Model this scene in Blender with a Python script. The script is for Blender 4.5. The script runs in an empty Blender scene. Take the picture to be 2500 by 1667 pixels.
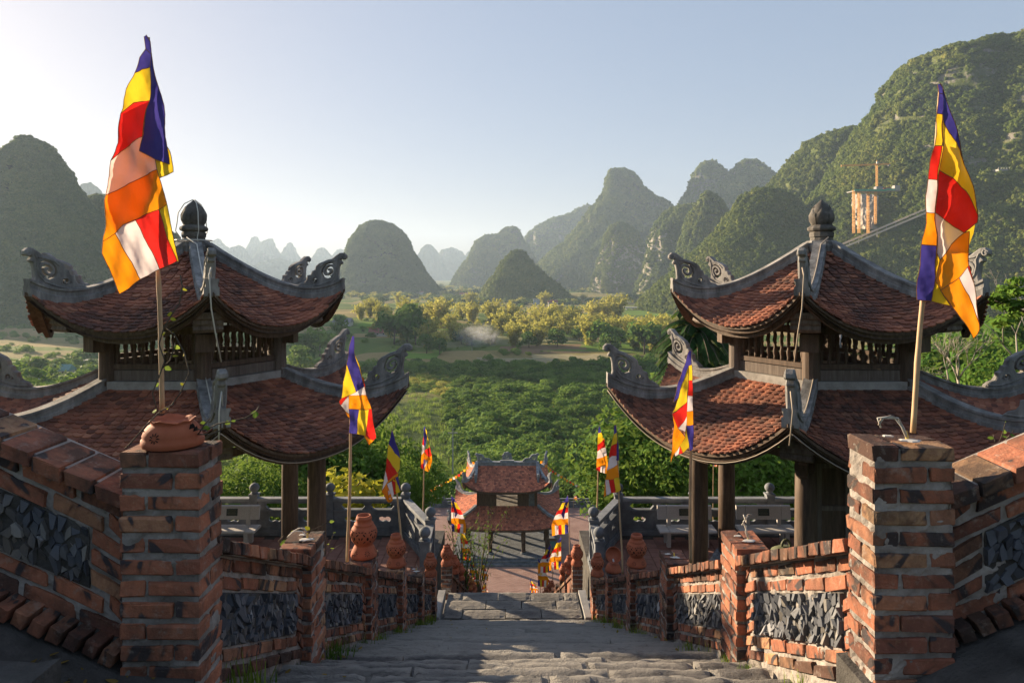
import bpy, bmesh, math, random
import numpy as np
from mathutils import Vector, Matrix
R = math.radians
sc = bpy.context.scene
COL = sc.collection

# ---------------------------------------------------------------- camera
cam_d = bpy.data.cameras.new('camera'); cam = bpy.data.objects.new('camera', cam_d); COL.objects.link(cam)
cam.location = (0, 0, 0); cam.rotation_euler = (R(90), 0, 0)
cam_d.sensor_width = 36.0; cam_d.lens = 24.0; cam_d.shift_y = -0.0654
cam_d.clip_start = 0.05; cam_d.clip_end = 30000
sc.camera = cam
# ---------------------------------------------------------------- sky, sun, exposure
SUN_AZ, SUN_EL = 53.0, 12.5                  # degrees left of the stairs' axis, above the horizon
world = bpy.data.worlds.new('World'); sc.world = world; world.use_nodes = True
wn = world.node_tree.nodes; wl = world.node_tree.links
for n in list(wn): wn.remove(n)
w_out = wn.new('ShaderNodeOutputWorld'); w_bg = wn.new('ShaderNodeBackground'); w_sky = wn.new('ShaderNodeTexSky')
w_sky.sky_type = 'NISHITA'; w_sky.sun_disc = False
w_sky.sun_elevation = R(SUN_EL); w_sky.sun_rotation = R(-SUN_AZ)
w_sky.air_density = 1.0; w_sky.dust_density = 1.7; w_sky.ozone_density = 3.0; w_sky.altitude = 200
w_bg.inputs['Strength'].default_value = 0.112
w_gm = wn.new('ShaderNodeGamma'); w_gm.inputs['Gamma'].default_value = 0.30      # compresses the sky's brightness range: softer and paler all round
w_tint = wn.new('ShaderNodeMix'); w_tint.data_type = 'RGBA'; w_tint.blend_type = 'MULTIPLY'; w_tint.inputs[0].default_value = 1.0; w_tint.inputs[7].default_value = (1.015, 0.98, 1.015, 1)
wl.new(w_sky.outputs[0], w_gm.inputs['Color']); wl.new(w_gm.outputs[0], w_tint.inputs[6]); w_hs = wn.new('ShaderNodeHueSaturation'); w_hs.inputs['Saturation'].default_value = 1.5; wl.new(w_tint.outputs[2], w_hs.inputs['Color']); wl.new(w_hs.outputs[0], w_bg.inputs['Color']); wl.new(w_bg.outputs[0], w_out.inputs['Surface'])
sun_d = bpy.data.lights.new('sun', 'SUN'); sun = bpy.data.objects.new('sun', sun_d); COL.objects.link(sun)
sun_d.energy = 4.3; sun_d.angle = R(0.55); sun_d.color = (1.0, 0.78, 0.52)
SDIR = Vector((-math.sin(R(SUN_AZ)) * math.cos(R(SUN_EL)), math.cos(R(SUN_AZ)) * math.cos(R(SUN_EL)), math.sin(R(SUN_EL))))
sun.rotation_euler = SDIR.to_track_quat('Z', 'Y').to_euler()
sun.location = SDIR * 50
sc.render.engine = 'CYCLES'
sc.cycles.use_denoising = True
sc.cycles.max_bounces = 5; sc.cycles.diffuse_bounces = 4; sc.cycles.glossy_bounces = 2
sc.cycles.transmission_bounces = 4; sc.cycles.transparent_max_bounces = 6; sc.cycles.volume_bounces = 0
sc.cycles.caustics_reflective = False; sc.cycles.caustics_refractive = False
sc.view_settings.view_transform = 'Standard'; sc.view_settings.look = 'None'
sc.view_settings.exposure = 2.0; sc.view_settings.gamma = 1.0; sc.view_settings.use_curve_mapping = False
HAZE_DENSITY = 1.38e-4
ZV = -40.0                                    # valley floor, metres from the eye

# ---------------------------------------------------------------- helpers
F = 1666.7; HZ = 670.0; DS = 2500.0 / 2352.0
def P(x, y, Y): return Vector(((x - 1250) / F * Y, Y, (HZ - y) / F * Y))
def Pd(x, y, Y): return P(x * DS, y * DS, Y)
ORG = {}
def org(p): return ORG.get(p.name, Vector((0, 0, 0))) if p is not None else Vector((0, 0, 0))
def tag(o, label=None, cat=None, group=None, kind=None):
    if label: o['label'] = label
    if cat: o['category'] = cat
    if group: o['group'] = group
    if kind: o['kind'] = kind
    elif cat: o['kind'] = 'thing'
    return o
def thing(name, label, cat, loc=(0, 0, 0), group=None):
    o = bpy.data.objects.new(name, None); COL.objects.link(o); o.location = loc
    o.empty_display_size = 0.2
    ORG[o.name] = Vector(loc)
    return tag(o, label, cat, group)
class MB:
    """collects verts and faces in world coordinates, links them as ONE mesh object"""
    def __init__(s): s.v = []; s.f = []; s.m = []; s.mi = 0
    def add(s, vs, fs, mi=None):
        b = len(s.v); s.v.extend([tuple(v) for v in vs]); s.f.extend([tuple(b + i for i in f) for f in fs])
        s.m.extend([s.mi if mi is None else mi] * len(fs)); return s
    def box(s, a, b, mi=None):
        (x0, y0, z0), (x1, y1, z1) = a, b
        return s.add([(x0,y0,z0),(x1,y0,z0),(x1,y1,z0),(x0,y1,z0),(x0,y0,z1),(x1,y0,z1),(x1,y1,z1),(x0,y1,z1)],
                     [(0,3,2,1),(4,5,6,7),(0,1,5,4),(1,2,6,5),(2,3,7,6),(3,0,4,7)], mi)
    def obox(s, M, hx, hy, hz, mi=None):
        vs = [M @ Vector((x*hx, y*hy, z*hz)) for z in (-1,1) for x, y in ((-1,-1),(1,-1),(1,1),(-1,1))]
        return s.add(vs, [(0,3,2,1),(4,5,6,7),(0,1,5,4),(1,2,6,5),(2,3,7,6),(3,0,4,7)], mi)
    def bar(s, a, b, w, h=None, mi=None, up=(0,0,1)):
        a = Vector(a); b = Vector(b); h = w if h is None else h
        d = (b - a); L = d.length; d.normalize(); u = Vector(up)
        sx = d.cross(u)
        if sx.length < 1e-4: sx = d.cross(Vector((1,0,0)))
        sx.normalize(); sz = sx.cross(d)
        M = Matrix(((sx.x,d.x,sz.x,0),(sx.y,d.y,sz.y,0),(sx.z,d.z,sz.z,0),(0,0,0,1)))
        M.translation = (a + b) / 2
        return s.obox(M, w/2, L/2, h/2, mi)
    def tube(s, pts, rad, n=8, caps=True, mi=None):
        pts = [Vector(p) for p in pts]; k = len(pts)
        if not hasattr(rad, '__len__'): rad = [rad]*k
        t0 = (pts[1]-pts[0]).normalized()
        ref = Vector((0,0,1)) if abs(t0.z) < .9 else Vector((1,0,0))
        nx = t0.cross(ref).normalized(); vs = []
        for i, p in enumerate(pts):
            t = (pts[min(i+1,k-1)]-pts[max(i-1,0)])
            if t.length < 1e-9: t = t0
            t.normalize(); nx = (nx - t*nx.dot(t))
            if nx.length < 1e-6: nx = t.orthogonal()
            nx.normalize(); ny = t.cross(nx)
            for j in range(n):
                a = 2*math.pi*j/n; vs.append(p + (nx*math.cos(a)+ny*math.sin(a))*rad[i])
        fs = [(i*n+j, i*n+(j+1)%n, (i+1)*n+(j+1)%n, (i+1)*n+j) for i in range(k-1) for j in range(n)]
        if caps: fs += [tuple(range(n-1,-1,-1)), tuple((k-1)*n+j for j in range(n))]
        return s.add(vs, fs, mi)
    def lathe(s, prof, c, n=16, phase=0, mi=None, axis=None):
        c = Vector(c); vs = []
        for r, z in prof:
            for j in range(n):
                a = phase + 2*math.pi*j/n; q = Vector((r*math.cos(a), r*math.sin(a), z))
                vs.append(c + (axis @ q if axis is not None else q))
        k = len(prof)
        fs = [(i*n+j, i*n+(j+1)%n, (i+1)*n+(j+1)%n, (i+1)*n+j) for i in range(k-1) for j in range(n)]
        fs += [tuple(range(n-1,-1,-1)), tuple((k-1)*n+j for j in range(n))]
        return s.add(vs, fs, mi)
    def sweep(s, pts, prof, mi=None, caps=True, closed=True):
        """profile (side, up) swept along pts keeping up = vertical"""
        pts = [Vector(p) for p in pts]; k = len(pts); n = len(prof); vs = []
        for i, p in enumerate(pts):
            t = pts[min(i+1,k-1)]-pts[max(i-1,0)]; h = Vector((t.x,t.y,0))
            h = h.normalized() if h.length > 1e-6 else Vector((0,1,0))
            sd = Vector((h.y,-h.x,0))
            for a, b in prof: vs.append(p + sd*a + Vector((0,0,b)))
        m = n if closed else n-1
        fs = [(i*n+j, i*n+(j+1)%n, (i+1)*n+(j+1)%n, (i+1)*n+j) for i in range(k-1) for j in range(m)]
        if caps and closed: fs += [tuple(range(n-1,-1,-1)), tuple((k-1)*n+j for j in range(n))]
        return s.add(vs, fs, mi)
    def mesh(s, name, mats, off=Vector((0,0,0)), smooth=False):
        me = bpy.data.meshes.new(name)
        me.from_pydata([(x-off.x, y-off.y, z-off.z) for x, y, z in s.v], [], s.f)
        mats = mats if isinstance(mats, (list, tuple)) else [mats]
        for m in mats: me.materials.append(m)
        if len(mats) > 1: me.polygons.foreach_set('material_index', s.m)
        if smooth: me.polygons.foreach_set('use_smooth', [True]*len(me.polygons))
        me.update(); return me
    def build(s, name, mats, parent=None, smooth=False):
        off = org(parent); me = s.mesh(name, mats, off, smooth)
        o = bpy.data.objects.new(name, me); COL.objects.link(o)
        if parent is not None: o.parent = parent; ORG[o.name] = org(parent)
        return o
    def top(s, name, mats, loc, label, cat, group=None, smooth=False):
        """a thing that is ONE mesh, origin at loc"""
        me = s.mesh(name, mats, Vector(loc), smooth)
        o = bpy.data.objects.new(name, me); COL.objects.link(o); o.location = loc; ORG[o.name] = Vector(loc)
        return tag(o, label, cat, group)
def piece(name, me, M, parent):
    """an object sharing mesh data, world matrix M"""
    o = bpy.data.objects.new(name, me); COL.objects.link(o)
    if parent is not None: o.parent = parent
    o.matrix_local = Matrix.Translation(-org(parent)) @ M
    return o
def frame(x, y, z, t):
    return Matrix(((x[0],y[0],z[0],t[0]),(x[1],y[1],z[1],t[1]),(x[2],y[2],z[2],t[2]),(0,0,0,1)))
def copy_tree(o, parent=None):
    c = o.copy(); COL.objects.link(c)
    if parent is not None: c.parent = parent
    for ch in list(o.children): copy_tree(ch, c)
    return c
def smooth_by_angle(o, ang=35):
    me = o.data; me.polygons.foreach_set('use_smooth', [True]*len(me.polygons))
    try: me.set_sharp_from_angle(angle=R(ang))
    except Exception: pass
    return o
def plate(outer, holes=(), thick=0.1, bevel=0.01):
    """2-D outline (u, v) with holes -> MB-style (verts, faces) in (u, v, w), via a filled curve"""
    cu = bpy.data.curves.new('tmp', 'CURVE'); cu.dimensions = '2D'; cu.fill_mode = 'BOTH'
    cu.extrude = max(1e-4, thick/2 - bevel); cu.bevel_depth = bevel; cu.bevel_resolution = 0; cu.offset = -bevel
    for pts in [outer] + list(holes):
        sp = cu.splines.new('POLY'); sp.points.add(len(pts)-1); sp.use_cyclic_u = True
        for p, (u, v) in zip(sp.points, pts): p.co = (u, v, 0, 1)
    ob = bpy.data.objects.new('tmp', cu); me = ob.to_mesh()
    vs = [v.co.copy() for v in me.vertices]; fs = [tuple(p.vertices) for p in me.polygons]
    ob.to_mesh_clear(); bpy.data.objects.remove(ob); bpy.data.curves.remove(cu)
    return vs, fs
def stroke(pts, ws):
    pts = [Vector((p[0], p[1])) for p in pts]; L = []; Rr = []
    for i, p in enumerate(pts):
        t = pts[min(i+1,len(pts)-1)] - pts[max(i-1,0)]; t.normalize(); n = Vector((-t.y, t.x))
        L.append(tuple(p + n*ws[i]/2)); Rr.append(tuple(p - n*ws[i]/2))
    return L + Rr[::-1]
# numpy value noise
def _hash(ix, iy, iz, seed):
    h = (ix*374761393 + iy*668265263 + iz*2147483647 + seed*974711) & 0xffffffff
    h = ((h ^ (h >> 13))*1274126177) & 0xffffffff
    h = (h ^ (h >> 16)) & 0xffffffff
    return h/4294967295.0
def vnoise(p, seed=0):
    p = np.asarray(p, dtype=np.float64); i = np.floor(p).astype(np.int64); f = p - i; f = f*f*f*(f*(f*6-15)+10)
    o = 0
    for dx in (0,1):
        wx = f[...,0] if dx else 1-f[...,0]
        for dy in (0,1):
            wy = f[...,1] if dy else 1-f[...,1]
            for dz in (0,1):
                wz = f[...,2] if dz else 1-f[...,2]
                o = o + wx*wy*wz*_hash(i[...,0]+dx, i[...,1]+dy, i[...,2]+dz, seed)
    return o*2-1
def fbm(p, oct=4, seed=0, gain=.5):
    a = 1; o = 0; p = np.asarray(p, dtype=np.float64)
    for k in range(oct): o = o + a*vnoise(p*(2**k), seed+k*17); a *= gain
    return o
def np_mesh(name, v, f, mats, smooth=True):
    v = np.asarray(v, dtype=np.float32); f = np.asarray(f, dtype=np.int32)
    me = bpy.data.meshes.new(name); n = f.shape[1]
    me.vertices.add(len(v)); me.vertices.foreach_set('co', v.ravel())
    me.loops.add(f.size); me.loops.foreach_set('vertex_index', f.ravel())
    me.polygons.add(len(f)); me.polygons.foreach_set('loop_start', np.arange(0, f.size, n, dtype=np.int32))
    me.polygons.foreach_set('loop_total', np.full(len(f), n, dtype=np.int32))
    for m in (mats if isinstance(mats, (list, tuple)) else [mats]): me.materials.append(m)
    if smooth: me.polygons.foreach_set('use_smooth', np.ones(len(f), dtype=bool))
    me.update(calc_edges=True); me.validate(); return me
# ---------------------------------------------------------------- materials
def nd(nt, t, ins=None, **props):
    n = nt.nodes.new(t)
    for k, v in props.items(): setattr(n, k, v)
    for k, v in (ins or {}).items():
        s = n.inputs[k]
        if isinstance(v, bpy.types.NodeSocket): nt.links.new(v, s)
        else: s.default_value = v
    return n
def new_mat(name, rough=.8, spec=.3):
    m = bpy.data.materials.new(name); m.use_nodes = True; nt = m.node_tree
    b = nt.nodes['Principled BSDF']; b.inputs['Roughness'].default_value = rough
    b.inputs['Specular IOR Level'].default_value = spec
    return m, nt, b
def c4(c): return (c[0], c[1], c[2], 1)
def ramp(nt, fac, stops, interp='LINEAR'):
    n = nd(nt, 'ShaderNodeValToRGB', {'Fac': fac}); cr = n.color_ramp; cr.interpolation = interp
    while len(cr.elements) < len(stops): cr.elements.new(0.5)
    for e, (p, c) in zip(cr.elements, stops): e.position = p; e.color = c4(c) if hasattr(c, '__len__') else (c, c, c, 1)
    return n.outputs['Color']
def mix(nt, fac, a, b, blend='MIX'):
    n = nt.nodes.new('ShaderNodeMix'); n.data_type = 'RGBA'; n.blend_type = blend
    for s, v in ((n.inputs[0], fac), (n.inputs[6], a), (n.inputs[7], b)):
        if isinstance(v, bpy.types.NodeSocket): nt.links.new(v, s)
        else: s.default_value = v if not hasattr(v, '__len__') else c4(v)
    return n.outputs[2]
def noise(nt, vec, scale, detail=4, rough=.55, dist=0):
    return nd(nt, 'ShaderNodeTexNoise', {'Vector': vec, 'Scale': scale, 'Detail': detail, 'Roughness': rough, 'Distortion': dist}).outputs['Fac']
def mathn(nt, op, a, b=None, c=None):
    n = nt.nodes.new('ShaderNodeMath'); n.operation = op
    for i, v in enumerate((a, b, c)):
        if v is None: continue
        if isinstance(v, bpy.types.NodeSocket): nt.links.new(v, n.inputs[i])
        else: n.inputs[i].default_value = v
    return n.outputs[0]
def vmul(nt, v, s):
    n = nt.nodes.new('ShaderNodeVectorMath'); n.operation = 'MULTIPLY'; nt.links.new(v, n.inputs[0]); n.inputs[1].default_value = s
    return n.outputs[0]
def vadd(nt, v, s):
    n = nt.nodes.new('ShaderNodeVectorMath'); n.operation = 'ADD'; nt.links.new(v, n.inputs[0])
    if isinstance(s, bpy.types.NodeSocket): nt.links.new(s, n.inputs[1])
    else: n.inputs[1].default_value = s
    return n.outputs[0]
def bump(nt, b, h, strength=.4, dist=.02):
    n = nd(nt, 'ShaderNodeBump', {'Height': h, 'Strength': strength, 'Distance': dist}); nt.links.new(n.outputs[0], b.inputs['Normal'])
def setc(nt, b, c): nt.links.new(c, b.inputs['Base Color'])
def coords(nt):
    return nt.nodes.new('ShaderNodeTexCoord').outputs['Object'], nt.nodes.new('ShaderNodeNewGeometry').outputs['Position'], nt.nodes.new('ShaderNodeObjectInfo').outputs['Random']

def brick_mat(name, dark=0.0):
    m, nt, b = new_mat(name, .9, .15); ob, wp, rnd = coords(nt)
    off = nd(nt, 'ShaderNodeCombineXYZ', {'X': mathn(nt, 'MULTIPLY', rnd, 37.0), 'Y': mathn(nt, 'MULTIPLY', rnd, 91.0), 'Z': mathn(nt, 'MULTIPLY', rnd, 13.0)}).outputs[0]
    v = vadd(nt, ob, off)
    base = ramp(nt, rnd, [(0, (.22,.085,.058)), (.14, (.36,.13,.078)), (.4, (.44,.165,.09)), (.62, (.39,.145,.085)), (.8, (.45,.22,.125)), (.88, (.48,.30,.16)), (.93, (.29,.105,.07)), (1, (.10,.062,.055))])
    base = mix(nt, ramp(nt, noise(nt, v, 18, 6, .7), [(.38, 0.0), (.68, .7)]), base, (.22,.10,.065))
    base = mix(nt, ramp(nt, noise(nt, v, 42, 4, .7), [(.55, 0.0), (.75, .55)]), base, (.47,.27,.17))
    sp = nd(nt, 'ShaderNodeSeparateXYZ', {0: v}); skew = nd(nt, 'ShaderNodeCombineXYZ', {'X': mathn(nt, 'ADD', sp.outputs[0], mathn(nt, 'MULTIPLY', sp.outputs[2], mathn(nt, 'MULTIPLY_ADD', rnd, 2.4, -1.2))), 'Y': sp.outputs[1], 'Z': sp.outputs[2]}).outputs[0]
    bn = noise(nt, vmul(nt, skew, (1.3, 1, .55)), 11.0, 2.5, .45)
    c = mix(nt, ramp(nt, bn, [(.54, 0.0), (.60, .6)]), base, (.15,.065,.04)); c = mix(nt, ramp(nt, bn, [(.585, 0.0), (.625, .95)]), c, (.055,.05,.055))
    st = ramp(nt, noise(nt, vmul(nt, wp, (1,1,.5)), 2.6, 7, .68), [(.47 - dark, 0.0), (.68 - dark, .85)])
    c = mix(nt, st, c, (.042,.034,.03))
    c = mix(nt, ramp(nt, noise(nt, wp, 17, 6, .72), [(.56, 0.0), (.70, .5)]), c, (.33,.28,.235)); setc(nt, b, c)
    h = mathn(nt, 'ADD', noise(nt, v, 28, 4, .7), mathn(nt, 'MULTIPLY', noise(nt, v, 110, 5, .7), .5))
    bump(nt, b, h, .75, .010); return m
def mortar_mat():
    m, nt, b = new_mat('mortar', .95, .1); ob, wp, rnd = coords(nt)
    n = noise(nt, wp, 6, 6, .65)
    c = ramp(nt, n, [(.25, (.12,.105,.095)), (.55, (.32,.29,.265)), (.8, (.45,.415,.37))])
    c = mix(nt, ramp(nt, noise(nt, wp, 1.7, 4), [(.5, 0.0), (.75, .7)]), c, (.07,.06,.05))
    setc(nt, b, c); bump(nt, b, noise(nt, wp, 60, 6, .7), .7, .01); return m
def slate_mat():
    m, nt, b = new_mat('slate', .6, .45); ob, wp, rnd = coords(nt)
    c = ramp(nt, rnd, [(0, (.05,.056,.07)), (.4, (.085,.095,.115)), (.75, (.125,.137,.165)), (.9, (.17,.17,.17)), (.97, (.24,.22,.19)), (1, (.42,.43,.46))])
    c = mix(nt, mathn(nt, 'MULTIPLY', noise(nt, wp, 25, 5), .6), c, (.05,.052,.06))
    c = mix(nt, ramp(nt, noise(nt, wp, 3.0, 4), [(.55, 0.0), (.75, .5)]), c, (.22,.17,.11))
    setc(nt, b, c); bump(nt, b, noise(nt, vmul(nt, wp, (60, 60, 20)), 1, 6, .7), .5, .008); return m
def stepstone_mat():
    m, nt, b = new_mat('step_stone', .8, .3); ob, wp, rnd = coords(nt)
    n = noise(nt, wp, 4.5, 9, .72)
    c = ramp(nt, n, [(.28, (.040,.038,.038)), (.46, (.095,.09,.088)), (.6, (.17,.16,.152)), (.78, (.29,.27,.25))])
    c = mix(nt, .5, c, ramp(nt, rnd, [(0, (.06,.06,.07)), (.5, (.125,.118,.115)), (1, (.23,.215,.195))]))
    pt = ramp(nt, nt.nodes.new('ShaderNodeNewGeometry').outputs['Pointiness'], [(.5, 0.0), (.56, .6)]); c = mix(nt, pt, c, (.30,.28,.25))
    c = mix(nt, ramp(nt, noise(nt, wp, 22, 4, .7), [(.60, 0.0), (.72, .55)]), c, (.24,.22,.19))
    c = mix(nt, ramp(nt, noise(nt, wp, 1.1, 5, .6), [(.52, 0.0), (.72, .6)]), c, (.05,.046,.04))
    st = noise(nt, vmul(nt, wp, (7, 26, 7)), 1.0, 6, .7, 1.6)
    c = mix(nt, ramp(nt, st, [(.36, .8), (.46, 0.0)]), c, (.035,.033,.033)); c = mix(nt, ramp(nt, st, [(.58, 0.0), (.70, .5)]), c, (.27,.255,.235))
    wr = nd(nt, 'ShaderNodeAttribute', attribute_name='wear').outputs['Fac']; c = mix(nt, mathn(nt, 'MULTIPLY', wr, mathn(nt, 'MULTIPLY_ADD', noise(nt, wp, 7, 4), 1.2, -.15)), c, (.31,.295,.27))
    setc(nt, b, c)
    h = mathn(nt, 'ADD', noise(nt, vmul(nt, wp, (9, 16, 9)), 1, 8, .7), mathn(nt, 'MULTIPLY', noise(nt, wp, 60, 5, .7), .35))
    bump(nt, b, h, 1.0, .045); return m
def tile_mat(name, far=False):
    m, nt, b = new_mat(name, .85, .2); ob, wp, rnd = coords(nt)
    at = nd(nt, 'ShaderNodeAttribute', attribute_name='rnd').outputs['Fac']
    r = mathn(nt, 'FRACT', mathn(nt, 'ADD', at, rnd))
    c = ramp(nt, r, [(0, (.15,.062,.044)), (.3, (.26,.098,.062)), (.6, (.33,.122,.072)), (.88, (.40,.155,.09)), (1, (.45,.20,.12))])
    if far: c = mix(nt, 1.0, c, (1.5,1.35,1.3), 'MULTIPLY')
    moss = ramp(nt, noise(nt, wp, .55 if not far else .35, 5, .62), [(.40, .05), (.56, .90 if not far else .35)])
    moss2 = ramp(nt, noise(nt, vadd(nt, wp, (5, 7, 3)), 4.5, 5, .7), [(.35, .35), (.65, 1.0)])
    c = mix(nt, mathn(nt, 'MULTIPLY', moss, moss2), c, (.040,.032,.029))
    c = mix(nt, ramp(nt, noise(nt, wp, 28, 3, .6), [(.62, 0.0), (.75, .35)]), c, (.20,.17,.14))
    setc(nt, b, c); bump(nt, b, noise(nt, wp, 60, 4, .6), .35, .006); return m
def grain_mat(name, c1, c2, c3, scale=3, rough=.85, bs=.5, bd=.01, stretch=(1,1,1), fine=40, spec=.25):
    m, nt, b = new_mat(name, rough, spec); ob, wp, rnd = coords(nt)
    w = vmul(nt, wp, stretch)
    c = ramp(nt, noise(nt, w, scale, 7, .65), [(.28, c1), (.52, c2), (.76, c3)])
    c = mix(nt, mathn(nt, 'MULTIPLY', noise(nt, w, fine, 4, .6), .4), c, tuple(x*.55 for x in c2))
    setc(nt, b, c); bump(nt, b, noise(nt, w, fine, 6, .65), bs, bd); return m
def cloth_mat(name, col):
    m, nt, b = new_mat(name, .55, .35); ob, wp, rnd = coords(nt)
    w = noise(nt, vmul(nt, wp, (3, 3, 9)), 2.0, 3)
    c = mix(nt, mathn(nt, 'MULTIPLY', w, .25), col, tuple(x*.7 for x in col)); setc(nt, b, c)
    tr = nd(nt, 'ShaderNodeBsdfTranslucent', {'Color': c})
    mx = nd(nt, 'ShaderNodeMixShader', {'Fac': .42, 1: b.outputs[0], 2: tr.outputs[0]})
    nt.links.new(mx.outputs[0], nt.nodes['Material Output'].inputs['Surface']); b.inputs['Sheen Weight'].default_value = .15
    bump(nt, b, noise(nt, vmul(nt, wp, (14, 14, 4)), 1.0, 3), .5, .02)
    return m
def leaf_mat(name, stops, trans=.3, tcol=(.30,.40,.08), wv=0):
    m, nt, b = new_mat(name, .7, .06); ob, wp, rnd = coords(nt)
    isl = nt.nodes.new('ShaderNodeNewGeometry').outputs['Random Per Island']
    f = mathn(nt, 'MULTIPLY_ADD', isl, .5, mathn(nt, 'MULTIPLY', rnd, .5))
    if wv: f = mathn(nt, 'MULTIPLY_ADD', f, .6, mathn(nt, 'MULTIPLY', ramp(nt, noise(nt, wp, wv, 5, .62), [(.36, 0.0), (.64, 1.0)]), .4))  # broad lit and dark woodland patches mixed into the leaf colour
    c = ramp(nt, f, stops); setc(nt, b, c)
    tr = nd(nt, 'ShaderNodeBsdfTranslucent', {'Color': mix(nt, .5, c, tcol, 'MIX')})
    mx = nd(nt, 'ShaderNodeMixShader', {'Fac': trans, 1: b.outputs[0], 2: tr.outputs[0]})
    nt.links.new(mx.outputs[0], nt.nodes['Material Output'].inputs['Surface']); return m
def plain(name, col, rough=.7, var=.25, scale=8, spec=.3):
    m, nt, b = new_mat(name, rough, spec); ob, wp, rnd = coords(nt)
    c = mix(nt, mathn(nt, 'MULTIPLY', noise(nt, wp, scale, 5), var*2), col, tuple(x*.5 for x in col)); setc(nt, b, c); return m
def hill_mat(name, rock=.5, g1=(.036,.058,.018), g2=(.085,.105,.032), g3=(.14,.145,.05), sc_=.02, rockcol=(.30,.28,.25)):
    m, nt, b = new_mat(name, .95, .05); ob, wp, rnd = coords(nt)
    big = noise(nt, wp, sc_*.6, 4, .6); fine = noise(nt, wp, sc_*6, 6, .7)
    c = ramp(nt, mathn(nt, 'MULTIPLY_ADD', big, .5, mathn(nt, 'MULTIPLY', fine, .5)), [(.33, g1), (.5, g2), (.68, g3)])
    nz = nd(nt, 'ShaderNodeSeparateXYZ', {0: nt.nodes.new('ShaderNodeNewGeometry').outputs['True Normal']}).outputs['Z']
    steep = ramp(nt, nz, [(.12, 1.0), (.42, 0.0)])
    rk = ramp(nt, noise(nt, vmul(nt, wp, (1, 1, .35)), sc_*1.6, 5, .65), [(.60 - rock*.12, 0.0), (.68 - rock*.12, 1.0)])
    rkc = ramp(nt, noise(nt, vmul(nt, wp, (1, 1, .3)), sc_*8, 5), [(.35, tuple(x*.45 for x in rockcol)), (.7, rockcol)])
    c = mix(nt, mathn(nt, 'MULTIPLY', steep, rk), c, rkc); setc(nt, b, c)
    bump(nt, b, noise(nt, wp, sc_*9, 5, .7), 1.0, .35/sc_*.02*6); return m

M_BRICK = brick_mat('brick', .03); M_BRICKD = brick_mat('brick_weathered', .14); M_MORTAR = mortar_mat(); M_SLATE = slate_mat()
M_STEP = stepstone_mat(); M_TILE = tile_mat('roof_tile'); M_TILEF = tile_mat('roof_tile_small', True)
M_RIDGE = grain_mat('ridge_plaster', (0.063,0.061,0.060), (0.236,0.230,0.224), (0.460,0.443,0.420), 2.6, .92, .7, .014, (1.6,1.6,.55), 22)
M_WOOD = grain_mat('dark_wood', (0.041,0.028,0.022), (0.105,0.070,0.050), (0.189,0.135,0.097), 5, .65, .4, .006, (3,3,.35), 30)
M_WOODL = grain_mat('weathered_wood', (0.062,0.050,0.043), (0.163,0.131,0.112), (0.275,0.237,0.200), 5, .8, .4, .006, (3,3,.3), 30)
M_PLAST = grain_mat('sill_plaster', (0.172,0.161,0.149), (0.345,0.328,0.305), (0.483,0.460,0.425), 3, .9, .4, .01)
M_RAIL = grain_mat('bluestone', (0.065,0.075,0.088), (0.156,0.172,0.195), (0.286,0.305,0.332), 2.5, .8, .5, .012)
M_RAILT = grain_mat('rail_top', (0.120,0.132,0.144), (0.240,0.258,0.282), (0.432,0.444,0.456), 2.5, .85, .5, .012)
M_BENCH = grain_mat('terrazzo', (.34,.31,.285), (.52,.49,.46), (.66,.63,.60), 60, .7, .2, .004, (1,1,1), 150)
M_TERRA = grain_mat('terracotta', (.24,.065,.033), (.38,.108,.052), (.45,.15,.08), 5, .75, .3, .004, (1,1,1), 50)
M_BLACK = plain('opening_shade', (.012,.009,.008), .9, .2)  # paints the shade inside the pots' openings
M_PLAQUE = plain('plaque', (.012,.03,.028), .35, .2, 30, .5)
M_PLETTER = plain('plaque_letter', (.16,.15,.10), .5, .1, 30)
M_BAMB = grain_mat('bamboo_pole', (.32,.20,.11), (.50,.34,.20), (.60,.43,.27), 8, .6, .25, .003, (4,4,.5), 60)
M_CONC = grain_mat('concrete', (0.192,0.186,0.180), (0.324,0.318,0.312), (0.456,0.450,0.438), 3, .9, .5, .01)
M_DIRTY = grain_mat('dirty_concrete', (.035,.033,.03), (.085,.08,.075), (.16,.15,.14), 4, .95, .9, .015, (1,1,1), 60)
M_FLOORT = grain_mat('floor_tile', (0.163,0.081,0.062), (0.263,0.131,0.100), (0.350,0.188,0.144), 2.0, .75, .3, .004)
M_PAVE = grain_mat('paving_brick', (0.253,0.149,0.121), (0.368,0.230,0.190), (0.460,0.310,0.259), .8, .85, .3, .006)
M_TRACK = plain('track_concrete', (.60,.50,.39), .85, .12, .3)
M_WIRE = plain('wire', (.55,.53,.48), .5, .1); M_WIREY = plain('yellow_wire', (.65,.42,.08), .5, .1)
M_CORD = plain('cord', (.36,.30,.24), .7, .2); M_WHITE = plain('white_plaster', (.56,.53,.49), .8, .2)
M_CLOTH = {'b': cloth_mat('cloth_blue', (.055,.045,.27)), 'y': cloth_mat('cloth_yellow', (.82,.56,.025)), 'r': cloth_mat('cloth_red', (.72,.025,.018)),
           'w': cloth_mat('cloth_white', (.80,.70,.70)), 'o': cloth_mat('cloth_orange', (.92,.30,.008))}
CK = ['b', 'y', 'r', 'w', 'o']; M_CL = [M_CLOTH[k] for k in CK]
M_LEAFD = leaf_mat('leaf_dark', [(0, (0.022,0.062,0.012)), (.5, (0.061,0.142,0.024)), (1, (0.135,0.230,0.038))], wv=.03)
M_LEAFM = leaf_mat('leaf_mid', [(0, (0.039,0.098,0.015)), (.5, (0.104,0.202,0.029)), (1, (0.221,0.312,0.050))], wv=.03)
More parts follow.
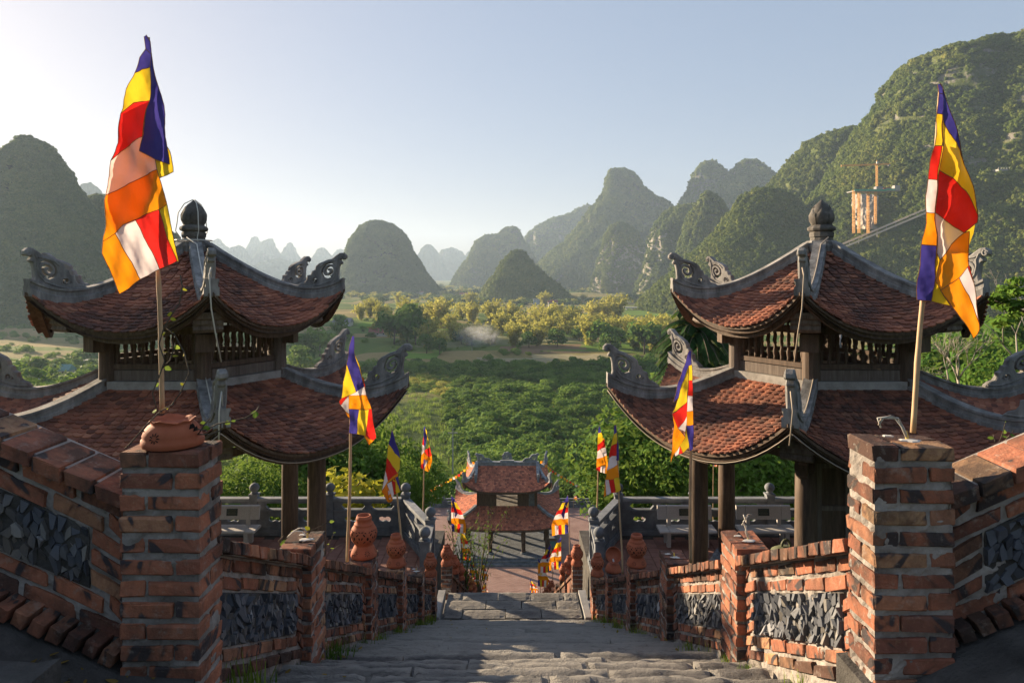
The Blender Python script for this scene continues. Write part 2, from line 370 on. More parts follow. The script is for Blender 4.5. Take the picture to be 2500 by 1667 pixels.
M_LEAFL = leaf_mat('leaf_light', [(0, (0.084,0.144,0.020)), (.5, (0.204,0.300,0.042)), (1, (0.348,0.396,0.066))])
M_LEAFY = leaf_mat('leaf_yellow', [(0, (.12,.15,.02)), (.5, (.30,.30,.03)), (1, (.50,.42,.05))], .35, (.5,.5,.05))
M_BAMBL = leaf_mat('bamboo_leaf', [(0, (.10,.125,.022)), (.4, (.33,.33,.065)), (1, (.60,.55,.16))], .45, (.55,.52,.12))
M_FOREST = leaf_mat('forest_leaf', [(0, (0.041,0.075,0.015)), (.4, (0.101,0.143,0.029)), (.75, (0.182,0.202,0.046)), (1, (0.338,0.293,0.083))], .25, wv=.018)
M_FINIAL = grain_mat('finial_stone', (.04,.036,.032), (.125,.115,.105), (.24,.225,.205), 3.5, .92, .7, .012, (1,1,1), 25)
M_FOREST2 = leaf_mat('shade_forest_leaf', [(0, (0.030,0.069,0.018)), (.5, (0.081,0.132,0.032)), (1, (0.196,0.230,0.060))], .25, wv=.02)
M_LEAFX = leaf_mat('glossy_leaf', [(0, (.010,.030,.010)), (.5, (.024,.070,.020)), (1, (.05,.12,.03))], .2)
M_BARK = grain_mat('bark', (.05,.04,.03), (.13,.105,.08), (.24,.20,.16), 6, .95, .8, .02, (3,3,.5), 30)
M_BARKP = grain_mat('pale_bark', (.20,.17,.14), (.36,.32,.27), (.48,.44,.38), 6, .9, .5, .01, (3,3,.5), 30)
# ---------------------------------------------------------------- stairs, brick pillars and walls
rng = random.Random(11)
def line1(Y): return -0.413 - 0.47*Y          # nosing line of the upper flight
def line2(Y): return -6.37 - 0.53*(Y - 13.7)
def xl_in(Y): return -1.28 - .0114*(Y - 2.75)  # inner face of the left wall
XR_IN = 1.457

def rough_block(hx, hy, hz, nx=3, ny=2, nz=2, amp=.004, bev=.006, seed=0, shear=0):
    """a slightly irregular bevelled block centred on the origin"""
    r = random.Random(seed); bm = bmesh.new()
    bmesh.ops.create_cube(bm, size=1)
    for v in bm.verts: v.co = Vector((v.co.x*2*hx, v.co.y*2*hy, v.co.z*2*hz))
    if bev: bmesh.ops.bevel(bm, geom=list(bm.edges), offset=bev, segments=1, affect='EDGES', profile=.5)
    for v in bm.verts: v.co += Vector((r.uniform(-amp, amp), r.uniform(-amp, amp), r.uniform(-amp, amp)))
    if shear:
        for v in bm.verts: v.co.z += shear*v.co.x
    me = bpy.data.meshes.new('block'); bm.to_mesh(me); bm.free(); return me
BRK = {}
def brick_mesh(kind, mat, shear=0):
    key = (kind, mat.name, shear)
    if key not in BRK:
        l = {'stretcher': (.108, .0525, .0295), 'header': (.0525, .110, .0325), 'coping': (.0525, .125, .031), 'half': (.052, .045, .032)}[kind]
        BRK[key] = []
        for k in range(5):
            me = rough_block(*l, amp=.0042, bev=.0045, seed=k*7+len(BRK), shear=shear); me.materials.append(mat); BRK[key].append(me)
    return rng.choice(BRK[key])

def rough_core(faces, nv, name, parent, seed):
    """mortar with smears: each face (p(s, t), outward, lengths) gridded and pushed in and out by noise"""
    m = MB()
    for fi, (fn, out, la, lb) in enumerate(faces):
        na_, nb_ = max(2, int(la/.016)), max(2, int(lb/.016)); S, T = np.meshgrid(np.linspace(0,1,na_+1), np.linspace(0,1,nb_+1))
        q = np.stack([S*la, T*lb, np.full_like(S, seed*1.37+fi*5.1)], -1)
        d = .0085*fbm(q*np.array([9,14,1]), 3, 12) + .005*fbm(q*np.array([40,40,1]), 2, 7) - .0015
        edge = np.minimum(np.minimum(S, 1-S)*la, np.minimum(T, 1-T)*lb); d = np.where(edge < .004, np.minimum(d, 0), d)
        vs = [fn(S[j,i], T[j,i]) + out*float(d[j,i]) for j in range(nb_+1) for i in range(na_+1)]
        m.add(vs, [(j*(na_+1)+i, j*(na_+1)+i+1, (j+1)*(na_+1)+i+1, (j+1)*(na_+1)+i) for j in range(nb_) for i in range(na_)])
    return m.build(name, M_MORTAR, parent)

def pillar(label, x0, x1, y0, y1, zb, zt, group, detail=True, mat=M_BRICK):
    """brick pier: three bricks to a course round a mortar core"""
    cx, cy = (x0+x1)/2, (y0+y1)/2
    t = thing('brick_pillar', label, 'pillar', (cx, cy, zb), group)
    e = .009; a0, a1, b0, b1, zz = x0+e, x1-e, y0+e, y1-e, zt-.022
    V3 = lambda *q: Vector(q)
    rough_core([(lambda s_, t_: V3(a0+(a1-a0)*s_, b0, zb+(zz-zb)*t_), V3(0,-1,0), a1-a0, zz-zb), (lambda s_, t_: V3(a1, b0+(b1-b0)*s_, zb+(zz-zb)*t_), V3(1,0,0), b1-b0, zz-zb),
                (lambda s_, t_: V3(a1+(a0-a1)*s_, b1, zb+(zz-zb)*t_), V3(0,1,0), a1-a0, zz-zb), (lambda s_, t_: V3(a0, b1+(b0-b1)*s_, zb+(zz-zb)*t_), V3(-1,0,0), b1-b0, zz-zb),
                (lambda s_, t_: V3(a0+(a1-a0)*s_, b0+(b1-b0)*t_, zz), V3(0,0,1), a1-a0, b1-b0)], 0, 'mortar_core', t, len(label)+x0*7+y0)
    n = int(round((zt-zb)/.0845)); c = (zt-zb)/n; wide = (x1-x0) > (y1-y0)
    La, Lb = (x1-x0, y1-y0) if wide else (y1-y0, x1-x0)      # long and short plan side
    for k in range(n):
        z = zt - (k+.5)*c + .004; flip = (k % 2) * 2 - 1
        lay = [(flip*(La/2-.0525), 0, True)] + [(-flip*(La/2-.110), s*(Lb/2-.0525), False) for s in (-1, 1)]
        for (a, b_, cross) in lay:
            sc_ = Vector((rng.uniform(.97, 1.0), rng.uniform(.97, 1.0), rng.uniform(.93, 1.06)))
            me = brick_mesh('stretcher', M_BRICKD if (k == 0 or k > n-3) and rng.random() < .6 else mat)
            yaw = (math.pi/2 if cross else 0) + (0 if wide else math.pi/2) + rng.choice((0, math.pi)) + rng.uniform(-.012, .012)
            px, py = (a, b_) if wide else (-b_, a)
            M = Matrix.Translation((cx+px+rng.uniform(-.003,.003), cy+py+rng.uniform(-.003,.003), z)) @ Matrix.Rotation(yaw, 4, 'Z') @ Matrix.Rotation(rng.uniform(-.012,.012), 4, 'X') @ Matrix.Diagonal((*sc_, 1))
            piece('brick', me, M, t)
    return t

def clip(poly, a, b, c):
    out = []
    for i in range(len(poly)):
        p, q = poly[i], poly[(i+1) % len(poly)]; dp = a*p[0]+b*p[1]-c; dq = a*q[0]+b*q[1]-c
        if dp <= 0: out.append(p)
        if (dp < 0 < dq) or (dq < 0 < dp):
            t_ = dp/(dp-dq); out.append((p[0]+(q[0]-p[0])*t_, p[1]+(q[1]-p[1])*t_))
    return out
def voronoi(w, h, n, seed, asp=1.7):
    w0, h0 = w, h; w = w*asp; r = random.Random(seed); nx = max(1, int(math.sqrt(n*w/h)*1.15)); ny = max(1, int(n/nx)); pts = []
    for i in range(nx):
        for j in range(ny): pts.append(((i+r.random())*w/nx, (j+.5*(i % 2)*.8+r.random()*.8)*h/ny % h))
    cells = []
    for i, p in enumerate(pts):
        poly = [(0,0),(w,0),(w,h),(0,h)]
        for j, q in enumerate(pts):
            if i == j or abs(p[0]-q[0]) > .55: continue
            a, b = q[0]-p[0], q[1]-p[1]; c = (q[0]**2+q[1]**2-p[0]**2-p[1]**2)/2
            poly = clip(poly, a, b, c)
            if len(poly) < 3: break
        if len(poly) >= 3: cells.append(((p[0]/asp, p[1]), [(x_/asp, y_) for x_, y_ in poly]))
    return cells

def wall_section(label, p0, d, nrm, slope, L, group=None, slate_n=70, near=False, thick=.2, foot=True):
    """sloping brick wall: two courses, a slate panel framed in brick, two courses, brick coping.
    u runs along d, courses follow the slope; w points out of the visible face"""
    d = Vector(d); nrm = Vector(nrm); p0 = Vector(p0); Zv_ = Vector((0,0,1))
    t = thing('brick_wall', label, 'wall', tuple(p0), group)
    def W(u, v, w): return p0 + d*u + nrm*w + Zv_*(v + slope*u)
    h = .6
    m = MB(); b = [W(0,-.35,-thick), W(L,-.35,-thick), W(L,-.35,-.012), W(0,-.35,-.012), W(0,h+.004,-thick), W(L,h+.004,-thick), W(L,h+.004,-.012), W(0,h+.004,-.012)]
    m.add(b, [(0,3,2,1),(4,5,6,7),(1,2,6,5),(0,1,5,4),(3,0,4,7)]); m.build('wall_core', M_MORTAR, t)
    rough_core([(lambda s_, t_: W(L*s_, -.35+(h+.354)*t_, -.0115), nrm, L, h+.354)], 0, 'mortar_face', t, len(label)+p0.y)
    sh = slope; c = h/7
    def brick(u, v, w, kind, mat, scl=(1,1,1)):
        M = frame(d, nrm, Zv_, W(u, v, w)) @ Matrix.Rotation(rng.uniform(-.012,.012), 4, 'Y') @ Matrix.Diagonal((scl[0], scl[1], scl[2], 1))
        if kind != 'coping' and rng.random() < .5: pass
        piece('coping_brick' if kind == 'coping' else 'brick', brick_mesh(kind, mat, sh), M, t)
    for k in (0, 1, 5, 6):
        u = -.12 if k % 2 else 0.0
        while u < L - .03:
            a, e = max(u, 0.0), min(u+.222, L)
            if e - a > .05:
                s = (e-a-.012)/.22
                brick((a+e)/2, (k+.5)*c, -.052+rng.uniform(-.004,.005), 'stretcher', M_BRICKD if (k in (0, 6) and rng.random() < .75) else M_BRICK, (s, 1, rng.uniform(.95,1.05)))
            u += .232
    su = .16 if L < 1.68 else .18
    for k in (2, 3, 4):
        for u in (su*.5, L-su*.5): brick(u, (k+.5)*c, -.052+rng.uniform(-.004,.004), 'stretcher', M_BRICK, ((su-.02)/.22, 1, 1))
    u = .0; cw = .118
    n = int(L/cw); cw = L/n
    for i in range(n): brick((i+.5)*cw, h+.037+rng.uniform(-.004,.004), -thick/2+.035, 'coping', M_BRICKD if rng.random() < .8 else M_BRICK, ((cw-.013)/.105, 1.08*rng.uniform(.98,1.02), 1))
    m = MB(); b = [W(0,h,-thick-.025), W(L,h,-thick-.025), W(L,h,.028), W(0,h,.028), W(0,h+.058,-thick-.025), W(L,h+.058,-thick-.025), W(L,h+.058,.028), W(0,h+.058,.028)]
    m.add(b, [(0,3,2,1),(4,5,6,7),(0,1,5,4),(1,2,6,5),(2,3,7,6),(3,0,4,7)]); m.build('coping_mortar', M_MORTAR, t)
    m = MB(); b = [W(su,2*c,-.05), W(L-su,2*c,-.05), W(L-su,2*c,-.006), W(su,2*c,-.006), W(su,5*c,-.05), W(L-su,5*c,-.05), W(L-su,5*c,-.006), W(su,5*c,-.006)]
    m.add(b, [(0,3,2,1),(4,5,6,7),(0,1,5,4),(1,2,6,5),(2,3,7,6),(3,0,4,7)]); m.build('slate_bed', M_DIRTY, t)
    # slate pieces, each its own cell with its own tilt
    pw, ph = L-2*su, 3*c-.006
    for (cx, cy), poly in voronoi(pw, ph, slate_n, hash(label) % 9999 if False else sum(map(ord, label))):
        gx = sum(p[0] for p in poly)/len(poly); gy = sum(p[1] for p in poly)/len(poly)
        ta, tb = rng.gauss(0,.32), rng.gauss(0,.28); out = rng.uniform(-.004,.030); k = rng.uniform(.84,1.04)
        vs = []; nn = len(poly)
        jt = [(rng.uniform(-.006,.006), rng.uniform(-.006,.006)) for _ in poly]
        for lvl in (0, 1):
            for p, j_ in zip(poly, jt):
                q = ((p[0]-gx)*k*(1 if lvl == 0 else .91)+j_[0], (p[1]-gy)*k*(1 if lvl == 0 else .91)+j_[1])
                w = -.05 if lvl == 0 else -.012+out + max(-.012, min(.02, q[0]*ta+q[1]*tb))
                vs.append((q[0], w, q[1]+slope*q[0]))
        me = bpy.data.meshes.new('slate'); me.from_pydata(vs, [], [tuple(range(nn)), tuple(range(2*nn-1, nn-1, -1))] + [(i, nn+i, nn+(i+1)%nn, (i+1)%nn) for i in range(nn)])
        me.materials.append(M_SLATE); me.update()
        piece('slate', me, frame(d, nrm, Zv_, W(su+gx, 2*c+.003+gy, 0)), t)
    return t

ordn = ['first', 'second', 'third', 'fourth', 'fifth', 'sixth', 'seventh', 'eighth', 'ninth', 'tenth']
PY = [4.44, 6.44, 8.42, 10.40, 12.38]
GP = 'brick pillars along the stair walls'; GW = 'slate-panelled brick walls of the upper stairs'
# right side
pillar('big sunlit brick pillar right of the stair top carrying the large flag', 1.457, 1.79, 2.75, 2.972, -1.80, -.685, GP)
pillar('big brick pillar left of the stair top under the broken terracotta pot', -1.608, -1.275, 2.79, 3.012, -1.86, -.72, GP)
topR = ['bare pillar with upright wire, next below the big right pillar', 'bare pillar with a short wire, second below the big right pillar',
        'right stair pillar under the tall intact terracotta pot, third below the big one', 'right stair pillar under the tipped open pot, beside a flagpole', 'last right pillar before the stone landing, under a small pot']
topL = ['bare pillar with a loop of wire, next below the big left pillar', 'left stair pillar under the largest whole terracotta pot',
        'left stair pillar under the second whole pot, third below the big one', 'bare left stair pillar with white plaster, fourth below the big one', 'last left pillar before the stone landing, under a small pot']
for i, y in enumerate(PY):
    zt = line1(y) + .72
    pillar(topR[i], XR_IN, XR_IN+.222, y, y+.332, line1(y+.33)-.28, zt, GP)
    xi = xl_in(y); pillar(topL[i], xi-.222, xi, y, y+.332, line1(y+.33)-.28, zt, GP)
secs = [(2.972, 4.44), (4.772, 6.44), (6.772, 8.42), (8.752, 10.40), (10.732, 12.38)]
wl_names = ['brick wall next below the big %s pillar of the stairs', 'second wall section down the %s side of the stairs', 'third wall section down the %s side of the stairs', 'fourth wall section down the %s side of the stairs', 'last wall section above the landing on the %s']
for i, (a, b) in enumerate(secs):
    wall_section('sunlit slate-panelled ' + wl_names[i] % 'right' if i < 2 else 'slate-panelled ' + wl_names[i] % 'right', (1.515, a, line1(a)), (0,1,0), (-1,0,0), -.47, b-a, GW, slate_n=190 if i < 2 else 100)
    xa, xb = xl_in(a)-.058, xl_in(b)-.058; dv = Vector((xa-xb, a-b, 0)); L = dv.length; dv.normalize()
    wall_section('shaded slate-panelled ' + wl_names[i] % 'left', (xb, b, line1(b)), tuple(dv), (-dv.y, dv.x, 0) if -dv.y > 0 else (dv.y, -dv.x, 0), .47*(b-a)/L, L, GW, slate_n=190 if i < 2 else 100)
# wings beside the big pillars, along the side flights
wall_section('brick wall with slate panel rising leftwards from the big left pillar', (-1.612, 2.90, -1.585), (-1,-.06,0), (.06,-1,0), .47, 1.75, GW, slate_n=230)
wall_section('brick wall with slate panel rising rightwards from the big right pillar', (3.55, 2.72, -1.585+.47*1.755), (-1,.08,0), (-.08,-1,0), -.47, 1.755, GW, slate_n=230)

# ---- stone steps
def stone_mesh(x0, x1, y0, y1, zt, th, seed, nx, ny, amp):
    r = random.Random(seed); xs = np.linspace(x0, x1, nx+1); ys = np.linspace(y0, y1, ny+1); vs = []; fs = []
    g = np.array([[(x, y, 0) for x in xs] for y in ys])
    nz = (fbm(np.stack([g[...,0]*4, g[...,1]*5, np.full(g.shape[:2], seed*3.1)], -1), 2, 3)*.5 + fbm(np.stack([g[...,0]*16, g[...,1]*22, np.full(g.shape[:2], seed*3.1)], -1), 3, 4)*.5)*amp
    ed = fbm(np.stack([g[...,0]*9, g[...,1]*9, np.full(g.shape[:2], seed*1.7+9)], -1), 3, 8)*amp*1.3
    for j in range(ny+1):
        for i in range(nx+1):
            e = (j in (0, ny)) or (i in (0, nx)); y = ys[j] + (ed[j,i] if j == ny else 0); x = xs[i] + (ed[j,i]*.6 if i in (0, nx) else 0)
            vs.append((x, y, zt + nz[j,i] - (.012 + abs(ed[j,i])*.5 if e else 0)))
    for j in range(ny):
        for i in range(nx): a = j*(nx+1)+i; fs.append((a, a+1, a+nx+2, a+nx+1))
    loop = [i for i in range(nx+1)] + [(j+1)*(nx+1)-1 for j in range(1, ny+1)] + [ny*(nx+1)+i for i in range(nx-1, -1, -1)] + [j*(nx+1) for j in range(ny-1, 0, -1)]
    b = len(vs); k = len(loop)
    for i in loop: vs.append((vs[i][0], vs[i][1] + (.006 if i >= ny*(nx+1) else 0), zt - th))
    for q in range(k): fs.append((loop[q], b+q, b+(q+1)%k, loop[(q+1)%k]))
    return vs, fs
def wear_edge(o, nx, ny, rows=1):
    a = o.data.attributes.new('wear', 'FLOAT', 'POINT'); n = len(o.data.vertices); v = np.zeros(n, np.float32)
    for j in range(ny+1-rows, ny+1): v[j*(nx+1):(j+1)*(nx+1)] = 1.0
    a.data.foreach_set('value', v); return o
st = thing('stone_staircase', None, None, (0.08, 7.5, -4.0)); st['kind'] = 'structure'
st['label'] = 'worn dark stone staircase dropping from the camera to the landing'
RIS, TRD = .16, .34
MB().add([(-1.7, 2.4, -2.4), (1.75, 2.4, -2.4), (1.75, 12.6, -6.75), (-1.7, 12.6, -6.75), (-1.7, 2.4, -1.86), (1.75, 2.4, -1.86), (1.75, 12.6, -6.56), (-1.7, 12.6, -6.56)],
         [(0,3,2,1),(4,5,6,7),(0,1,5,4),(1,2,6,5),(2,3,7,6),(3,0,4,7)]).build('stair_bed', M_CONC, st)
for k in range(1, 30):
    y1 = 2.65 + TRD*k; y0 = y1 - TRD - .05; zt = -1.66 - RIS*k
    x = xl_in(y1) - .06; xe = 1.50; near = k < 8
    while x < xe - .05:
        w = rng.uniform(.55, 1.15) if near else rng.uniform(.45, .95)
        if xe - (x + w) < .3: w = xe - x
        nx_, ny_ = (int(w/.035), 11) if near else (max(4, int(w/.12)), 3)
        vs, fs = stone_mesh(x+.006, x+w-.006, y0, y1+rng.uniform(-.015,.02), zt+rng.uniform(-.014,.014), .2, rng.randrange(9999), nx_, ny_, .015 if near else .012)
        tl_a, tl_b = rng.uniform(-.03,.03), rng.uniform(-.012,.012)
        vs = [(a_, b_, c_ + (b_-(y0+y1)/2)*tl_a + (a_-x-w/2)*tl_b) for a_, b_, c_ in vs]
        wear_edge(smooth_by_angle(MB().add(vs, fs).build('step_stone', M_STEP, st), 24), nx_, ny_, 2 if near else 1); x += w
# landing half way, three rows of big slabs
ld = thing('stone_landing', None, None, (0.03, 13.0, -6.4)); ld['kind'] = 'structure'; ld['label'] = 'flat landing of grey flagstones at the foot of the first flight'
MB().box((-1.62, 12.5, -6.8), (1.68, 13.56, -6.46)).build('landing_bed', M_CONC, ld)
for r_ in range(3):
    x = -1.27 + (0, .0, .0)[r_]; y0 = 12.54+.345*r_; first = True
    while x < 1.28:
        w = rng.uniform(.62, .82)
        if first: w *= (.5, .95, .42)[r_]; first = False
        if 1.30-(x+w) < .25: w = 1.30-x
        vs, fs = stone_mesh(x+.008, x+w-.008, y0+.008, y0+.337, -6.30+rng.uniform(-.008,.008), .16, rng.randrange(9999), 8, 4, .008)
        MB().add(vs, fs).build('flagstone', M_STEP, ld); x += w
for s, xa in ((-1, -1.455), (1, 1.315)):
    MB().add([(xa, 12.5, -6.42), (xa+.14, 12.5, -6.42), (xa+.14, 13.54, -6.42), (xa, 13.54, -6.42), (xa+.03*(s>0), 12.5, -6.27), (xa+.14-.03*(s<0), 12.5, -6.27), (xa+.14, 13.54, -6.25), (xa, 13.54, -6.25)],
         [(0,3,2,1),(4,5,6,7),(0,1,5,4),(1,2,6,5),(2,3,7,6),(3,0,4,7)]).build('side_curb', M_CONC, ld)
# top landing round the camera, side flights, gutters
tl = thing('top_landing', None, None, (0, 1, -1.7)); tl['kind'] = 'structure'; tl['label'] = 'stone landing at the head of the stairs between the side flights'
y = -1.0
while y < 2.6:
    x = -1.7
    while x < 1.69:
        w = min(rng.uniform(.6, .9), 1.70-x); y1 = min(y+.45, 2.99)
        vs, fs = stone_mesh(x+.006, x+w-.006, y+.006, y1-.006, -1.665, .2, rng.randrange(9999), 8, 5, .010)
        MB().add(vs, fs).build('flagstone', M_STEP, tl); x += w
    y += .45
MB().box((-1.9, -1.1, -2.1), (1.95, 2.7, -1.72)).build('landing_bed', M_CONC, tl)
for side in (-1, 1):
    sf = thing('side_flight', None, None, (side*2.2, 1.6, -1.7)); sf['kind'] = 'structure'
    sf['label'] = 'rough stone side flight rising %s from the top landing' % ('left' if side < 0 else 'right')
    for k in range(4):
        xa = 1.60 + .36*k if side < 0 else 1.78 + .36*k; zt = -1.34 + .165*k if side < 0 else -1.45+.165*k
        lo, hi = (xa, xa+.42) if side > 0 else (-xa-.42, -xa)
        vs, fs = stone_mesh(lo, hi, .2, 2.42 if side < 0 else 2.38, zt, .5, 70+k+side, 6, 34, .022)
        MB().add(vs, fs).build('step_stone', M_DIRTY, sf)
    xa, xb = (1.30, 3.2) if side < 0 else (1.42, 3.3); z0 = -1.655
    pts = [(xa, z0), (1.62, z0+.015), (xb, z0 + .47*(xb-1.62))]
    m = MB(); q = []
    for X, Z in pts: q += [(side*X, 2.30, Z), (side*X, 2.99, Z), (side*X, 2.30, Z-.3), (side*X, 2.99, Z-.3)]
    f = []
    for i in range(2): a = 4*i; f += [(a, a+4, a+5, a+1), (a+2, a+3, a+7, a+6), (a, a+2, a+6, a+4), (a+1, a+5, a+7, a+3)]
    f += [(0,1,3,2), (8,10,11,9)]
    m.add(q, f); m.build('gutter', M_DIRTY, sf)
    # toothed half-brick ledge at the foot of the wing wall
    for i in range(22):
        X = 1.66 + .070*i; Z = -1.60 + .47*(X-1.62) - .012
        me = brick_mesh('half', M_BRICKD, 0)
        M = Matrix.Translation((side*X, 2.855 - (.06*(X-1.6) if side < 0 else .085*(X-1.78)) + rng.uniform(-.006,.006), Z+.02)) @ Matrix.Rotation(-side*math.atan(.47), 4, 'Y') @ Matrix.Rotation(rng.uniform(-.08,.08), 4, 'Z') @ Matrix.Diagonal((.56, 1.2, .95, 1))
        piece('ledge_brick', me, M, sf)

# ---- second flight, below the landing
ls = MB(); k = 0
while True:
    y = 13.56 + .32*k; z = -6.30 - .17*(k+1)
    if z < -26.3: break
    ls.box((-1.2, y, z-.4), (1.2, y+.33, z)); k += 1
lo_ = ls.build('lower_stairs', M_STEP); lo_['kind'] = 'structure'; lo_['label'] = 'long second flight of stone steps down to the courtyard'
GL = 'brick posts along the lower flight'
LY = [13.75, 15.5, 17.3, 19.1, 20.9, 22.7, 24.5, 26.3, 28.1, 30.0]
for s in (-1, 1):
    sd = 'left' if s < 0 else 'right'
    for i, y in enumerate(LY):
        zt = line2(y) + .52; xa, xb = (1.215, 1.425)
        x0, x1 = (xa, xb) if s > 0 else (-xb, -xa)
        lab = '%s brick post on the %s of the lower flight%s' % (ordn[i], sd, ', standing at the landing edge' if i == 0 else '')
        if i < 4: pillar(lab, x0, x1, y, y+.21, zt-1.2 if i else zt-.62, zt, GL, mat=M_BRICKD)
        else:
            m = MB()
            for q in range(10): m.box((x0, y, zt-.085*(q+1)+.012), (x1, y+.21, zt-.085*q))
            m.box((x0+.008, y+.008, zt-1.1), (x1-.008, y+.202, zt-.01))
            m.top('brick_pillar', M_BRICKD, ((x0+x1)/2, y, zt-1.1), lab, 'pillar', GL)
        if i < len(LY)-1:
            yb = LY[i+1]; xm = s*1.32; m = MB()
            m.add([(xm-.07, y+.21, line2(y)-.5), (xm+.07, y+.21, line2(y)-.5), (xm+.07, yb, line2(yb)-.5), (xm-.07, yb, line2(yb)-.5),
                   (xm-.07, y+.21, line2(y)+.22), (xm+.07, y+.21, line2(y)+.22), (xm+.07, yb, line2(yb)+.32), (xm-.07, yb, line2(yb)+.32)],
                  [(0,3,2,1),(4,5,6,7),(0,1,5,4),(1,2,6,5),(2,3,7,6),(3,0,4,7)])
            w = thing('brick_wall', 'sloping brick wall between %s and %s posts, %s side of lower flight' % (ordn[i], ordn[i+1], sd), 'wall', (xm, y, line2(y)-.5), 'low walls of the lower flight')
            m.build('wall_body', M_BRICKD, w)
            m = MB(); m.add([(xm-.1, y+.21, line2(y)+.225), (xm+.1, y+.21, line2(y)+.225), (xm+.1, yb, line2(yb)+.325), (xm-.1, yb, line2(yb)+.325),
                   (xm-.1, y+.21, line2(y)+.29), (xm+.1, y+.21, line2(y)+.29), (xm+.1, yb, line2(yb)+.39), (xm-.1, yb, line2(yb)+.39)],
                  [(0,3,2,1),(4,5,6,7),(0,1,5,4),(1,2,6,5),(2,3,7,6),(3,0,4,7)]); m.build('coping', M_BRICKD, w)
# ---------------------------------------------------------------- curved roofs
class Roof:
    """tiers of curved tiled faces between a top polygon and an eave polygon; corners sweep up"""
    def __init__(s, top, eave, zt, zm, lift, k, p=2.4, curve=.25):
        s.top = [Vector(t) for t in top]; s.eave = [Vector(e) for e in eave]
        s.zt, s.zm, s.lift, s.k, s.p, s.curve = zt, zm, lift, k, p, curve; s.n = len(eave)
    def pt(s, i, a, q):
        """face i, a = 0 top .. 1 eave, q = -1..1 across"""
        n = s.n; t = (q+1)/2
        T = s.top[i].lerp(s.top[(i+1) % n], t); E = s.eave[i].lerp(s.eave[(i+1) % n], t)
        z = s.zt + (s.zm - s.zt)*(a*(1+s.curve) - s.curve*a*a) + s.lift*abs(q)**s.p*a**s.k
        b = T.lerp(E, a)
        out = (s.eave[i] - s.top[i]).normalized().lerp((s.eave[(i+1)%n] - s.top[(i+1)%n]).normalized(), t)
        bulge = .10*abs(q)**3*a**3*s.lift
        return Vector((b.x + out.x*bulge, b.y + out.y*bulge, z))
    def fr(s, i, a, q):
        e = 1e-3; p = s.pt(i, a, q); r = (s.pt(i, a, min(1, q+e)) - s.pt(i, a, max(-1, q-e))); d = s.pt(i, min(1, a+e), q) - s.pt(i, max(0, a-e), q)
        r.normalize(); d.normalize(); n = r.cross(d)
        if n.z < 0: n = -n
        return p, r, d, n.normalized()
def tile_shape(w, l, th):
    o = [(-w/2,0),(w/2,0),(w/2,l*.72),(w*.3,l*.95),(0,l),(-w*.3,l*.95),(-w/2,l*.72)]; n = len(o)
    vs = [(x, y, th + (.010 if y > l*.9 else 0)) for x, y in o] + [(x, y, 0) for x, y in o]
    fs = [tuple(range(n)), tuple(range(2*n-1, n-1, -1))] + [(i, n+i, n+(i+1)%n, (i+1)%n) for i in range(n)]
    return vs, fs
def lay_tiles(roof, rows, tw, faces=None, seed=0, expo=None, cam_key=None, jit=1.0):
    """list of (matrix, distance) for every tile"""
    r = random.Random(seed); out = []
    for i in (faces if faces is not None else range(roof.n)):
        # parametrise rows by arc length down the middle
        S = [roof.pt(i, a/60, 0) for a in range(61)]; cum = [0]
        for a in range(60): cum.append(cum[-1] + (S[a+1]-S[a]).length)
        for k in range(rows):
            L = cum[-1]*(k)/rows; j = 0
            while j < 59 and cum[j+1] < L: j += 1
            a0 = (j + (L-cum[j])/max(1e-6, cum[j+1]-cum[j]))/60
            Pq = [roof.pt(i, a0, -1+2*m/24) for m in range(25)]; cq = [0]
            for m in range(24): cq.append(cq[-1] + (Pq[m+1]-Pq[m]).length)
            n = max(1, int(cq[-1]/tw)); stag = .5 if k % 2 else 0
            for t in range(n + (1 if stag else 0)):
                Lq = (t + .5 - stag)/n*cq[-1]
                if Lq < .03 or Lq > cq[-1]-.03: continue
                m = 0
                while m < 23 and cq[m+1] < Lq: m += 1
                q = -1 + 2*(m + (Lq-cq[m])/max(1e-6, cq[m+1]-cq[m]))/24
                p, R_, D, N = roof.fr(i, a0, q)
                tilt = math.radians(7 + r.uniform(-2.5, 3.5)*jit); yaw = r.uniform(-.05,.05)*jit
                if r.random() < .05: yaw *= 3.5; tilt += r.uniform(-.02,.10)
                X = (R_ - D*R_.dot(D)).normalized()
                D2 = (D*math.cos(tilt) + N*math.sin(tilt)*1.0).normalized()
                N2 = X.cross(D2).normalized()
                if N2.dot(N) < 0: X = -X; N2 = -N2
                M = frame(X, D2, N2, p - N*.004 + N*r.uniform(0,.006)) @ Matrix.Rotation(yaw, 4, 'Z') @ Matrix.Diagonal((r.uniform(.96,1.02), r.uniform(.97,1.04), 1, 1))
                out.append((M, (p - Vector((0,0,0))).length, i, p))
    return out
def joined_tiles(name, tiles, shape, mat, parent, seed=1):
    vs0, fs0 = shape; V = np.array([(*v, 1) for v in vs0]); n = len(V); off = org(parent)
    allv = np.zeros((len(tiles)*n, 3), dtype=np.float32)
    for k, t in enumerate(tiles): allv[k*n:(k+1)*n] = (V @ np.array(t[0]).T)[:, :3] - np.array(off)
    fs = [tuple(k*n+i for i in f) for k in range(len(tiles)) for f in fs0]
    me = bpy.data.meshes.new(name); me.from_pydata(allv.tolist(), [], fs); me.materials.append(mat)
    at = me.attributes.new('rnd', 'FLOAT', 'FACE'); r = np.random.RandomState(seed)
    at.data.foreach_set('value', np.repeat(r.rand(len(tiles)), len(fs0)).astype(np.float32)); me.update()
    o = bpy.data.objects.new(name, me); COL.objects.link(o)
    if parent is not None: o.parent = parent; ORG[o.name] = off
    return o
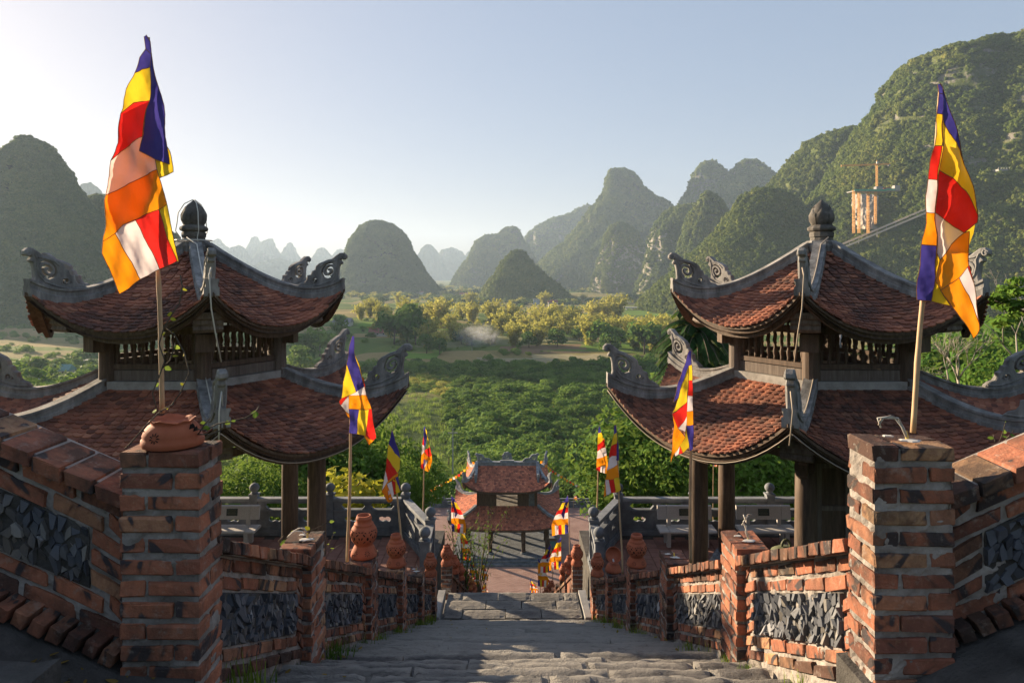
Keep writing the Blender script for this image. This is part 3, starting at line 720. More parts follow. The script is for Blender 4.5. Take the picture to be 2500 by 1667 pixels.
def surface(roof, drop, na=14, nq=20, rim=.0, ext=0):
    m = MB()
    for i in range(roof.n):
        vs = []
        for a in range(na+1):
            for q in range(nq+1):
                p, r, d, n = roof.fr(i, a/na, -1+2*q/nq); vs.append(p - Vector((0,0,drop)))
        m.add(vs, [(a*(nq+1)+q, a*(nq+1)+q+1, (a+1)*(nq+1)+q+1, (a+1)*(nq+1)+q) for a in range(na) for q in range(nq)])
    return m
def fascia(roof, parent, layers=((.0,.05,.06),(.06,.07,.07),(.14,.10,.09)), names=None, mats=None):
    """stacked eave boards following the curved eave; (inset, below, height)"""
    for li, (ins, below, hgt) in enumerate(layers):
        m = MB()
        for i in range(roof.n):
            pts = []
            for q in range(25):
                p = roof.pt(i, 1, -1+2*q/24); c = roof.pt(i, .8, -1+2*q/24); o = Vector((p.x-c.x, p.y-c.y, 0)).normalized()
                pts.append(p - o*ins - Vector((0,0,below)))
            m.sweep(pts, [(-.03,0),(.05,0),(.05,-hgt),(-.03,-hgt)])
        m.build('eave_board', (mats or M_WOOD), parent)
RIDGE_PROF = [(-.13,-.08),(-.13,.07),(-.10,.085),(-.10,.165),(-.125,.18),(-.125,.225),(.125,.225),(.125,.18),(.10,.165),(.10,.085),(.13,.07),(.13,-.08)]
def ridge(roof, i, parent, s0=.06, s1=1.0, sc_=1.0, name='hip_ridge', mat=None):
    pts = [roof.pt(i, s0 + (s1-s0)*k/22, -1) for k in range(23)]
    return smooth_by_angle(MB().sweep(pts, [(a*sc_, b*sc_) for a, b in RIDGE_PROF]).build(name, mat or M_RIDGE, parent), 30)
OUT = [(-.98,.05),(-.90,.12),(-.80,.15),(-.75,.22),(-.74,.30),(-.66,.32),(-.63,.40),(-.57,.42),(-.55,.50),(-.48,.555),(-.40,.575),(-.30,.60),(-.20,.595),(-.13,.63),(-.03,.665),(.06,.655),(.12,.60),(.125,.54),(.08,.505),(.035,.52),(.02,.56),(-.005,.50),(.035,.44),(.03,.415),(-.02,.40),(-.045,.30),(-.055,.15),(-.03,.02),(-.04,-.12),(-.5,-.13),(-.98,-.10)]
def ell(cx, cy, rx, ry, n=16, a0=0): return [(cx+rx*math.cos(a0+2*math.pi*k/n), cy+ry*math.sin(a0+2*math.pi*k/n)) for k in range(n)]
HOLE1 = [(-.42,.33),(-.40,.43),(-.33,.50),(-.23,.51),(-.15,.46),(-.12,.36),(-.14,.26),(-.20,.20),(-.30,.19),(-.38,.24)]
HOLE2 = [(-.66,.17),(-.60,.24),(-.53,.25),(-.50,.19),(-.55,.14)]
def scroll_mesh():
    """dragon-cloud ridge scroll as (verts, faces) in (u outward, v up, w thickness)"""
    V, Fc = plate(OUT, [HOLE1, HOLE2], .13, .018)
    V = [Vector(v) for v in V]; Fc = list(Fc)
    def spiral(c, r0, r1, turns, a0, w0, w1, th):
        n = int(18*turns); pts = []; ws = []
        for k in range(n+1):
            f = k/n; r = r0 + (r1-r0)*f; a = a0 + turns*2*math.pi*f; pts.append((c[0]+r*math.cos(a), c[1]+r*math.sin(a))); ws.append(w0+(w1-w0)*f)
        v, f = plate(stroke(pts, ws), [], th, .012); return v, f
    for args in (((-.27,.35), .155, .02, 1.5, -1.2, .055, .05, .15), ((-.58,.19), .085, .015, 1.25, -.6, .035, .03, .15), ((.06,.56), .055, .01, 1.1, 2.0, .035, .03, .155)):
        v, f = spiral(*args); b = len(V); V += [Vector(x) for x in v]; Fc += [tuple(b+i for i in g) for g in f]
    for pts, w in (([(-.95,.06),(-.7,.05),(-.45,.08),(-.22,.12),(-.12,.22),(-.085,.36),(-.09,.48),(-.04,.58)], .035), ([(-.95,-.02),(-.6,-.04),(-.3,.0),(-.12,.10)], .03), ([(-.46,.47),(-.36,.535),(-.22,.55),(-.1,.53)], .03)):
        v, f = plate(stroke(pts, [w]*len(pts)), [], .165, .012); b = len(V); V += [Vector(x) for x in v]; Fc += [tuple(b+i for i in g) for g in f]
    return V, Fc
SCROLL = scroll_mesh()
def put_scroll(roof, i, parent, sc_=1.0, lift=.12, name='ridge_scroll', mat=None, inset=.05):
    p = roof.pt(i, 1.0, -1); q = roof.pt(i, .82, -1); o = Vector((p.x-q.x, p.y-q.y, 0)).normalized(); sd = Vector((o.y, -o.x, 0))
    sl = (p.z - q.z)/max(.01, math.hypot(p.x-q.x, p.y-q.y))
    m = MB(); vs = []
    for v in SCROLL[0]:
        u = v.x*sc_; base = roof.pt(i, max(.5, 1.0 + min(0, u)*(.18/max(.01, (Vector((p.x-q.x, p.y-q.y, 0))).length))), -1)
        vs.append(Vector((p.x, p.y, 0)) + o*(u-inset) + sd*(v.z*sc_) + Vector((0,0, base.z*.75+p.z*.25 + lift + v.y*sc_)))
    m.add(vs, SCROLL[1]); return m.build(name, mat or M_RIDGE, parent)

def hexa(r, cx, cy, a0=0): return [Vector((cx + r*math.sin(R(a0+60*k)), cy - r*math.cos(R(a0+60*k)), 0)) for k in range(6)]
A0 = -30            # corners at -30, 30, 90, ... from the viewer, a flat side towards the stairs' top
TILE_S = tile_shape(.152, .205, .016); TILE_ME = None
BAL_ME = None
ZT = -7.2
def pavilion(label, Xc, Yc, side):
    global TILE_ME, BAL_ME
    t = thing('hexagonal_pavilion', label, 'pavilion', (Xc, Yc, ZT), 'pair of pavilions flanking the stairs')
    up = Roof(hexa(.22, Xc, Yc, A0), hexa(3.22, Xc, Yc, A0), .56, -1.02, .72, 4.2, 2.3, .27)
    lw = Roof(hexa(1.92, Xc, Yc, A0), hexa(4.62, Xc, Yc, A0), -2.22, -3.30, .93, 3.0, 2.3, .12)
    if TILE_ME is None:
        TILE_ME = bpy.data.meshes.new('roof_tile'); TILE_ME.from_pydata(TILE_S[0], [], TILE_S[1]); TILE_ME.materials.append(M_TILE); TILE_ME.update()
    roofs = []
    for nm, rf, rows, sub in (('upper_roof', up, 26, .10), ('lower_roof', lw, 21, .10)):
        ro = surface(rf, .012).build(nm, M_TILE, t); roofs.append(ro)
        so = surface(rf, sub+.05).build('soffit', M_WOOD, t)
        tl_ = lay_tiles(rf, rows, .15, seed=int(Xc*10)+rows)
        tl_.sort(key=lambda x: x[1] + (6 if x[2] not in (0, 5 if Xc > 0 else 1) else 0))
        for M, _, _, _ in tl_[:150]: piece('roof_tile', TILE_ME, M, ro)
        j = joined_tiles('roof_tiles', tl_[150:], TILE_S, M_TILE, ro, rows); j['kind'] = 'stuff'
        fascia(rf, t, ((.02,.015,.055),(.09,.075,.06),(.17,.14,.10)))
        for i in range(6): ridge(rf, i, t, .04 if rf is up else .0)
        for i in range(6): put_scroll(rf, i, t, 1.0 if rf is up else 1.12)
    # hub and lotus-bud finial
    MB().lathe([(.34,.30),(.36,.62),(.33,.66),(.33,.72),(.30,.74)], (Xc,Yc,0), 6, R(30)).build('hub', M_RIDGE, t)
    fin = MB().lathe([(.24,.735),(.23,.80),(.25,.83),(.25,.91),(.225,.93),(.285,.965),(.295,1.0),(.285,1.03),(.215,1.08),(.20,1.10)], (Xc,Yc,0), 12, 0).build('finial', M_FINIAL, t)
    bud = MB(); bud.lathe([(.17,1.09),(.225,1.15),(.242,1.24),(.235,1.34),(.20,1.44),(.13,1.53),(.055,1.59),(.012,1.635)], (Xc,Yc,0), 20)
    smooth_by_angle(bud.build('lotus_bud', M_FINIAL, fin), 50)
    for k in range(6):
        a = R(60*k+10); pm = MB(); n_ = 7; vs = []
        for j in range(n_+1):
            f = j/n_; z = 1.08+.42*f; rr = np.interp(f, [0,.25,.6,1], [.205,.255,.262,.165]); hw = .125*math.sin(math.pi*min(1,(.18+f*.82)))**.6*(1 if f < .95 else .3)
            for w_ in (-1,-.5,0,.5,1):
                aa = a + w_*hw/rr*1.0; r2 = rr + .012*(1-abs(w_)); vs.append((Xc+r2*math.cos(aa), Yc+r2*math.sin(aa), z - abs(w_)*.06*f))
        pm.add(vs, [(j*5+w_, j*5+w_+1, (j+1)*5+w_+1, (j+1)*5+w_) for j in range(n_) for w_ in range(4)]); pm.build('petal', M_FINIAL, fin, smooth=True)
    # drum: posts, rails, balusters
    DR = hexa(1.86, Xc, Yc, A0); zlo, zhi = -2.25, -1.0
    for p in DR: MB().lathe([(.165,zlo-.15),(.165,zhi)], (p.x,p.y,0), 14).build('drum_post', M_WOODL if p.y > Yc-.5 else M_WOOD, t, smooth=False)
    if BAL_ME is None:
        pr = [(.028,0),(.04,.03),(.03,.06),(.045,.12),(.05,.17),(.032,.24),(.026,.30),(.04,.33),(.026,.36),(.036,.44),(.042,.48),(.028,.53),(.028,.56)]
        BAL_ME = MB().lathe(pr, (0,0,0), 8).mesh('baluster', M_WOOD, smooth=True)
    for i in range(6):
        a, b = DR[i], DR[(i+1)%6]; d = (b-a).normalized()
        for nm, z, w, h, mt in (('top_rail',-1.10,.14,.14,M_WOOD),('bottom_rail',-1.80,.14,.10,M_WOOD),('sill_beam',-1.97,.12,.20,M_WOODL),('plaster_band',-2.16,.30,.16,M_PLAST)):
            MB().bar(a+Vector((0,0,z)), b+Vector((0,0,z)), w, h).build(nm, mt, t)
        for k in range(10):
            q = a.lerp(b, (k+1.15)/11.3); piece('baluster', BAL_ME, Matrix.Translation((q.x,q.y,-1.755)) @ Matrix.Diagonal((1,1,1.05,1)), t)
    # floor inside the drum keeps the view through the balusters short
    # hip beams with carved block ends under the corners
    for rf, rin, zin in ((up, 1.9, -1.02), (lw, 2.55, -3.15)):
        for i in range(6):
            o = (rf.eave[i] - Vector((Xc,Yc,0))); L = o.length; o.normalize(); sd = Vector((o.y,-o.x,0)); c = Vector((Xc,Yc,0))
            pe = rf.pt(i, .86, -1); ze = pe.z - .30
            A = c + o*rin + Vector((0,0,zin)); B = c + o*(L*.84) + Vector((0,0,ze))
            MB().bar(A, B, .16, .26).build('hip_beam', M_WOOD, t)
            blk = MB()
            prof = [(.10,.16),(.10,.10),(.02,.06),(.03,.0),(-.02,-.05),(.0,-.11),(-.06,-.16),(-.34,-.20),(-.46,-.08),(-.46,.16)]
            e = c + o*(L*.86) + Vector((0,0,ze - .14)); n_ = len(prof)
            for hw, ofs in ((.26, 0),):
                vs = [e + o*u + sd*s_*hw*(1 if u > -.3 else .7) + Vector((0,0,v)) for s_ in (-1,1) for u, v in prof]
                blk.add(vs, [tuple(range(n_-1,-1,-1)), tuple(range(n_,2*n_))] + [(k, (k+1)%n_, n_+(k+1)%n_, n_+k) for k in range(n_)])
            b_ = blk.build('carved_bracket', M_WOODL, t)
            cp = MB(); cp.obox(frame(o, sd, (0,0,1), e+o*-.16+Vector((0,0,.185))), .30, .30, .022); cp.build('bracket_cap', M_WOODL, t)
            MB().obox(frame(o, sd, (0,0,1), c+o*(rin+.22)+Vector((0,0,zin-.30))), .12, .17, .17).build('beam_block', M_WOOD, t)
    # outer columns on stone bases, tie beams
    OC = hexa(2.70, Xc, Yc, A0)
    for p in OC:
        cl = MB().lathe([(.20,ZT+.16),(.205,-5.5),(.195,-4.4),(.18,-2.9)], (p.x,p.y,0), 18).build('column', M_WOOD, t, smooth=True)
        MB().lathe([(.34,ZT),(.34,ZT+.07),(.29,ZT+.11),(.27,ZT+.17)], (p.x,p.y,0), 18).build('column_base', M_RAIL, cl)
        o = (p - Vector((Xc,Yc,0))).normalized()
        sv = [(0,.0),(.62,.0),(.58,-.12),(.45,-.18),(.40,-.34),(.24,-.42),(.20,-.62),(0,-.72)]; sd = Vector((o.y,-o.x,0)); b = MB(); n_ = len(sv)
        vs = [p + o*(.17+u) + sd*s_*.07 + Vector((0,0,-3.02+v)) for s_ in (-1,1) for u, v in sv]
        b.add(vs, [tuple(range(n_-1,-1,-1)), tuple(range(n_,2*n_))] + [(k,(k+1)%n_,n_+(k+1)%n_,n_+k) for k in range(n_)]); b.build('bracket_arm', M_WOOD, t)
    for i in range(6):
        for z, h in ((-3.0,.22),(-3.42,.14)): MB().bar(OC[i]+Vector((0,0,z)), OC[(i+1)%6]+Vector((0,0,z)), .12, h).build('tie_beam', M_WOOD, t)
        MB().bar(OC[i]+Vector((0,0,-2.85)), DR[i]+Vector((0,0,-2.35)), .14, .2).build('rafter_beam', M_WOOD, t)
    # stone floor platform
    MB().lathe([(3.1,ZT-.1),(3.1,ZT+.012)], (Xc,Yc,0), 6, R(0)).build('floor_plinth', M_CONC, t)
    # cable running down the near hip and round the finial
    i = 0 if Xc > 0 else 1
    pts = [Vector((Xc,Yc-.33,.80))] + [up.pt(i, .08+.84*k/14, -1) + Vector((.03,-.02,.24)) for k in range(15)]
    pe = up.pt(i, 1, -1); pts += [pe + Vector((0,-.03,.42)), pe + Vector((0,-.1,.30)), pe + Vector((.0,-.02,-.3)), pe + Vector((0,.15,-.75)), pe + Vector((.02,.35,-1.3))]
    MB().tube(pts, .013, 6).build('cable', M_WIRE if Xc < 0 else M_CORD, t, smooth=True)
    pts = [lw.pt(i, .02+.9*k/14, -1) + Vector((.05,-.02,.24)) for k in range(15)]; pe = lw.pt(i, 1, -1)
    pts += [pe + Vector((0,-.03,.5)), pe + Vector((0,-.12,.2)), pe + Vector((-.03,-.06,-.35))]
    MB().tube(pts, .012, 6).build('cable', M_WIRE if Xc < 0 else M_CORD, t, smooth=True)
    if Xc < 0:
        for k in range(3):
            a = 2.1*k+1.2; pts = [Vector((Xc + .36*math.cos(a)*f2, Yc + .36*math.sin(a)*f2, z)) for f2, z in ((.05,1.64),(.55,1.55),(.9,1.35),(.98,1.1),(1.05,.95),(.75,.8),(.9,.7))]
            MB().tube(pts, .011, 6).build('cable', M_WIRE, t, smooth=True)
        MB().tube([Vector((Xc+.37*math.cos(a/12*2*math.pi), Yc+.37*math.sin(a/12*2*math.pi), .745)) for a in range(13)], .014, 6).build('cable', M_WIRE, t, smooth=True)
    # eave cable swag along the lower roof
    for i in ((0,5) if Xc > 0 else (0,1)):
        pts = [lw.pt(i, 1.0, -1+2*k/20) + Vector((0,-.06,-.16)) for k in range(21)]; MB().tube(pts, .009, 5).build('cable', M_CORD, t, smooth=True)
    return t, up, lw, OC, DR
PAVR = pavilion('two-tiered hexagonal pavilion right of the stairs, tall flag in front of it', 6.80, 15.0, 1)
PAVL = pavilion('two-tiered hexagonal pavilion left of the stairs with white cable on its ridge', -6.99, 15.0, -1)
# wooden back screen and bronze bell in the right pavilion
t = PAVR[0]; OC = PAVR[3]
def screen(t, a, b):
    d = (b-a).normalized(); m = MB(); m.bar(a+d*.2+Vector((0,0,-5.2)), b-d*.2+Vector((0,0,-5.2)), .05, 3.9); s_ = m.build('wooden_screen', M_WOOD, t)
    L = (b-a).length-.4
    for k in range(5):
        q = a + d*(.2 + L*k/4); MB().bar(q+Vector((0,-.02,-7.1)), q+Vector((0,-.02,-3.4)), .09, .09, up=(0,1,0)).build('stile', M_WOODL, s_)
    for z in (-6.9,-5.9,-4.4,-3.6): MB().bar(a+d*.2+Vector((0,-.02,z)), b-d*.2+Vector((0,-.02,z)), .08, .09).build('screen_rail', M_WOODL, s_)
screen(t, OC[0].lerp(OC[1], .05)+Vector((0,.25,0)), OC[1]+Vector((0,.25,0)))
bell = thing('bronze_bell', 'large greenish bronze bell hanging inside the right pavilion behind a column', 'bell', (5.78, 14.4, -6.95))
M_BRONZE = grain_mat('bronze', (.05,.06,.035), (.12,.13,.075), (.20,.21,.13), 6, .55, .3, .004)
smooth_by_angle(MB().lathe([(.52,0),(.50,.05),(.45,.12),(.42,.3),(.40,.7),(.37,.95),(.30,1.12),(.16,1.2),(.0,1.22)], (5.78,14.4,-6.95), 28).build('bell_body', M_BRONZE, bell), 40)
MB().tube([(5.78+.09*math.cos(a), 14.4, -5.73+.14*math.sin(a)) for a in np.linspace(0, math.pi, 9)], .03, 8).build('bell_crown', M_BRONZE, bell)
# ---------------------------------------------------------------- terraces, balustrades, benches
def terrace(side):
    sd = 'left' if side < 0 else 'right'
    t = thing('pavilion_terrace', None, None, (side*6, 15, ZT)); t['kind'] = 'structure'; t['label'] = 'red tiled terrace round the %s pavilion' % sd
    def bx(x0, x1): return (min(side*x0, side*x1), max(side*x0, side*x1))
    a, b = bx(1.9, 13.5); MB().box((a, 11.2, ZT-1.6), (b, 19.3, ZT-.03)).build('retaining_base', M_DIRTY, t)
    # ~290 laid tiles where the photograph looks between wall and rail
    me = rough_block(.140, .140, .014, amp=.001, bev=.004, seed=5); me.materials.append(M_FLOORT)
    for i in range(17):
        for j in range(17):
            X = 2.25+.292*i; Y = 13.9+.292*j + (.146 if i % 2 else 0)
            if Y > 18.6: continue
            piece('floor_tile', me, Matrix.Translation((side*X, Y, ZT-.012+rng.uniform(-.002,.002))), t)
    MB().box((*bx(7.1, 13.4)[:1], 11.3, ZT-.03), (bx(7.1, 13.4)[1], 18.7, ZT-.004)).build('plain_floor', M_FLOORT, t)
    MB().box((bx(1.95, 7.1)[0], 11.3, ZT-.03), (bx(1.95, 7.1)[1], 13.75, ZT-.004)).build('edge_floor', M_CONC, t)
    return t
def bal_panel(a, b, z, zb, parent, bays=2):
    """pierced stone panel, mid rail with slots, moulded top rail from a to b; z, zb = floor heights at both ends"""
    a = Vector((a[0], a[1], z)); b = Vector((b[0], b[1], zb)); h = b - a; L = math.hypot(h.x, h.y); sl = h.z/L
    d = Vector((h.x/L, h.y/L, 0)); n = Vector((d.y, -d.x, 0))
    def put(vs, fs, name, mat):
        MBo = MB(); MBo.add([a + d*v[0] + n*v[2] + Vector((0,0, v[1] + sl*v[0])) for v in vs], fs); return MBo.build(name, mat, parent)
    bw = L/bays; holes = []; slots = []
    for k in range(bays):
        c = (k+.5)*bw
        for s in (-1, 1): holes.append(ell(c+s*.095, .43, .088, .075, 12))
    # twin circles merged to one opening
    hl = []
    for k in range(bays):
        c = (k+.5)*bw; pts = []
        for i in range(9): an = R(40+280*i/8); pts.append((c-.085+.085*math.cos(an), .43+.075*math.sin(an)))
        for i in range(9): an = R(220+280*i/8); pts.append((c+.085+.085*math.cos(an), .43+.075*math.sin(an)))
        hl.append(pts)
    v, f = plate([(0,.10),(L,.10),(L,.66),(0,.66)], hl, .10, .006); put(v, f, 'pierced_panel', M_RAIL)
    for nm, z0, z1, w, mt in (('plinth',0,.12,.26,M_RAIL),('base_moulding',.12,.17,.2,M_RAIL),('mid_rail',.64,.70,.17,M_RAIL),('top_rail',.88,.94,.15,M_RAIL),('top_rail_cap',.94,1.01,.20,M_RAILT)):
        put([(x, y, w_) for x in (0, L) for y, w_ in ((z0,-w/2),(z0,w/2),(z1,w/2),(z1,-w/2))], [(0,3,2,1),(4,5,6,7),(0,1,5,4),(1,2,6,5),(2,3,7,6),(3,0,4,7)], nm, mt)
    for k in range(bays+1):
        c = k*bw; hw = .16 if 0 < k < bays else .30
        lo, hi = max(0, c-hw), min(L, c+hw)
        o = [(lo,.70),(hi,.70),(max(lo, hi-.09) if k < bays else hi,.80),(hi if k == bays else hi-.02,.88),(lo if k == 0 else lo+.02,.88),(min(hi, lo+.09) if k > 0 else lo,.80)]
        v, f = plate(o, [], .10, .006); put(v, f, 'slot_bracket', M_RAIL)
        if 0 < k < bays: put([(x, y, w_) for x in (c-.035, c+.035) for y, w_ in ((.17,-.065),(.17,.065),(.64,.065),(.64,-.065))], [(0,3,2,1),(4,5,6,7),(0,1,5,4),(1,2,6,5),(2,3,7,6),(3,0,4,7)], 'panel_stile', M_RAIL)
    for k in range(bays):      # raised frame round each panel
        for y0, y1, x0, x1 in ((.19,.225,k*bw+.08,(k+1)*bw-.08),(.585,.62,k*bw+.08,(k+1)*bw-.08)):
            put([(x, y, w_) for x in (x0, x1) for y, w_ in ((y0,-.062),(y0,.062),(y1,.062),(y1,-.062))], [(0,3,2,1),(4,5,6,7),(0,1,5,4),(1,2,6,5),(2,3,7,6),(3,0,4,7)], 'panel_frame', M_RAIL)
def bal_post(x, y, z, parent, h=1.08, w=.21):
    p = MB(); p.box((x-w/2, y-w/2, z), (x+w/2, y+w/2, z+h)); p.box((x-w/2-.02, y-w/2-.02, z+h), (x+w/2+.02, y+w/2+.02, z+h+.05)); p.box((x-w/2-.03, y-w/2-.03, z), (x+w/2+.03, y+w/2+.03, z+.14))
    po = p.build('post', M_RAIL, parent)
    pr = [(.075,.05),(.10,.07),(.07,.10)] + [(.135*math.sin(a), .215-.125*math.cos(a)) for a in np.linspace(.55, math.pi-.02, 10)]
    smooth_by_angle(MB().lathe([(r_, z+h+q) for r_, q in pr], (x, y, 0), 16).build('ball_finial', M_RAIL, po), 60)
for side in (-1, 1):
    terrace(side); sd = 'left' if side < 0 else 'right'
    b = thing('stone_balustrade', 'bluestone balustrade with ball finials round the %s terrace' % sd, 'balustrade', (side*5, 18.9, ZT), 'balustrades of the terraces')
    xs = [2.95, 5.05, 7.15, 9.25, 11.35, 13.4]
    for i, x in enumerate(xs): bal_post(side*x, 18.95, ZT, b)
    for i in range(len(xs)-1): bal_panel((side*(xs[i]+.105), 18.95), (side*(xs[i+1]-.105), 18.95), ZT, ZT, b)
    bal_post(side*2.03, 17.0, ZT, b); bal_post(side*2.0, 15.65, ZT, b)
    bal_panel((side*2.90, 18.83), (side*2.08, 17.11), ZT, ZT, b, 2); bal_panel((side*2.03, 16.9), (side*2.0, 15.77), ZT, ZT, b, 1)
def bench(x, y, label, yaw=0):
    t = thing('garden_bench', label, 'bench', (x, y, ZT), 'pale stone benches on the terraces')
    def bx(a, b_, nm, mt, par=t, cx=None):
        m = MB(); m.box((x+a[0], y+a[1], ZT+a[2]), (x+b_[0], y+b_[1], ZT+b_[2])); return m.build(nm, mt, par)
    for s in (-1, 1):
        bx((s*.50-.05, -.20, 0), (s*.50+.05, -.08, .39), 'leg', M_BENCH); bx((s*.50-.05, .12, 0), (s*.50+.05, .24, .39), 'leg', M_BENCH)
        bx((s*.42-.05, .17, .44), (s*.42+.05, .23, .66), 'back_support', M_BENCH)
    for a, b_ in ((-.75,-.50),(-.49,.49),(.50,.75)):
        m = MB(); pr = [(-.26,.39),(-.26,.43),(-.22,.45),(.24,.455),(.26,.43),(.26,.39)]
        n_ = len(pr); vs = [(x+u, y+p, ZT+q) for u in (a, b_) for p, q in pr]
        m.add(vs, [tuple(range(n_-1,-1,-1)), tuple(range(n_,2*n_))] + [(k,(k+1)%n_,n_+(k+1)%n_,n_+k) for k in range(n_)]); m.build('seat', M_BENCH, t)
        m = MB(); pr = [(.15,.62),(.21,.62),(.27,.96),(.25,.985),(.20,.96)]; n_ = len(pr); vs = [(x+u*.97, y+p, ZT+q) for u in (a, b_) for p, q in pr]
        m.add(vs, [tuple(range(n_-1,-1,-1)), tuple(range(n_,2*n_))] + [(k,(k+1)%n_,n_+(k+1)%n_,n_+k) for k in range(n_)]); bk = m.build('backrest', M_BENCH, t)
    m = MB(); m.add([(x-.15,y+.150,ZT+.72),(x+.15,y+.150,ZT+.72),(x+.15,y+.176,ZT+.90),(x-.15,y+.176,ZT+.90)], [(0,1,2,3)]); pl = m.build('plaque', M_PLAQUE, t)
    m = MB()
    for k in range(4):
        zz = .745+.036*k; yy = y+.150+.026*(zz-.72)/.18 - .004; w = (.10,.12,.09,.11)[k]
        for q in range(6): m.add([(x-w+q*w/3, yy, ZT+zz),(x-w+q*w/3+w*.24, yy, ZT+zz),(x-w+q*w/3+w*.24, yy+.002, ZT+zz+.012),(x-w+q*w/3, yy+.002, ZT+zz+.012)], [(0,1,2,3)])
    m.build('plaque_lettering', M_PLETTER, pl)
bench(P(1672,1310,18.35).x, 18.2, 'pale stone bench with dark plaque partly hidden by the pavilion column')
bench(P(1865,1310,18.35).x, 18.2, 'pale stone bench fully in view right of the pavilion column')
bench(P(566,1310,18.35).x, 18.2, 'pale stone bench behind the big left pillar, left terrace')

# ---------------------------------------------------------------- central two-tiered gate pavilion
def rect_roof(x0, x1, y0, y1, X0, X1, Y0, Y1, *a): # top rect, eave rect
    return Roof([(x0,y0,0),(x1,y0,0),(x1,y1,0),(x0,y1,0)], [(X0,Y0,0),(X1,Y0,0),(X1,Y1,0),(X0,Y1,0)], *a)
CZ = -26.4; gx = -.48
g = thing('gate_pavilion', 'two-tiered rectangular gate pavilion with red tiled roofs in the courtyard below', 'pavilion', (gx, 67, CZ))
uR = rect_roof(gx-3.0, gx+3.0, 66.8, 67.2, gx-4.05, gx+4.05, 63.2, 70.8, -18.72, -20.15, 1.0, 3.0, 4.5, .22)
lR = rect_roof(gx-2.9, gx+2.9, 65.0, 69.0, gx-5.3, gx+5.3, 62.4, 71.6, -22.05, -23.35, 1.0, 3.0, 4.5, .15)
TS2 = tile_shape(.20, .30, .03)
for nm, rf, rows in (('upper_roof', uR, 17), ('lower_roof', lR, 13)):
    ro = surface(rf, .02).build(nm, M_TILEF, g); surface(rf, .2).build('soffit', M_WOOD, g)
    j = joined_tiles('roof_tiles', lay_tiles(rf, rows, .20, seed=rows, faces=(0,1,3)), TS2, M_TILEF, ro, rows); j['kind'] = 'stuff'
    fascia(rf, g, ((.02,.03,.10),(.12,.12,.12)))
    for i in range(4): ridge(rf, i, g, .02, 1.0, 1.0, mat=M_RAILT)
    for i in range(4): put_scroll(rf, i, g, 1.15, .12, mat=M_RAILT)
m = MB(); m.box((gx-3.05, 66.8, -18.75), (gx+3.05, 67.2, -18.42)); m.box((gx-3.1, 66.75, -18.42), (gx+3.1, 67.25, -18.34)); m.build('main_ridge', M_RAILT, g)
for s in (-1, 1):
    V, Fc = SCROLL; mm = MB(); mm.add([Vector((gx+s*(3.0+v.x*1.25), 67+v.z*1.5, -18.42+v.y*1.35)) for v in V], Fc); mm.build('ridge_scroll', M_RAILT, g)
    mm = MB(); mm.add([Vector((gx+s*(2.05+v.x*.7), 67+v.z*1.3, -18.40+v.y*.65)) for v in V], Fc); mm.build('ridge_scroll', M_RAILT, g)
    mm = MB(); mm.add([Vector((gx+s*(2.95+v.z*1.3), 65.0-v.x*.9-.8, -19.45+v.y*1.1)) for v in V], Fc); mm.build('hip_scroll', M_RAILT, g)
    MB().bar((gx+s*2.97, 66.9, -18.5), (gx+s*2.97, 64.9, -19.45), .28, .42).build('gable_ridge', M_RAILT, g)
    mm = MB(); mm.add([Vector((gx+s*(3.35-v.x*.9), 65.0-v.z*1.0-.2+v.x*-.5, -19.75+v.y*.9)) for v in V], Fc); mm.build('hip_scroll', M_RAILT, g)
med = MB(); mv, mf = plate([(.5*math.cos(a)*(1+.07*math.cos(9*a)), .42+.55*math.sin(a)*(1+.07*math.cos(9*a))) for a in np.linspace(-.35, math.pi+.35, 26)], [ell(0,.46,.16,.16,14)], .16, .02)
med.add([Vector((gx+v[0], 67+v[2], -18.36+v[1])) for v in mv], mf); med.box((gx-.68, 66.85, -18.36), (gx+.68, 67.15, -18.2)); md = med.build('ridge_medallion', M_RAILT, g)
mv, mf = plate(ell(0,.46,.11,.11,12), [], .2, .02); mm = MB(); mm.add([Vector((gx+v[0], 67+v[2], -18.36+v[1])) for v in mv], mf); mm.build('disc', M_RAILT, md)
# storey between the roofs, columns, floor
for x in (-2.75,-1.15,1.15,1.95,2.75):
    MB().box((gx+x-.13, 65.0, -22.2), (gx+x+.13, 65.26, -19.9)).build('storey_post', M_WOOD, g)
    MB().box((gx+x-.13, 68.74, -22.2), (gx+x+.13, 69.0, -19.9)).build('storey_post', M_WOOD, g)
for x0, x1 in ((-2.62,-1.28),(1.28,1.82)): MB().box((gx+x0, 65.08, -22.15), (gx+x1, 65.14, -19.9)).build('shutter_panel', M_WOOD, g)
MB().box((gx+2.08, 65.08, -22.15), (gx+2.62, 65.14, -19.9)).build('grey_shutter', M_RAIL, g)
for k in range(22): MB().box((gx-1.0+.0955*k-.016, 65.10, -22.15), (gx-1.0+.0955*k+.016, 65.13, -20.0)).build('window_bar', M_WOOD, g)
for z in (-22.12,-21.2,-20.4): MB().box((gx-1.02, 65.08, z), (gx+1.02, 65.15, z+.05)).build('window_rail', M_WOOD, g)
MB().box((gx-3.0, 64.85, -22.25), (gx+3.0, 69.15, -22.12)).build('sill_band', M_PLAST, g)
MB().box((gx-2.6, 65.2, -20.35), (gx+2.6, 68.8, -20.2)).build('ceiling', M_WOOD, g)
for x in (-3.75,-1.55,1.55,3.75):
    for y in (63.6, 66.4, 70.3):
        c_ = MB().lathe([(.19, CZ+.45),(.19,-23.1)], (gx+x, y, 0), 12).build('column', M_WOOD, g, smooth=True)
        MB().lathe([(.28, CZ+.43),(.28,CZ+.52),(.22,CZ+.6)], (gx+x, y, 0), 12).build('column_base', M_RAIL, c_)
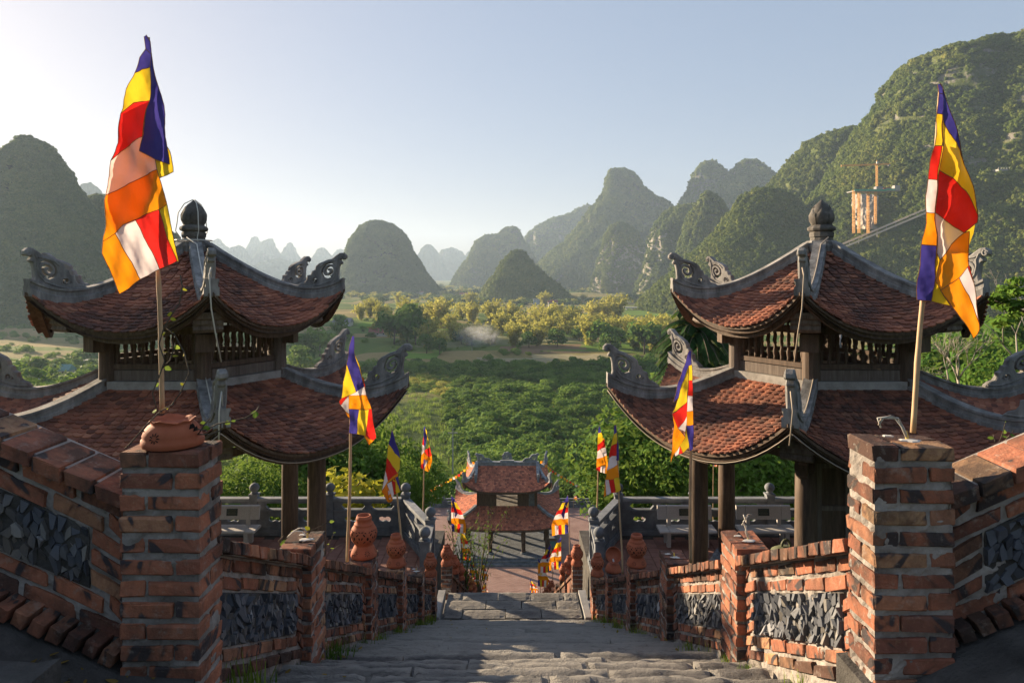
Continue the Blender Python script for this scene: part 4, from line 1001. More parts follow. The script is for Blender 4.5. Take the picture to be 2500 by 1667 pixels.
for y in (63.6, 70.3): MB().box((gx-4.0, y-.1, -23.45), (gx+4.0, y+.1, -23.15)).build('tie_beam', M_WOOD, g)
for s in (-1, 1):
    MB().box((gx+s*4.1-.1, 63.6, -23.45), (gx+s*4.1+.1, 70.3, -23.15)).build('tie_beam', M_WOOD, g)
    sb = MB(); sb.box((gx+s*4.05-.45, 62.9, -25.95), (gx+s*4.05+.45, 63.7, -23.6)); 
for k, (e, z) in enumerate(((0,0),(.42,.15),(.84,.30))):
    MB().box((gx-5.0+e*.4, 61.7+e, CZ+z-.02), (gx+5.0-e*.4, 72.2, CZ+z+.15)).build('platform_step', M_RAIL, g)
MB().box((gx-4.5, 62.7, CZ+.43), (gx+4.5, 71.8, CZ+.448)).build('platform_floor', M_PAVE, g)
MB().box((gx+3.9, 62.75, -25.8), (gx+4.6, 62.9, -24.3)).build('notice_board_back', M_WOOD, g)
MB().box((gx+3.98, 62.70, -25.1), (gx+4.52, 62.75, -24.5)).build('notice_board', plain('board_blue', (.05,.16,.20), .6, .2), g)
# courtyard
ct = thing('courtyard', None, None, (0, 68, CZ)); ct['kind'] = 'structure'; ct['label'] = 'brick paved courtyard round the gate pavilion'
MB().box((-17, 50.6, CZ-1.2), (16.5, 78.6, CZ-.03)).build('paving_base', M_MORTAR, ct)
pm = rough_block(.195, .095, .02, amp=.003, bev=0, seed=3); pm.materials.append(M_PAVE)
n_ = 0
big = MB()
for j in range(0, 128):
    Y = 51.0 + .215*j
    for i in range(-38, 38):
        X = .41*i + (.205 if j % 2 else 0)
        if Y < 61.6 and -2.6 < X < 2.6 and Y > 57.0 and n_ < 298:
            piece('paving_brick', pm, Matrix.Translation((X, Y, CZ-.012+rng.uniform(-.004,.004))), ct); n_ += 1
        else: big.add([(X-.195,Y-.098,CZ+.0+rng.uniform(-.006,.003)),(X+.195,Y-.098,CZ),(X+.195,Y+.098,CZ+rng.uniform(-.004,.002)),(X-.195,Y+.098,CZ)], [(0,1,2,3)])
o = big.build('paving_bricks', M_PAVE, ct); o['kind'] = 'stuff'
cb = thing('stone_balustrade', 'grey balustrade along the far edge of the courtyard', 'balustrade', (0, 77.5, CZ), 'courtyard balustrades')
for k in range(13):
    x = -15.6+2.6*k; bal_post(x, 77.5, CZ, cb, 1.1, .24)
    if k < 12: bal_panel((x+.12, 77.5), (x+2.48, 77.5), CZ, CZ, cb, 2)

# ---------------------------------------------------------------- terracotta lantern pots
POT = [(.118,0),(.124,.012),(.120,.04),(.098,.085),(.086,.105),(.082,.118),(.090,.128),(.112,.155),(.124,.195),(.126,.225),(.118,.258),(.100,.285),(.088,.297),(.091,.302),(.091,.310),(.080,.316),(.073,.33),(.072,.352),(.076,.357),(.072,.365),(.066,.385),(.056,.387),(.054,.34),(.0,.335)]
def pot_meshes():
    a = MB().lathe(POT, (0,0,0), 28).mesh('body', M_TERRA, smooth=True)
    m = MB()
    def mark(a, z, da, dz, rot=0):
        pts = []
        for k in range(6):
            t = k/6*2*math.pi; u = da*math.cos(t); v = dz*math.sin(t); uu = u*math.cos(rot)-v*math.sin(rot); vv = u*math.sin(rot)+v*math.cos(rot)
            zz = z+vv; r = np.interp(zz, [p[1] for p in POT[:19]], [p[0] for p in POT[:19]]) + .0015
            pts.append((r*math.cos(a+uu/.12), r*math.sin(a+uu/.12), zz))
        m.add(pts, [tuple(range(6))])
    for k in range(6):
        a0 = k*math.pi/3 + .15
        mark(a0, .20, .011, .017)
        for s in (-1, 1):
            mark(a0+s*.26, .235, .016, .006, s*.8); mark(a0+s*.24, .17, .015, .005, -s*.7); mark(a0+s*.42, .205, .006, .014, s*.2); mark(a0+s*.16, .255, .010, .004, s*.4)
            mark(a0+s*.4, .262, .012, .004, -s*.3)
        for q in range(8):
            t = q*math.pi/4; mark(a0+.017/.1*math.cos(t), .058+.017*math.sin(t), .009, .0028, t)
    return a, m.mesh('openwork', M_BLACK)  # dark faces laid on the wall as the holes' shade, nothing is pierced
PB, PO = pot_meshes()
def pot(x, y, z, label, s=1.0, yaw=0, group='terracotta lantern pots on the pillars'):
    t = thing('terracotta_lantern', label, 'lantern', (x, y, z), group); t.scale = (s, s, s); t.rotation_euler.z = yaw
    o = bpy.data.objects.new('body', PB); COL.objects.link(o); o.parent = t
    o = bpy.data.objects.new('openwork', PO); COL.objects.link(o); o.parent = t
    return t
def ptop(side, i): # top centre of the upper pillars
    y = PY[i]; x = XR_IN+.111 if side > 0 else xl_in(y)-.111; return x, y+.166, line1(y)+.72
for side, i, lab in ((1,2,'tall intact terracotta lantern on the right stair pillar nearest the benches'), (1,4,'small terracotta lantern on the last right pillar above the landing'),
                     (-1,1,'largest whole terracotta lantern, beside the flagpole on the left stair wall'), (-1,2,'second whole terracotta lantern down the left stair wall'), (-1,4,'terracotta lantern on the last left pillar above the landing')):
    x, y, z = ptop(side, i); pot(x, y, z, lab, 1.0 if i != 1 else 1.02, rng.uniform(0,6))
x, y, z = ptop(1, 3)     # tipped open lantern with its bulb
t = thing('broken_lantern', 'tipped open terracotta lantern showing its white bulb, right stair wall', 'lantern', (x, y, z), 'terracotta lantern pots on the pillars')
smooth_by_angle(MB().lathe([(.118,0),(.124,.012),(.120,.04),(.098,.085),(.086,.105),(.05,.115),(.0,.115)], (x,y,z), 24).build('base', M_TERRA, t), 40)
ax = Matrix.Rotation(R(62), 4, 'X').to_3x3()
smooth_by_angle(MB().lathe([(.03,.0),(.09,.012),(.118,.05),(.124,.09),(.116,.095),(.108,.055),(.08,.025),(.0,.02)], (x,y+.045,z+.215), 24, axis=ax).build('bowl', M_TERRA, t), 50)
MB().tube([(x-.005,y+.0,z+.185),(x+.0,y-.02,z+.15),(x+.002,y-.025,z+.125)], [.014,.016,.012], 8).build('bulb', M_WHITE, t, smooth=True)
for s in (-1, 1):
    for i, y in enumerate(LY[:9]):
        if s > 0 and i in (3, 4): continue
        pot(s*1.32, y+.105, line2(y)+.52, '%s terracotta lantern down the %s side of the lower flight' % (ordn[i], 'left' if s < 0 else 'right'), 1.0, rng.uniform(0,6), 'terracotta lanterns of the lower flight')
# broken pot at the foot of the big left flag
bx_, by_, bz_ = -1.44, 2.90, -.72
t = thing('broken_pot', 'broken upside-down terracotta pot with ragged rim on the big left pillar', 'pot', (bx_, by_, bz_))
m = MB(); pr = [(a_*.94, b_) for a_, b_ in [(.127,.0),(.131,.010),(.131,.030),(.124,.036),(.126,.050),(.117,.075),(.103,.093),(.092,.099),(.088,.104),(.093,.114),(.098,.120),(.094,.122),(.082,.108),(.06,.10),(.0,.09)]]
n_ = 40; vs = []
for k, (r_, z_) in enumerate(pr):
    for j in range(n_):
        a = 2*math.pi*j/n_; w = (math.sin(3*a+1)*.004 + math.sin(7*a)*.003 + math.sin(11*a+2)*.002)*(1 if k >= 9 and k <= 12 else 0)
        dent = .024*math.exp(-((a-.35)/.28)**2)*(1 if 3 < k < 9 else 0)
        vs.append((bx_+(r_-dent)*math.cos(a), by_+(r_-dent)*math.sin(a), bz_+(z_+w)*.90))
m.add(vs, [(i*n_+j, i*n_+(j+1)%n_, (i+1)*n_+(j+1)%n_, (i+1)*n_+j) for i in range(len(pr)-1) for j in range(n_)]); m.build('pot_body', M_TERRA, t, smooth=True)
m = MB()
for q in range(9):
    a = -1.75; th = q*2*math.pi/9
    for cx_, cz_ in ((a, .055),):
        pts = []
        for k in range(6):
            tt = k/6*2*math.pi; u = .009*math.cos(tt); v = .0028*math.sin(tt); uu = u*math.cos(th)-v*math.sin(th)+.017*math.cos(th); vv = u*math.sin(th)+v*math.cos(th)+.017*math.sin(th)
            z_ = cz_+vv; r_ = np.interp(z_, [p[1] for p in pr[:9]], [p[0] for p in pr[:9]])+.0015; pts.append((bx_+r_*math.cos(cx_+uu/.12), by_+r_*math.sin(cx_+uu/.12), bz_+z_*.90))
        m.add(pts, [tuple(range(6))])
for a, z_, w in ((-.35,.085,.02),(-.22,.075,.016)):
    r_ = np.interp(z_, [p[1] for p in pr[:9]], [p[0] for p in pr[:9]])+.002; pts = []
    for k in range(9): tt = k/9*2*math.pi; rr = w*(.7+.5*rng.random()); pts.append((bx_+r_*math.cos(a+rr*math.cos(tt)/.11), by_+r_*math.sin(a+rr*math.cos(tt)/.11), bz_+(z_+rr*math.sin(tt))*.90))
    m.add(pts, [tuple(range(9))])
m.build('openwork', M_BLACK, t)  # hole shade as dark faces on the unpierced pot
# plaster dabs and wires on the bare pillars
def dab(x, y, z, w, h, seed, parent):
    r_ = random.Random(seed); m = MB(); n_ = 11; top = []; bot = []
    for k in range(n_):
        a = 2*math.pi*k/n_; q = r_.uniform(.6,1.1); top.append((x+w*q*.8*math.cos(a), y+h*q*.8*math.sin(a), z+.005)); bot.append((x+w*q*math.cos(a), y+h*q*math.sin(a), z+.001))
    m.add(top+bot, [tuple(range(n_))] + [(k, n_+k, n_+(k+1)%n_, (k+1)%n_) for k in range(n_)]); m.build('plaster_dab', M_WHITE, parent)
def wire_thing(x, y, z, label, loops):
    t = thing('lamp_wire', label, 'wire', (x, y, z))
    for i, L in enumerate(loops): MB().tube([(x+a, y+b, z+c) for a, b, c in L], .0035, 6).build('strand', M_WIRE if i % 3 else M_CORD, t, smooth=True)
    MB().tube([(x,y,z),(x-.004,y+.01,z+.035)], .007, 6).build('sleeve', M_WIREY, t)
    dab(x+.0, y-.02, z, .055, .028, len(label), t); dab(x-.05, y+.06, z, .032, .016, len(label)+1, t)
    return t
xx, yy, zz = ptop(1, 0); wire_thing(xx+.02, yy-.02, zz, 'stiff pale wire standing up from the first bare right pillar', [[(0,0,0),(-.01,0,.05),(-.02,.01,.08),(-.03,0,.11),(-.02,0,.15),(.0,0,.17),(.03,.01,.16)],[(0,0,0),(-.02,0,.05),(-.01,.01,.09),(-.045,0,.10),(-.02,0,.13),(-.03,.01,.165)],[(.005,0,0),(-.012,0,.06),(-.035,.0,.12),(.0,.0,.16)]])
xx, yy, zz = ptop(1, 1); wire_thing(xx, yy-.02, zz, 'stub of yellow wire in white plaster on the second right pillar', [[(0,0,0),(-.01,.02,.03),(-.02,.03,.04)]])
xx, yy, zz = ptop(-1, 0); wire_thing(xx+.03, yy-.0, zz, 'loop of pale wire lying on the first bare left pillar', [[(0,0,.02),(-.02,.02,.05),(-.06,.04,.055),(-.10,.03,.04),(-.13,.0,.02)],[(0,0,.02),(-.03,.03,.06),(-.08,.05,.05),(-.12,.02,.03)],[(0,0,.01),(-.04,.01,.045),(-.09,.0,.05),(-.13,-.02,.015)]])
xx, yy, zz = ptop(-1, 3); wire_thing(xx, yy, zz, 'wire stub in white plaster on the fourth left pillar', [[(0,0,0),(.01,.0,.06),(.0,.0,.1)]])
wire_thing(1.64, 2.83, -.685, 'bent twisted wire on top of the big right pillar', [[(0,0,0),(-.02,0,.05),(-.035,0,.085),(-.07,0,.10),(-.11,0,.085),(-.12,0,.06)],[(.004,0,0),(-.015,.005,.05),(-.04,0,.09),(-.08,0,.095),(-.125,0,.09),(-.11,0,.05)],[(0,.004,0),(-.025,0,.055),(-.05,.004,.088),(-.10,0,.09),(-.118,0,.065)]])
# ---------------------------------------------------------------- five-colour flags on bamboo poles
M_SEAM = plain('seam', (.30,.13,.05), .8, .2)
def cloth(name, patches, o, s, Y, parent, amp=.03, edge=.03, seed=0, ang=.5, seams=False):
    """patches: (colour key, layer, [(x, y) in a local drawing frame]); the cloth hangs at distance Y with folds in depth"""
    bm = bmesh.new(); dl = bm.verts.layers.float.new('layer'); r = random.Random(seed); ph = r.uniform(0, 6); verts = {}
    off = org(parent); off = off
    def w(p): return P(o[0]+p[0]*s, o[1]+p[1]*s, Y)
    for col, layer, poly in patches:
        pts = [w(p) for p in poly]; vs = []
        for p in pts:
            k = (round(p.x, 4), round(p.z, 4), layer)
            if k not in verts: verts[k] = bm.verts.new((p.x, p.z, 0))
            vs.append(verts[k])
        try: f = bm.faces.new(vs)
        except ValueError: continue
        f.material_index = CK.index(col)
    for (x, z, l), v in verts.items(): v[dl] = l
    bmesh.ops.triangulate(bm, faces=list(bm.faces))
    for it in range(7):
        es = [e for e in bm.edges if e.calc_length() > edge]
        if not es: break
        bmesh.ops.subdivide_edges(bm, edges=es, cuts=1)
        bmesh.ops.triangulate(bm, faces=[f for f in bm.faces if len(f.verts) > 3])
    def place(x, z, l, fwd=0.0):
        a = x*math.cos(ang) + z*math.sin(ang)
        d = amp*(math.sin(a*26+ph) + .55*math.sin(a*47+z*9+ph*2) + .35*math.sin(x*70-z*12+ph)) + .5*amp*math.sin(z*7+ph)
        d += .12*amp*math.sin(x*160+z*60+ph) + .10*amp*math.sin(x*90-z*150+2*ph)
        k = 1 - l*.022/Y; return Vector((x*k, Y*k + d - fwd, z*k))
    if seams:
        sm = MB(); done = set()
        for col, layer, poly in patches:
            if layer < -.3: continue
            pts = [w(p) for p in poly]
            for i in range(len(pts)):
                a, b = pts[i], pts[(i+1) % len(pts)]; key = tuple(sorted([(round(a.x,3), round(a.z,3)), (round(b.x,3), round(b.z,3))]))
                if key in done or (b-a).length < .02: continue
                done.add(key); n_ = max(2, int((b-a).length/.02)); sm.tube([place(a.x+(b.x-a.x)*q/n_, a.z+(b.z-a.z)*q/n_, layer, .0012) for q in range(n_+1)], .0016, 4)
    for v in bm.verts: v.co = place(v.co.x, v.co.y, v[dl]) - off
    bmesh.ops.recalc_face_normals(bm, faces=list(bm.faces))
    me = bpy.data.meshes.new(name); bm.to_mesh(me); bm.free()
    for m in M_CL: me.materials.append(m)
    me.polygons.foreach_set('use_smooth', [True]*len(me.polygons))
    ob = bpy.data.objects.new(name, me); COL.objects.link(ob); ob.parent = parent; ORG[ob.name] = off
    if seams: sm.build('seam', M_SEAM, ob)
    return ob
def pole(base, tip, r0, r1, parent, nodes=9, mat=None):
    base = Vector(base); tip = Vector(tip); pts = []; rad = []
    for k in range(nodes*4+1):
        f = k/(nodes*4); b = .004*math.sin(f*9+base.x*5); pts.append(base.lerp(tip, f) + Vector((b, 0, 0))); rad.append((r0+(r1-r0)*f)*(1.16 if k % 4 == 0 and 0 < k < nodes*4 else 1))
    return MB().tube(pts, rad, 10).build('pole', mat or M_BAMB, parent, smooth=True)
FG = 'five-coloured prayer flags on poles'
def flag(label, base, tip, patches, o, s, Y, r0=.011, amp=.02, edge=.03, seed=0, nodes=9, group=FG, Ypole=None):
    t = thing('prayer_flag', label, 'flag', tuple(base), group)
    pole(base, tip, r0, r0*.6, t, nodes)
    cloth('cloth', patches, o, s, Y, t, amp, edge, seed, seams=Y < 9); return t
BIGL = [('b',0,[(345,65),(360,58),(382,95),(385,165),(352,135)]),('b',0,[(352,135),(385,165),(383,240),(328,245),(287,268),(320,185)]),('y',0,[(287,268),(328,245),(383,240),(376,428),(300,445),(228,505)]),
 ('r',0,[(228,505),(300,445),(376,428),(350,635),(215,712),(172,770)]),('w',0,[(172,770),(215,712),(350,635),(440,700),(445,822),(340,855),(150,965)]),
 ('o',0,[(150,965),(340,855),(445,822),(478,1008),(428,1042),(340,1075),(300,1100),(175,1175),(112,1222)]),('o',0,[(112,1222),(175,1175),(325,1435),(205,1518),(150,1400),(108,1290)]),
 ('w',0,[(175,1175),(300,1100),(447,1378),(325,1435)]),('r',0,[(300,1100),(340,1075),(428,1042),(522,1332),(447,1378)]),('y',0,[(428,1042),(478,1008),(532,1335),(522,1332)]),
 ('b',1,[(385,165),(402,240),(448,450),(485,690),(497,790),(428,765),(340,718),(360,590),(376,428),(383,240)]),('y',.6,[(428,765),(497,790),(485,690),(500,720),(520,832),(487,852),(452,870)]),
 ('o',-.5,[(228,505),(376,428),(445,822),(340,1075),(175,1175),(150,965)])]
bp = P(399, 1008, 2.93)
flag('largest flag, on the left over the broken pot', bp, P(360,92,2.93), BIGL, (200,60), .4334, 2.88, .0105, .012, .022, 3, 6)
BIGR = [('b',0,[(218,60),(232,50),(245,75),(245,112),(215,110)]),('b',0,[(215,110),(245,112),(232,230),(197,228)]),('b',.7,[(245,75),(258,120),(310,300),(335,410),(352,510),(330,430),(310,390),(240,275),(232,230),(245,112)]),
 ('y',0,[(197,228),(232,230),(213,412),(173,412)]),('r',0,[(173,412),(213,412),(208,598),(148,595)]),('w',0,[(148,595),(208,598),(200,785),(138,782)]),('o',0,[(138,782),(200,785),(193,970),(112,962)]),('b',0,[(112,962),(193,970),(180,1282),(102,1275)]),
 ('y',.7,[(232,230),(240,275),(310,390),(330,430),(352,510),(395,665),(430,800),(355,665),(280,590),(215,545),(222,400)]),('r',.7,[(215,545),(280,590),(355,665),(430,800),(428,838),(355,897),(265,830),(202,780)]),
 ('w',.7,[(202,780),(265,830),(355,897),(215,1050),(195,1010)]),('o',.7,[(355,897),(385,888),(400,1080),(325,1150),(220,1220),(190,1170),(215,1050)]),('y',.2,[(193,1010),(215,1050),(190,1170),(220,1220),(270,1308),(180,1282)]),
 ('o',.5,[(220,1220),(325,1150),(380,1250),(440,1410),(435,1440),(395,1490),(345,1400),(270,1300)]),('w',.3,[(325,1150),(392,1088),(412,1180),(430,1330),(440,1410),(380,1250)]),('r',.1,[(392,1088),(403,1082),(415,1190),(412,1180)]),
 ('y',-.4,[(213,412),(330,430),(430,800),(385,1000),(193,1010)])]
flag('tall sunlit flag on the big right pillar', P(2227,1056,2.87), P(2299,206,2.87), BIGR, (2200,180), .4334, 2.84, .0115, .010, .022, 8, 5)
M1 = [('b',.3,[(518,548),(530,545),(537,640),(592,850),(540,885),(500,765),(487,715)]),('y',.3,[(487,715),(500,765),(540,885),(500,903),(455,922),(470,820)]),('y',0,[(537,640),(570,730),(582,790),(592,850)]),('r',0,[(582,790),(592,850),(600,870),(590,800)]),
 ('r',.3,[(455,922),(500,903),(445,968),(436,945)]),('w',.3,[(500,903),(500,1018),(470,1000),(445,968)]),('w',.3,[(540,885),(592,850),(603,905),(500,903)]),('o',.3,[(500,903),(603,905),(632,990),(500,985)]),('o',.1,[(470,1000),(500,1018),(500,1047),(485,1032)]),
 ('b',.3,[(500,985),(560,990),(545,1140),(500,1130)]),('y',.3,[(560,990),(618,992),(603,1145),(545,1140)]),('r',.3,[(618,992),(632,990),(665,1160),(650,1170),(603,1145)]),('o',.2,[(590,1145),(603,1145),(650,1170),(665,1160),(622,1202)])]
flag('flag beside the largest whole lantern on the left wall', P(849,1370,6.55), P(862,822,6.5), M1, (650,600), .4039, 6.42, .016, .018, .05, 5, 9)
M2 = [('b',0,[(672,390),(680,410),(722,575),(690,540),(650,480)]),('y',0,[(650,480),(690,540),(722,575),(722,635),(708,660),(640,565)]),('r',0,[(640,565),(708,660),(645,715),(628,650)]),('w',0,[(628,650),(645,715),(612,770)]),
 ('o',.3,[(612,770),(645,715),(715,655),(712,680),(640,732),(660,850),(645,846),(608,778)]),('w',.3,[(640,732),(668,718),(685,800),(660,850)]),('r',.3,[(668,718),(690,695),(697,795),(685,805)]),('y',.2,[(672,715),(692,690),(724,782),(694,802)]),('b',0,[(690,690),(712,675),(727,775),(722,785)]),('o',.3,[(608,778),(660,850),(680,832),(640,735)])]
flag('flag with yellow top by the second left lantern', P(985,1385,8.6), P(957,1052,8.5), M2, (700,900), .3828, 8.45, .014, .02, .06, 6, 9)
RM = [('b',0,[(488,848),(497,850),(500,920),(482,925),(430,1090),(405,1110),(450,950)]),('y',.2,[(482,925),(478,1110),(400,1165),(430,1090)]),('y',0,[(482,925),(500,920),(503,1000),(482,1000)]),('r',0,[(482,1000),(503,1000),(505,1080),(482,1080)]),
 ('w',0,[(482,1080),(505,1080),(506,1155),(474,1160)]),('o',0,[(474,1160),(506,1155),(507,1226),(468,1228)]),('b',0,[(468,1228),(507,1226),(505,1350),(490,1362)]),('r',.3,[(478,1110),(474,1180),(430,1245),(400,1170)]),('w',.3,[(474,1180),(466,1262),(430,1245)]),
 ('o',.3,[(400,1170),(430,1245),(466,1290),(440,1335),(410,1370),(392,1422),(400,1300),(410,1230)]),('y',.1,[(466,1230),(488,1340),(455,1372),(440,1335),(466,1290)]),('r',.2,[(440,1335),(455,1372),(430,1375)]),('w',.2,[(410,1370),(440,1335),(430,1375),(412,1385)])]
flag('flag in front of the right pavilion column', P(1686,1372,6.9), P(1685,856,6.8), RM, (1450,450), .4784, 6.7, .016, .015, .05, 9, 8)
RB = [('b',0,[(205,285),(212,280),(218,320),(200,325)]),('y',0,[(200,325),(218,320),(216,370),(186,385)]),('r',0,[(186,385),(216,370),(213,430),(176,445)]),('w',0,[(176,445),(213,430),(222,480),(166,505)]),('o',0,[(166,505),(222,480),(228,540),(160,557)]),
 ('w',0,[(160,557),(176,552),(190,622),(165,635)]),('o',0,[(160,557),(165,635),(152,640)]),('r',0,[(176,552),(200,547),(212,618),(190,622)]),('y',0,[(200,547),(228,540),(236,602),(212,618)]),('b',-.2,[(216,345),(224,380),(226,455),(213,460)])]
flag('right flag of the close pair, beside the tipped lantern', P(1520,1400,8.5), P(1504,1038,8.45), RB, (1400,900), .4892, 8.4, .012, .02, .06, 4, 9)
RA = [('b',0,[(127,292),(132,288),(138,318),(122,320)]),('y',0,[(122,320),(138,318),(154,352),(121,382)]),('r',0,[(121,382),(154,352),(160,392),(120,412)]),('w',0,[(120,412),(160,392),(166,432),(117,450)]),('o',0,[(117,450),(166,432),(172,480),(114,490)]),
 ('r',0,[(114,490),(136,486),(132,512),(112,504)]),('w',0,[(136,486),(158,482),(158,524),(132,512)]),('o',0,[(158,482),(172,480),(166,525),(158,524)])]
flag('left flag of the close pair, beyond the right balustrade', P(1457,1255,20.2), P(1464,1042,20.2), RA, (1400,900), .4892, 20.1, .022, .04, .16, 2, 9)
M3 = [('b',0,[(875,370),(880,372),(895,430),(880,520),(872,440)]),('y',0,[(880,380),(892,395),(914,498),(905,505),(895,430)]),('r',0,[(872,430),(878,490),(865,482)]),('w',0,[(865,482),(878,490),(877,532),(860,548)]),('o',0,[(860,548),(877,532),(874,600),(856,610)]),('r',0,[(856,610),(874,600),(872,640),(853,638)]),
 ('r',.3,[(880,520),(912,498),(923,556),(908,566),(888,545)]),('o',.3,[(878,540),(908,566),(923,556),(928,588),(905,655),(878,642),(900,590),(876,580)]),('w',.3,[(878,582),(898,590),(878,635)]),('b',.1,[(868,575),(880,585),(878,642),(872,640)])]
flag('flag rising beyond the left balustrade', P(1033,1250,20.2), P(1037,1042,20.2), M3, (700,900), .3828, 20.1, .022, .04, .16, 7, 9)
# small flags down the lower flight: each drawn from stripes that droop to one side
def droop(h, w, lean, flip, r):
    """stripes down the hoist, the bottom row split into five"""
    f = -1 if flip else 1; L = []; R_ = []
    for k in range(7):
        a = min(1, k/5.9)*h*.8 if k < 6 else h*.8
        a = h*(0, .13, .29, .45, .61, .77, 1.0)[k]; L.append((f*r.uniform(-.01,.02)*w, a)); R_.append((f*(w*(0.08, .35, .62, .78, .90, 1.0, .95)[k]+lean*a), a + h*(0, .05, .09, .07, .03, .02, .06)[k]))
    pt = []
    for k, c in enumerate('byrwo'): pt.append((c, 0, [L[k], R_[k], R_[k+1], L[k+1]]))
    for k, c in enumerate('byrwo'):
        a, b = k/5, (k+1)/5; l = lambda A, B, t: (A[0]+(B[0]-A[0])*t, A[1]+(B[1]-A[1])*t)
        pt.append((c, .0, [l(L[5],R_[5],a), l(L[5],R_[5],b), l(L[6],R_[6],b), l(L[6],R_[6],a)]))
    mid = l(L[3], R_[3], .5)
    pt.append(('b' if r.random() < .5 else 'y', .5, [L[1], l(L[1],R_[1],.5), l(L[3],R_[3],.55), l(L[4],R_[4],.3)]))
    return pt
SM = [(1102,1211,86,17.6,-1.45,0,'upper flag left of the gate pavilion roof'),(1125,1292,73,20.5,-1.42,0,'second flag on the left, below the pavilion eave'),(1176,1371,44,29,-1.0,0,'small flag amid the sapling leaves on the left'),(1170,1392,44,28,-1.2,1,'blue and yellow flag just left of the sapling trunk'),
 (1147,1362,46,26,-1.4,0,'flag tucked behind the third left lantern'),(1148,1405,38,25,-1.35,0,'half hidden flag above the left lanterns'),(1187,1420,36,30,-1.1,1,'lowest left flag at the landing edge'),(1181,1425,30,31,-1.2,0,'flag tip at the landing edge, left of its neighbour'),
 (1387,1211,90,17.6,1.5,1,'upper flag right of the gate pavilion roof'),(1370,1311,76,20.5,1.45,1,'second flag on the right by the first lower lantern'),(1345,1330,66,23,1.4,1,'narrow flag close left of the second right one'),(1313,1364,66,26,1.1,0,'flag hanging above the courtyard bricks on the right'),
 (1328,1396,50,29,1.25,0,'flag with red top at the landing edge, right side'),(1294,1413,34,32,.95,0,'leftmost flag tip at the right of the landing edge'),(1303,1420,26,34,1.0,0,'tiny flag tip beside the leftmost one'),(1742,1112,26,21,6.2,0,'sliver of flag under the right pavilion eave')]
for k, (x, y, hp, Y, X, fl, lab) in enumerate(SM):
    r = random.Random(k+30); tip = P(x, y, Y); s = 1.0
    pt = droop(hp, hp*r.uniform(.34,.46), r.uniform(-.02,.12), fl, r)
    zb = line2(Y)+.3 if abs(X) < 3 else -9
    base = Vector((X*1.02 if abs(X) < 3 else tip.x, Y+.05, max(zb, tip.z-3.2)))
    flag(lab, base, (tip.x, Y+.03, tip.z+.02), pt, (x, y), 1.0, Y, .014, .03, .10, k, 8, 'small flags down the lower flight')
for k, (x, y) in enumerate([(1056,1198),(1142,1198),(1228,1197),(1316,1194),(1402,1203)]):
    Y = 77.2; r = random.Random(k+90); tip = P(x, y, Y)
    flag(['first','second','third','fourth','last'][k]+' little flag from the left along the far courtyard rail', (tip.x-.1, Y, CZ), (tip.x, Y, tip.z), droop(18, 7.5, .0, k % 2, r), (x, y), 1.0, Y-.05, .03, .06, .3, k, 5, 'flags along the courtyard rail')
# bunting from the gate pavilion's upper roof
for s, pts, lab in ((-1, [P(1155,1127,66),P(1120,1157,65.5),P(1088,1175,65.2),P(1062,1188,65),P(1045,1196,65)], 'string of little orange pennants left of the gate pavilion'), (1, [P(1322,1125,66),P(1350,1148,65.6),P(1385,1170,65.3),P(1420,1190,65),P(1452,1204,65)], 'string of little orange pennants right of the gate pavilion')):
    t = thing('bunting', lab, 'bunting', tuple(pts[0]), 'bunting of the gate pavilion'); dense = []
    for i in range(len(pts)-1):
        for k in range(5): dense.append(pts[i].lerp(pts[i+1], k/5))
    dense.append(pts[-1]); MB().tube(dense, .012, 4).build('cord', M_CORD, t)
    for i in range(0, len(dense)-1):
        p = dense[i]; m = MB(); w_ = .11; q = rng.uniform(-.08,.08); c = ['o','w','o','y','o','r'][i % 6] if i % 2 else 'o'
        m.add([p+Vector((-w_,0,0)), p+Vector((w_,0,0)), p+Vector((w_*.8+q,.06,-.25)), p+Vector((-w_*.7+q,-.05,-.23))], [(0,1,2,3)]); m.build('pennant', M_CLOTH[c], t)
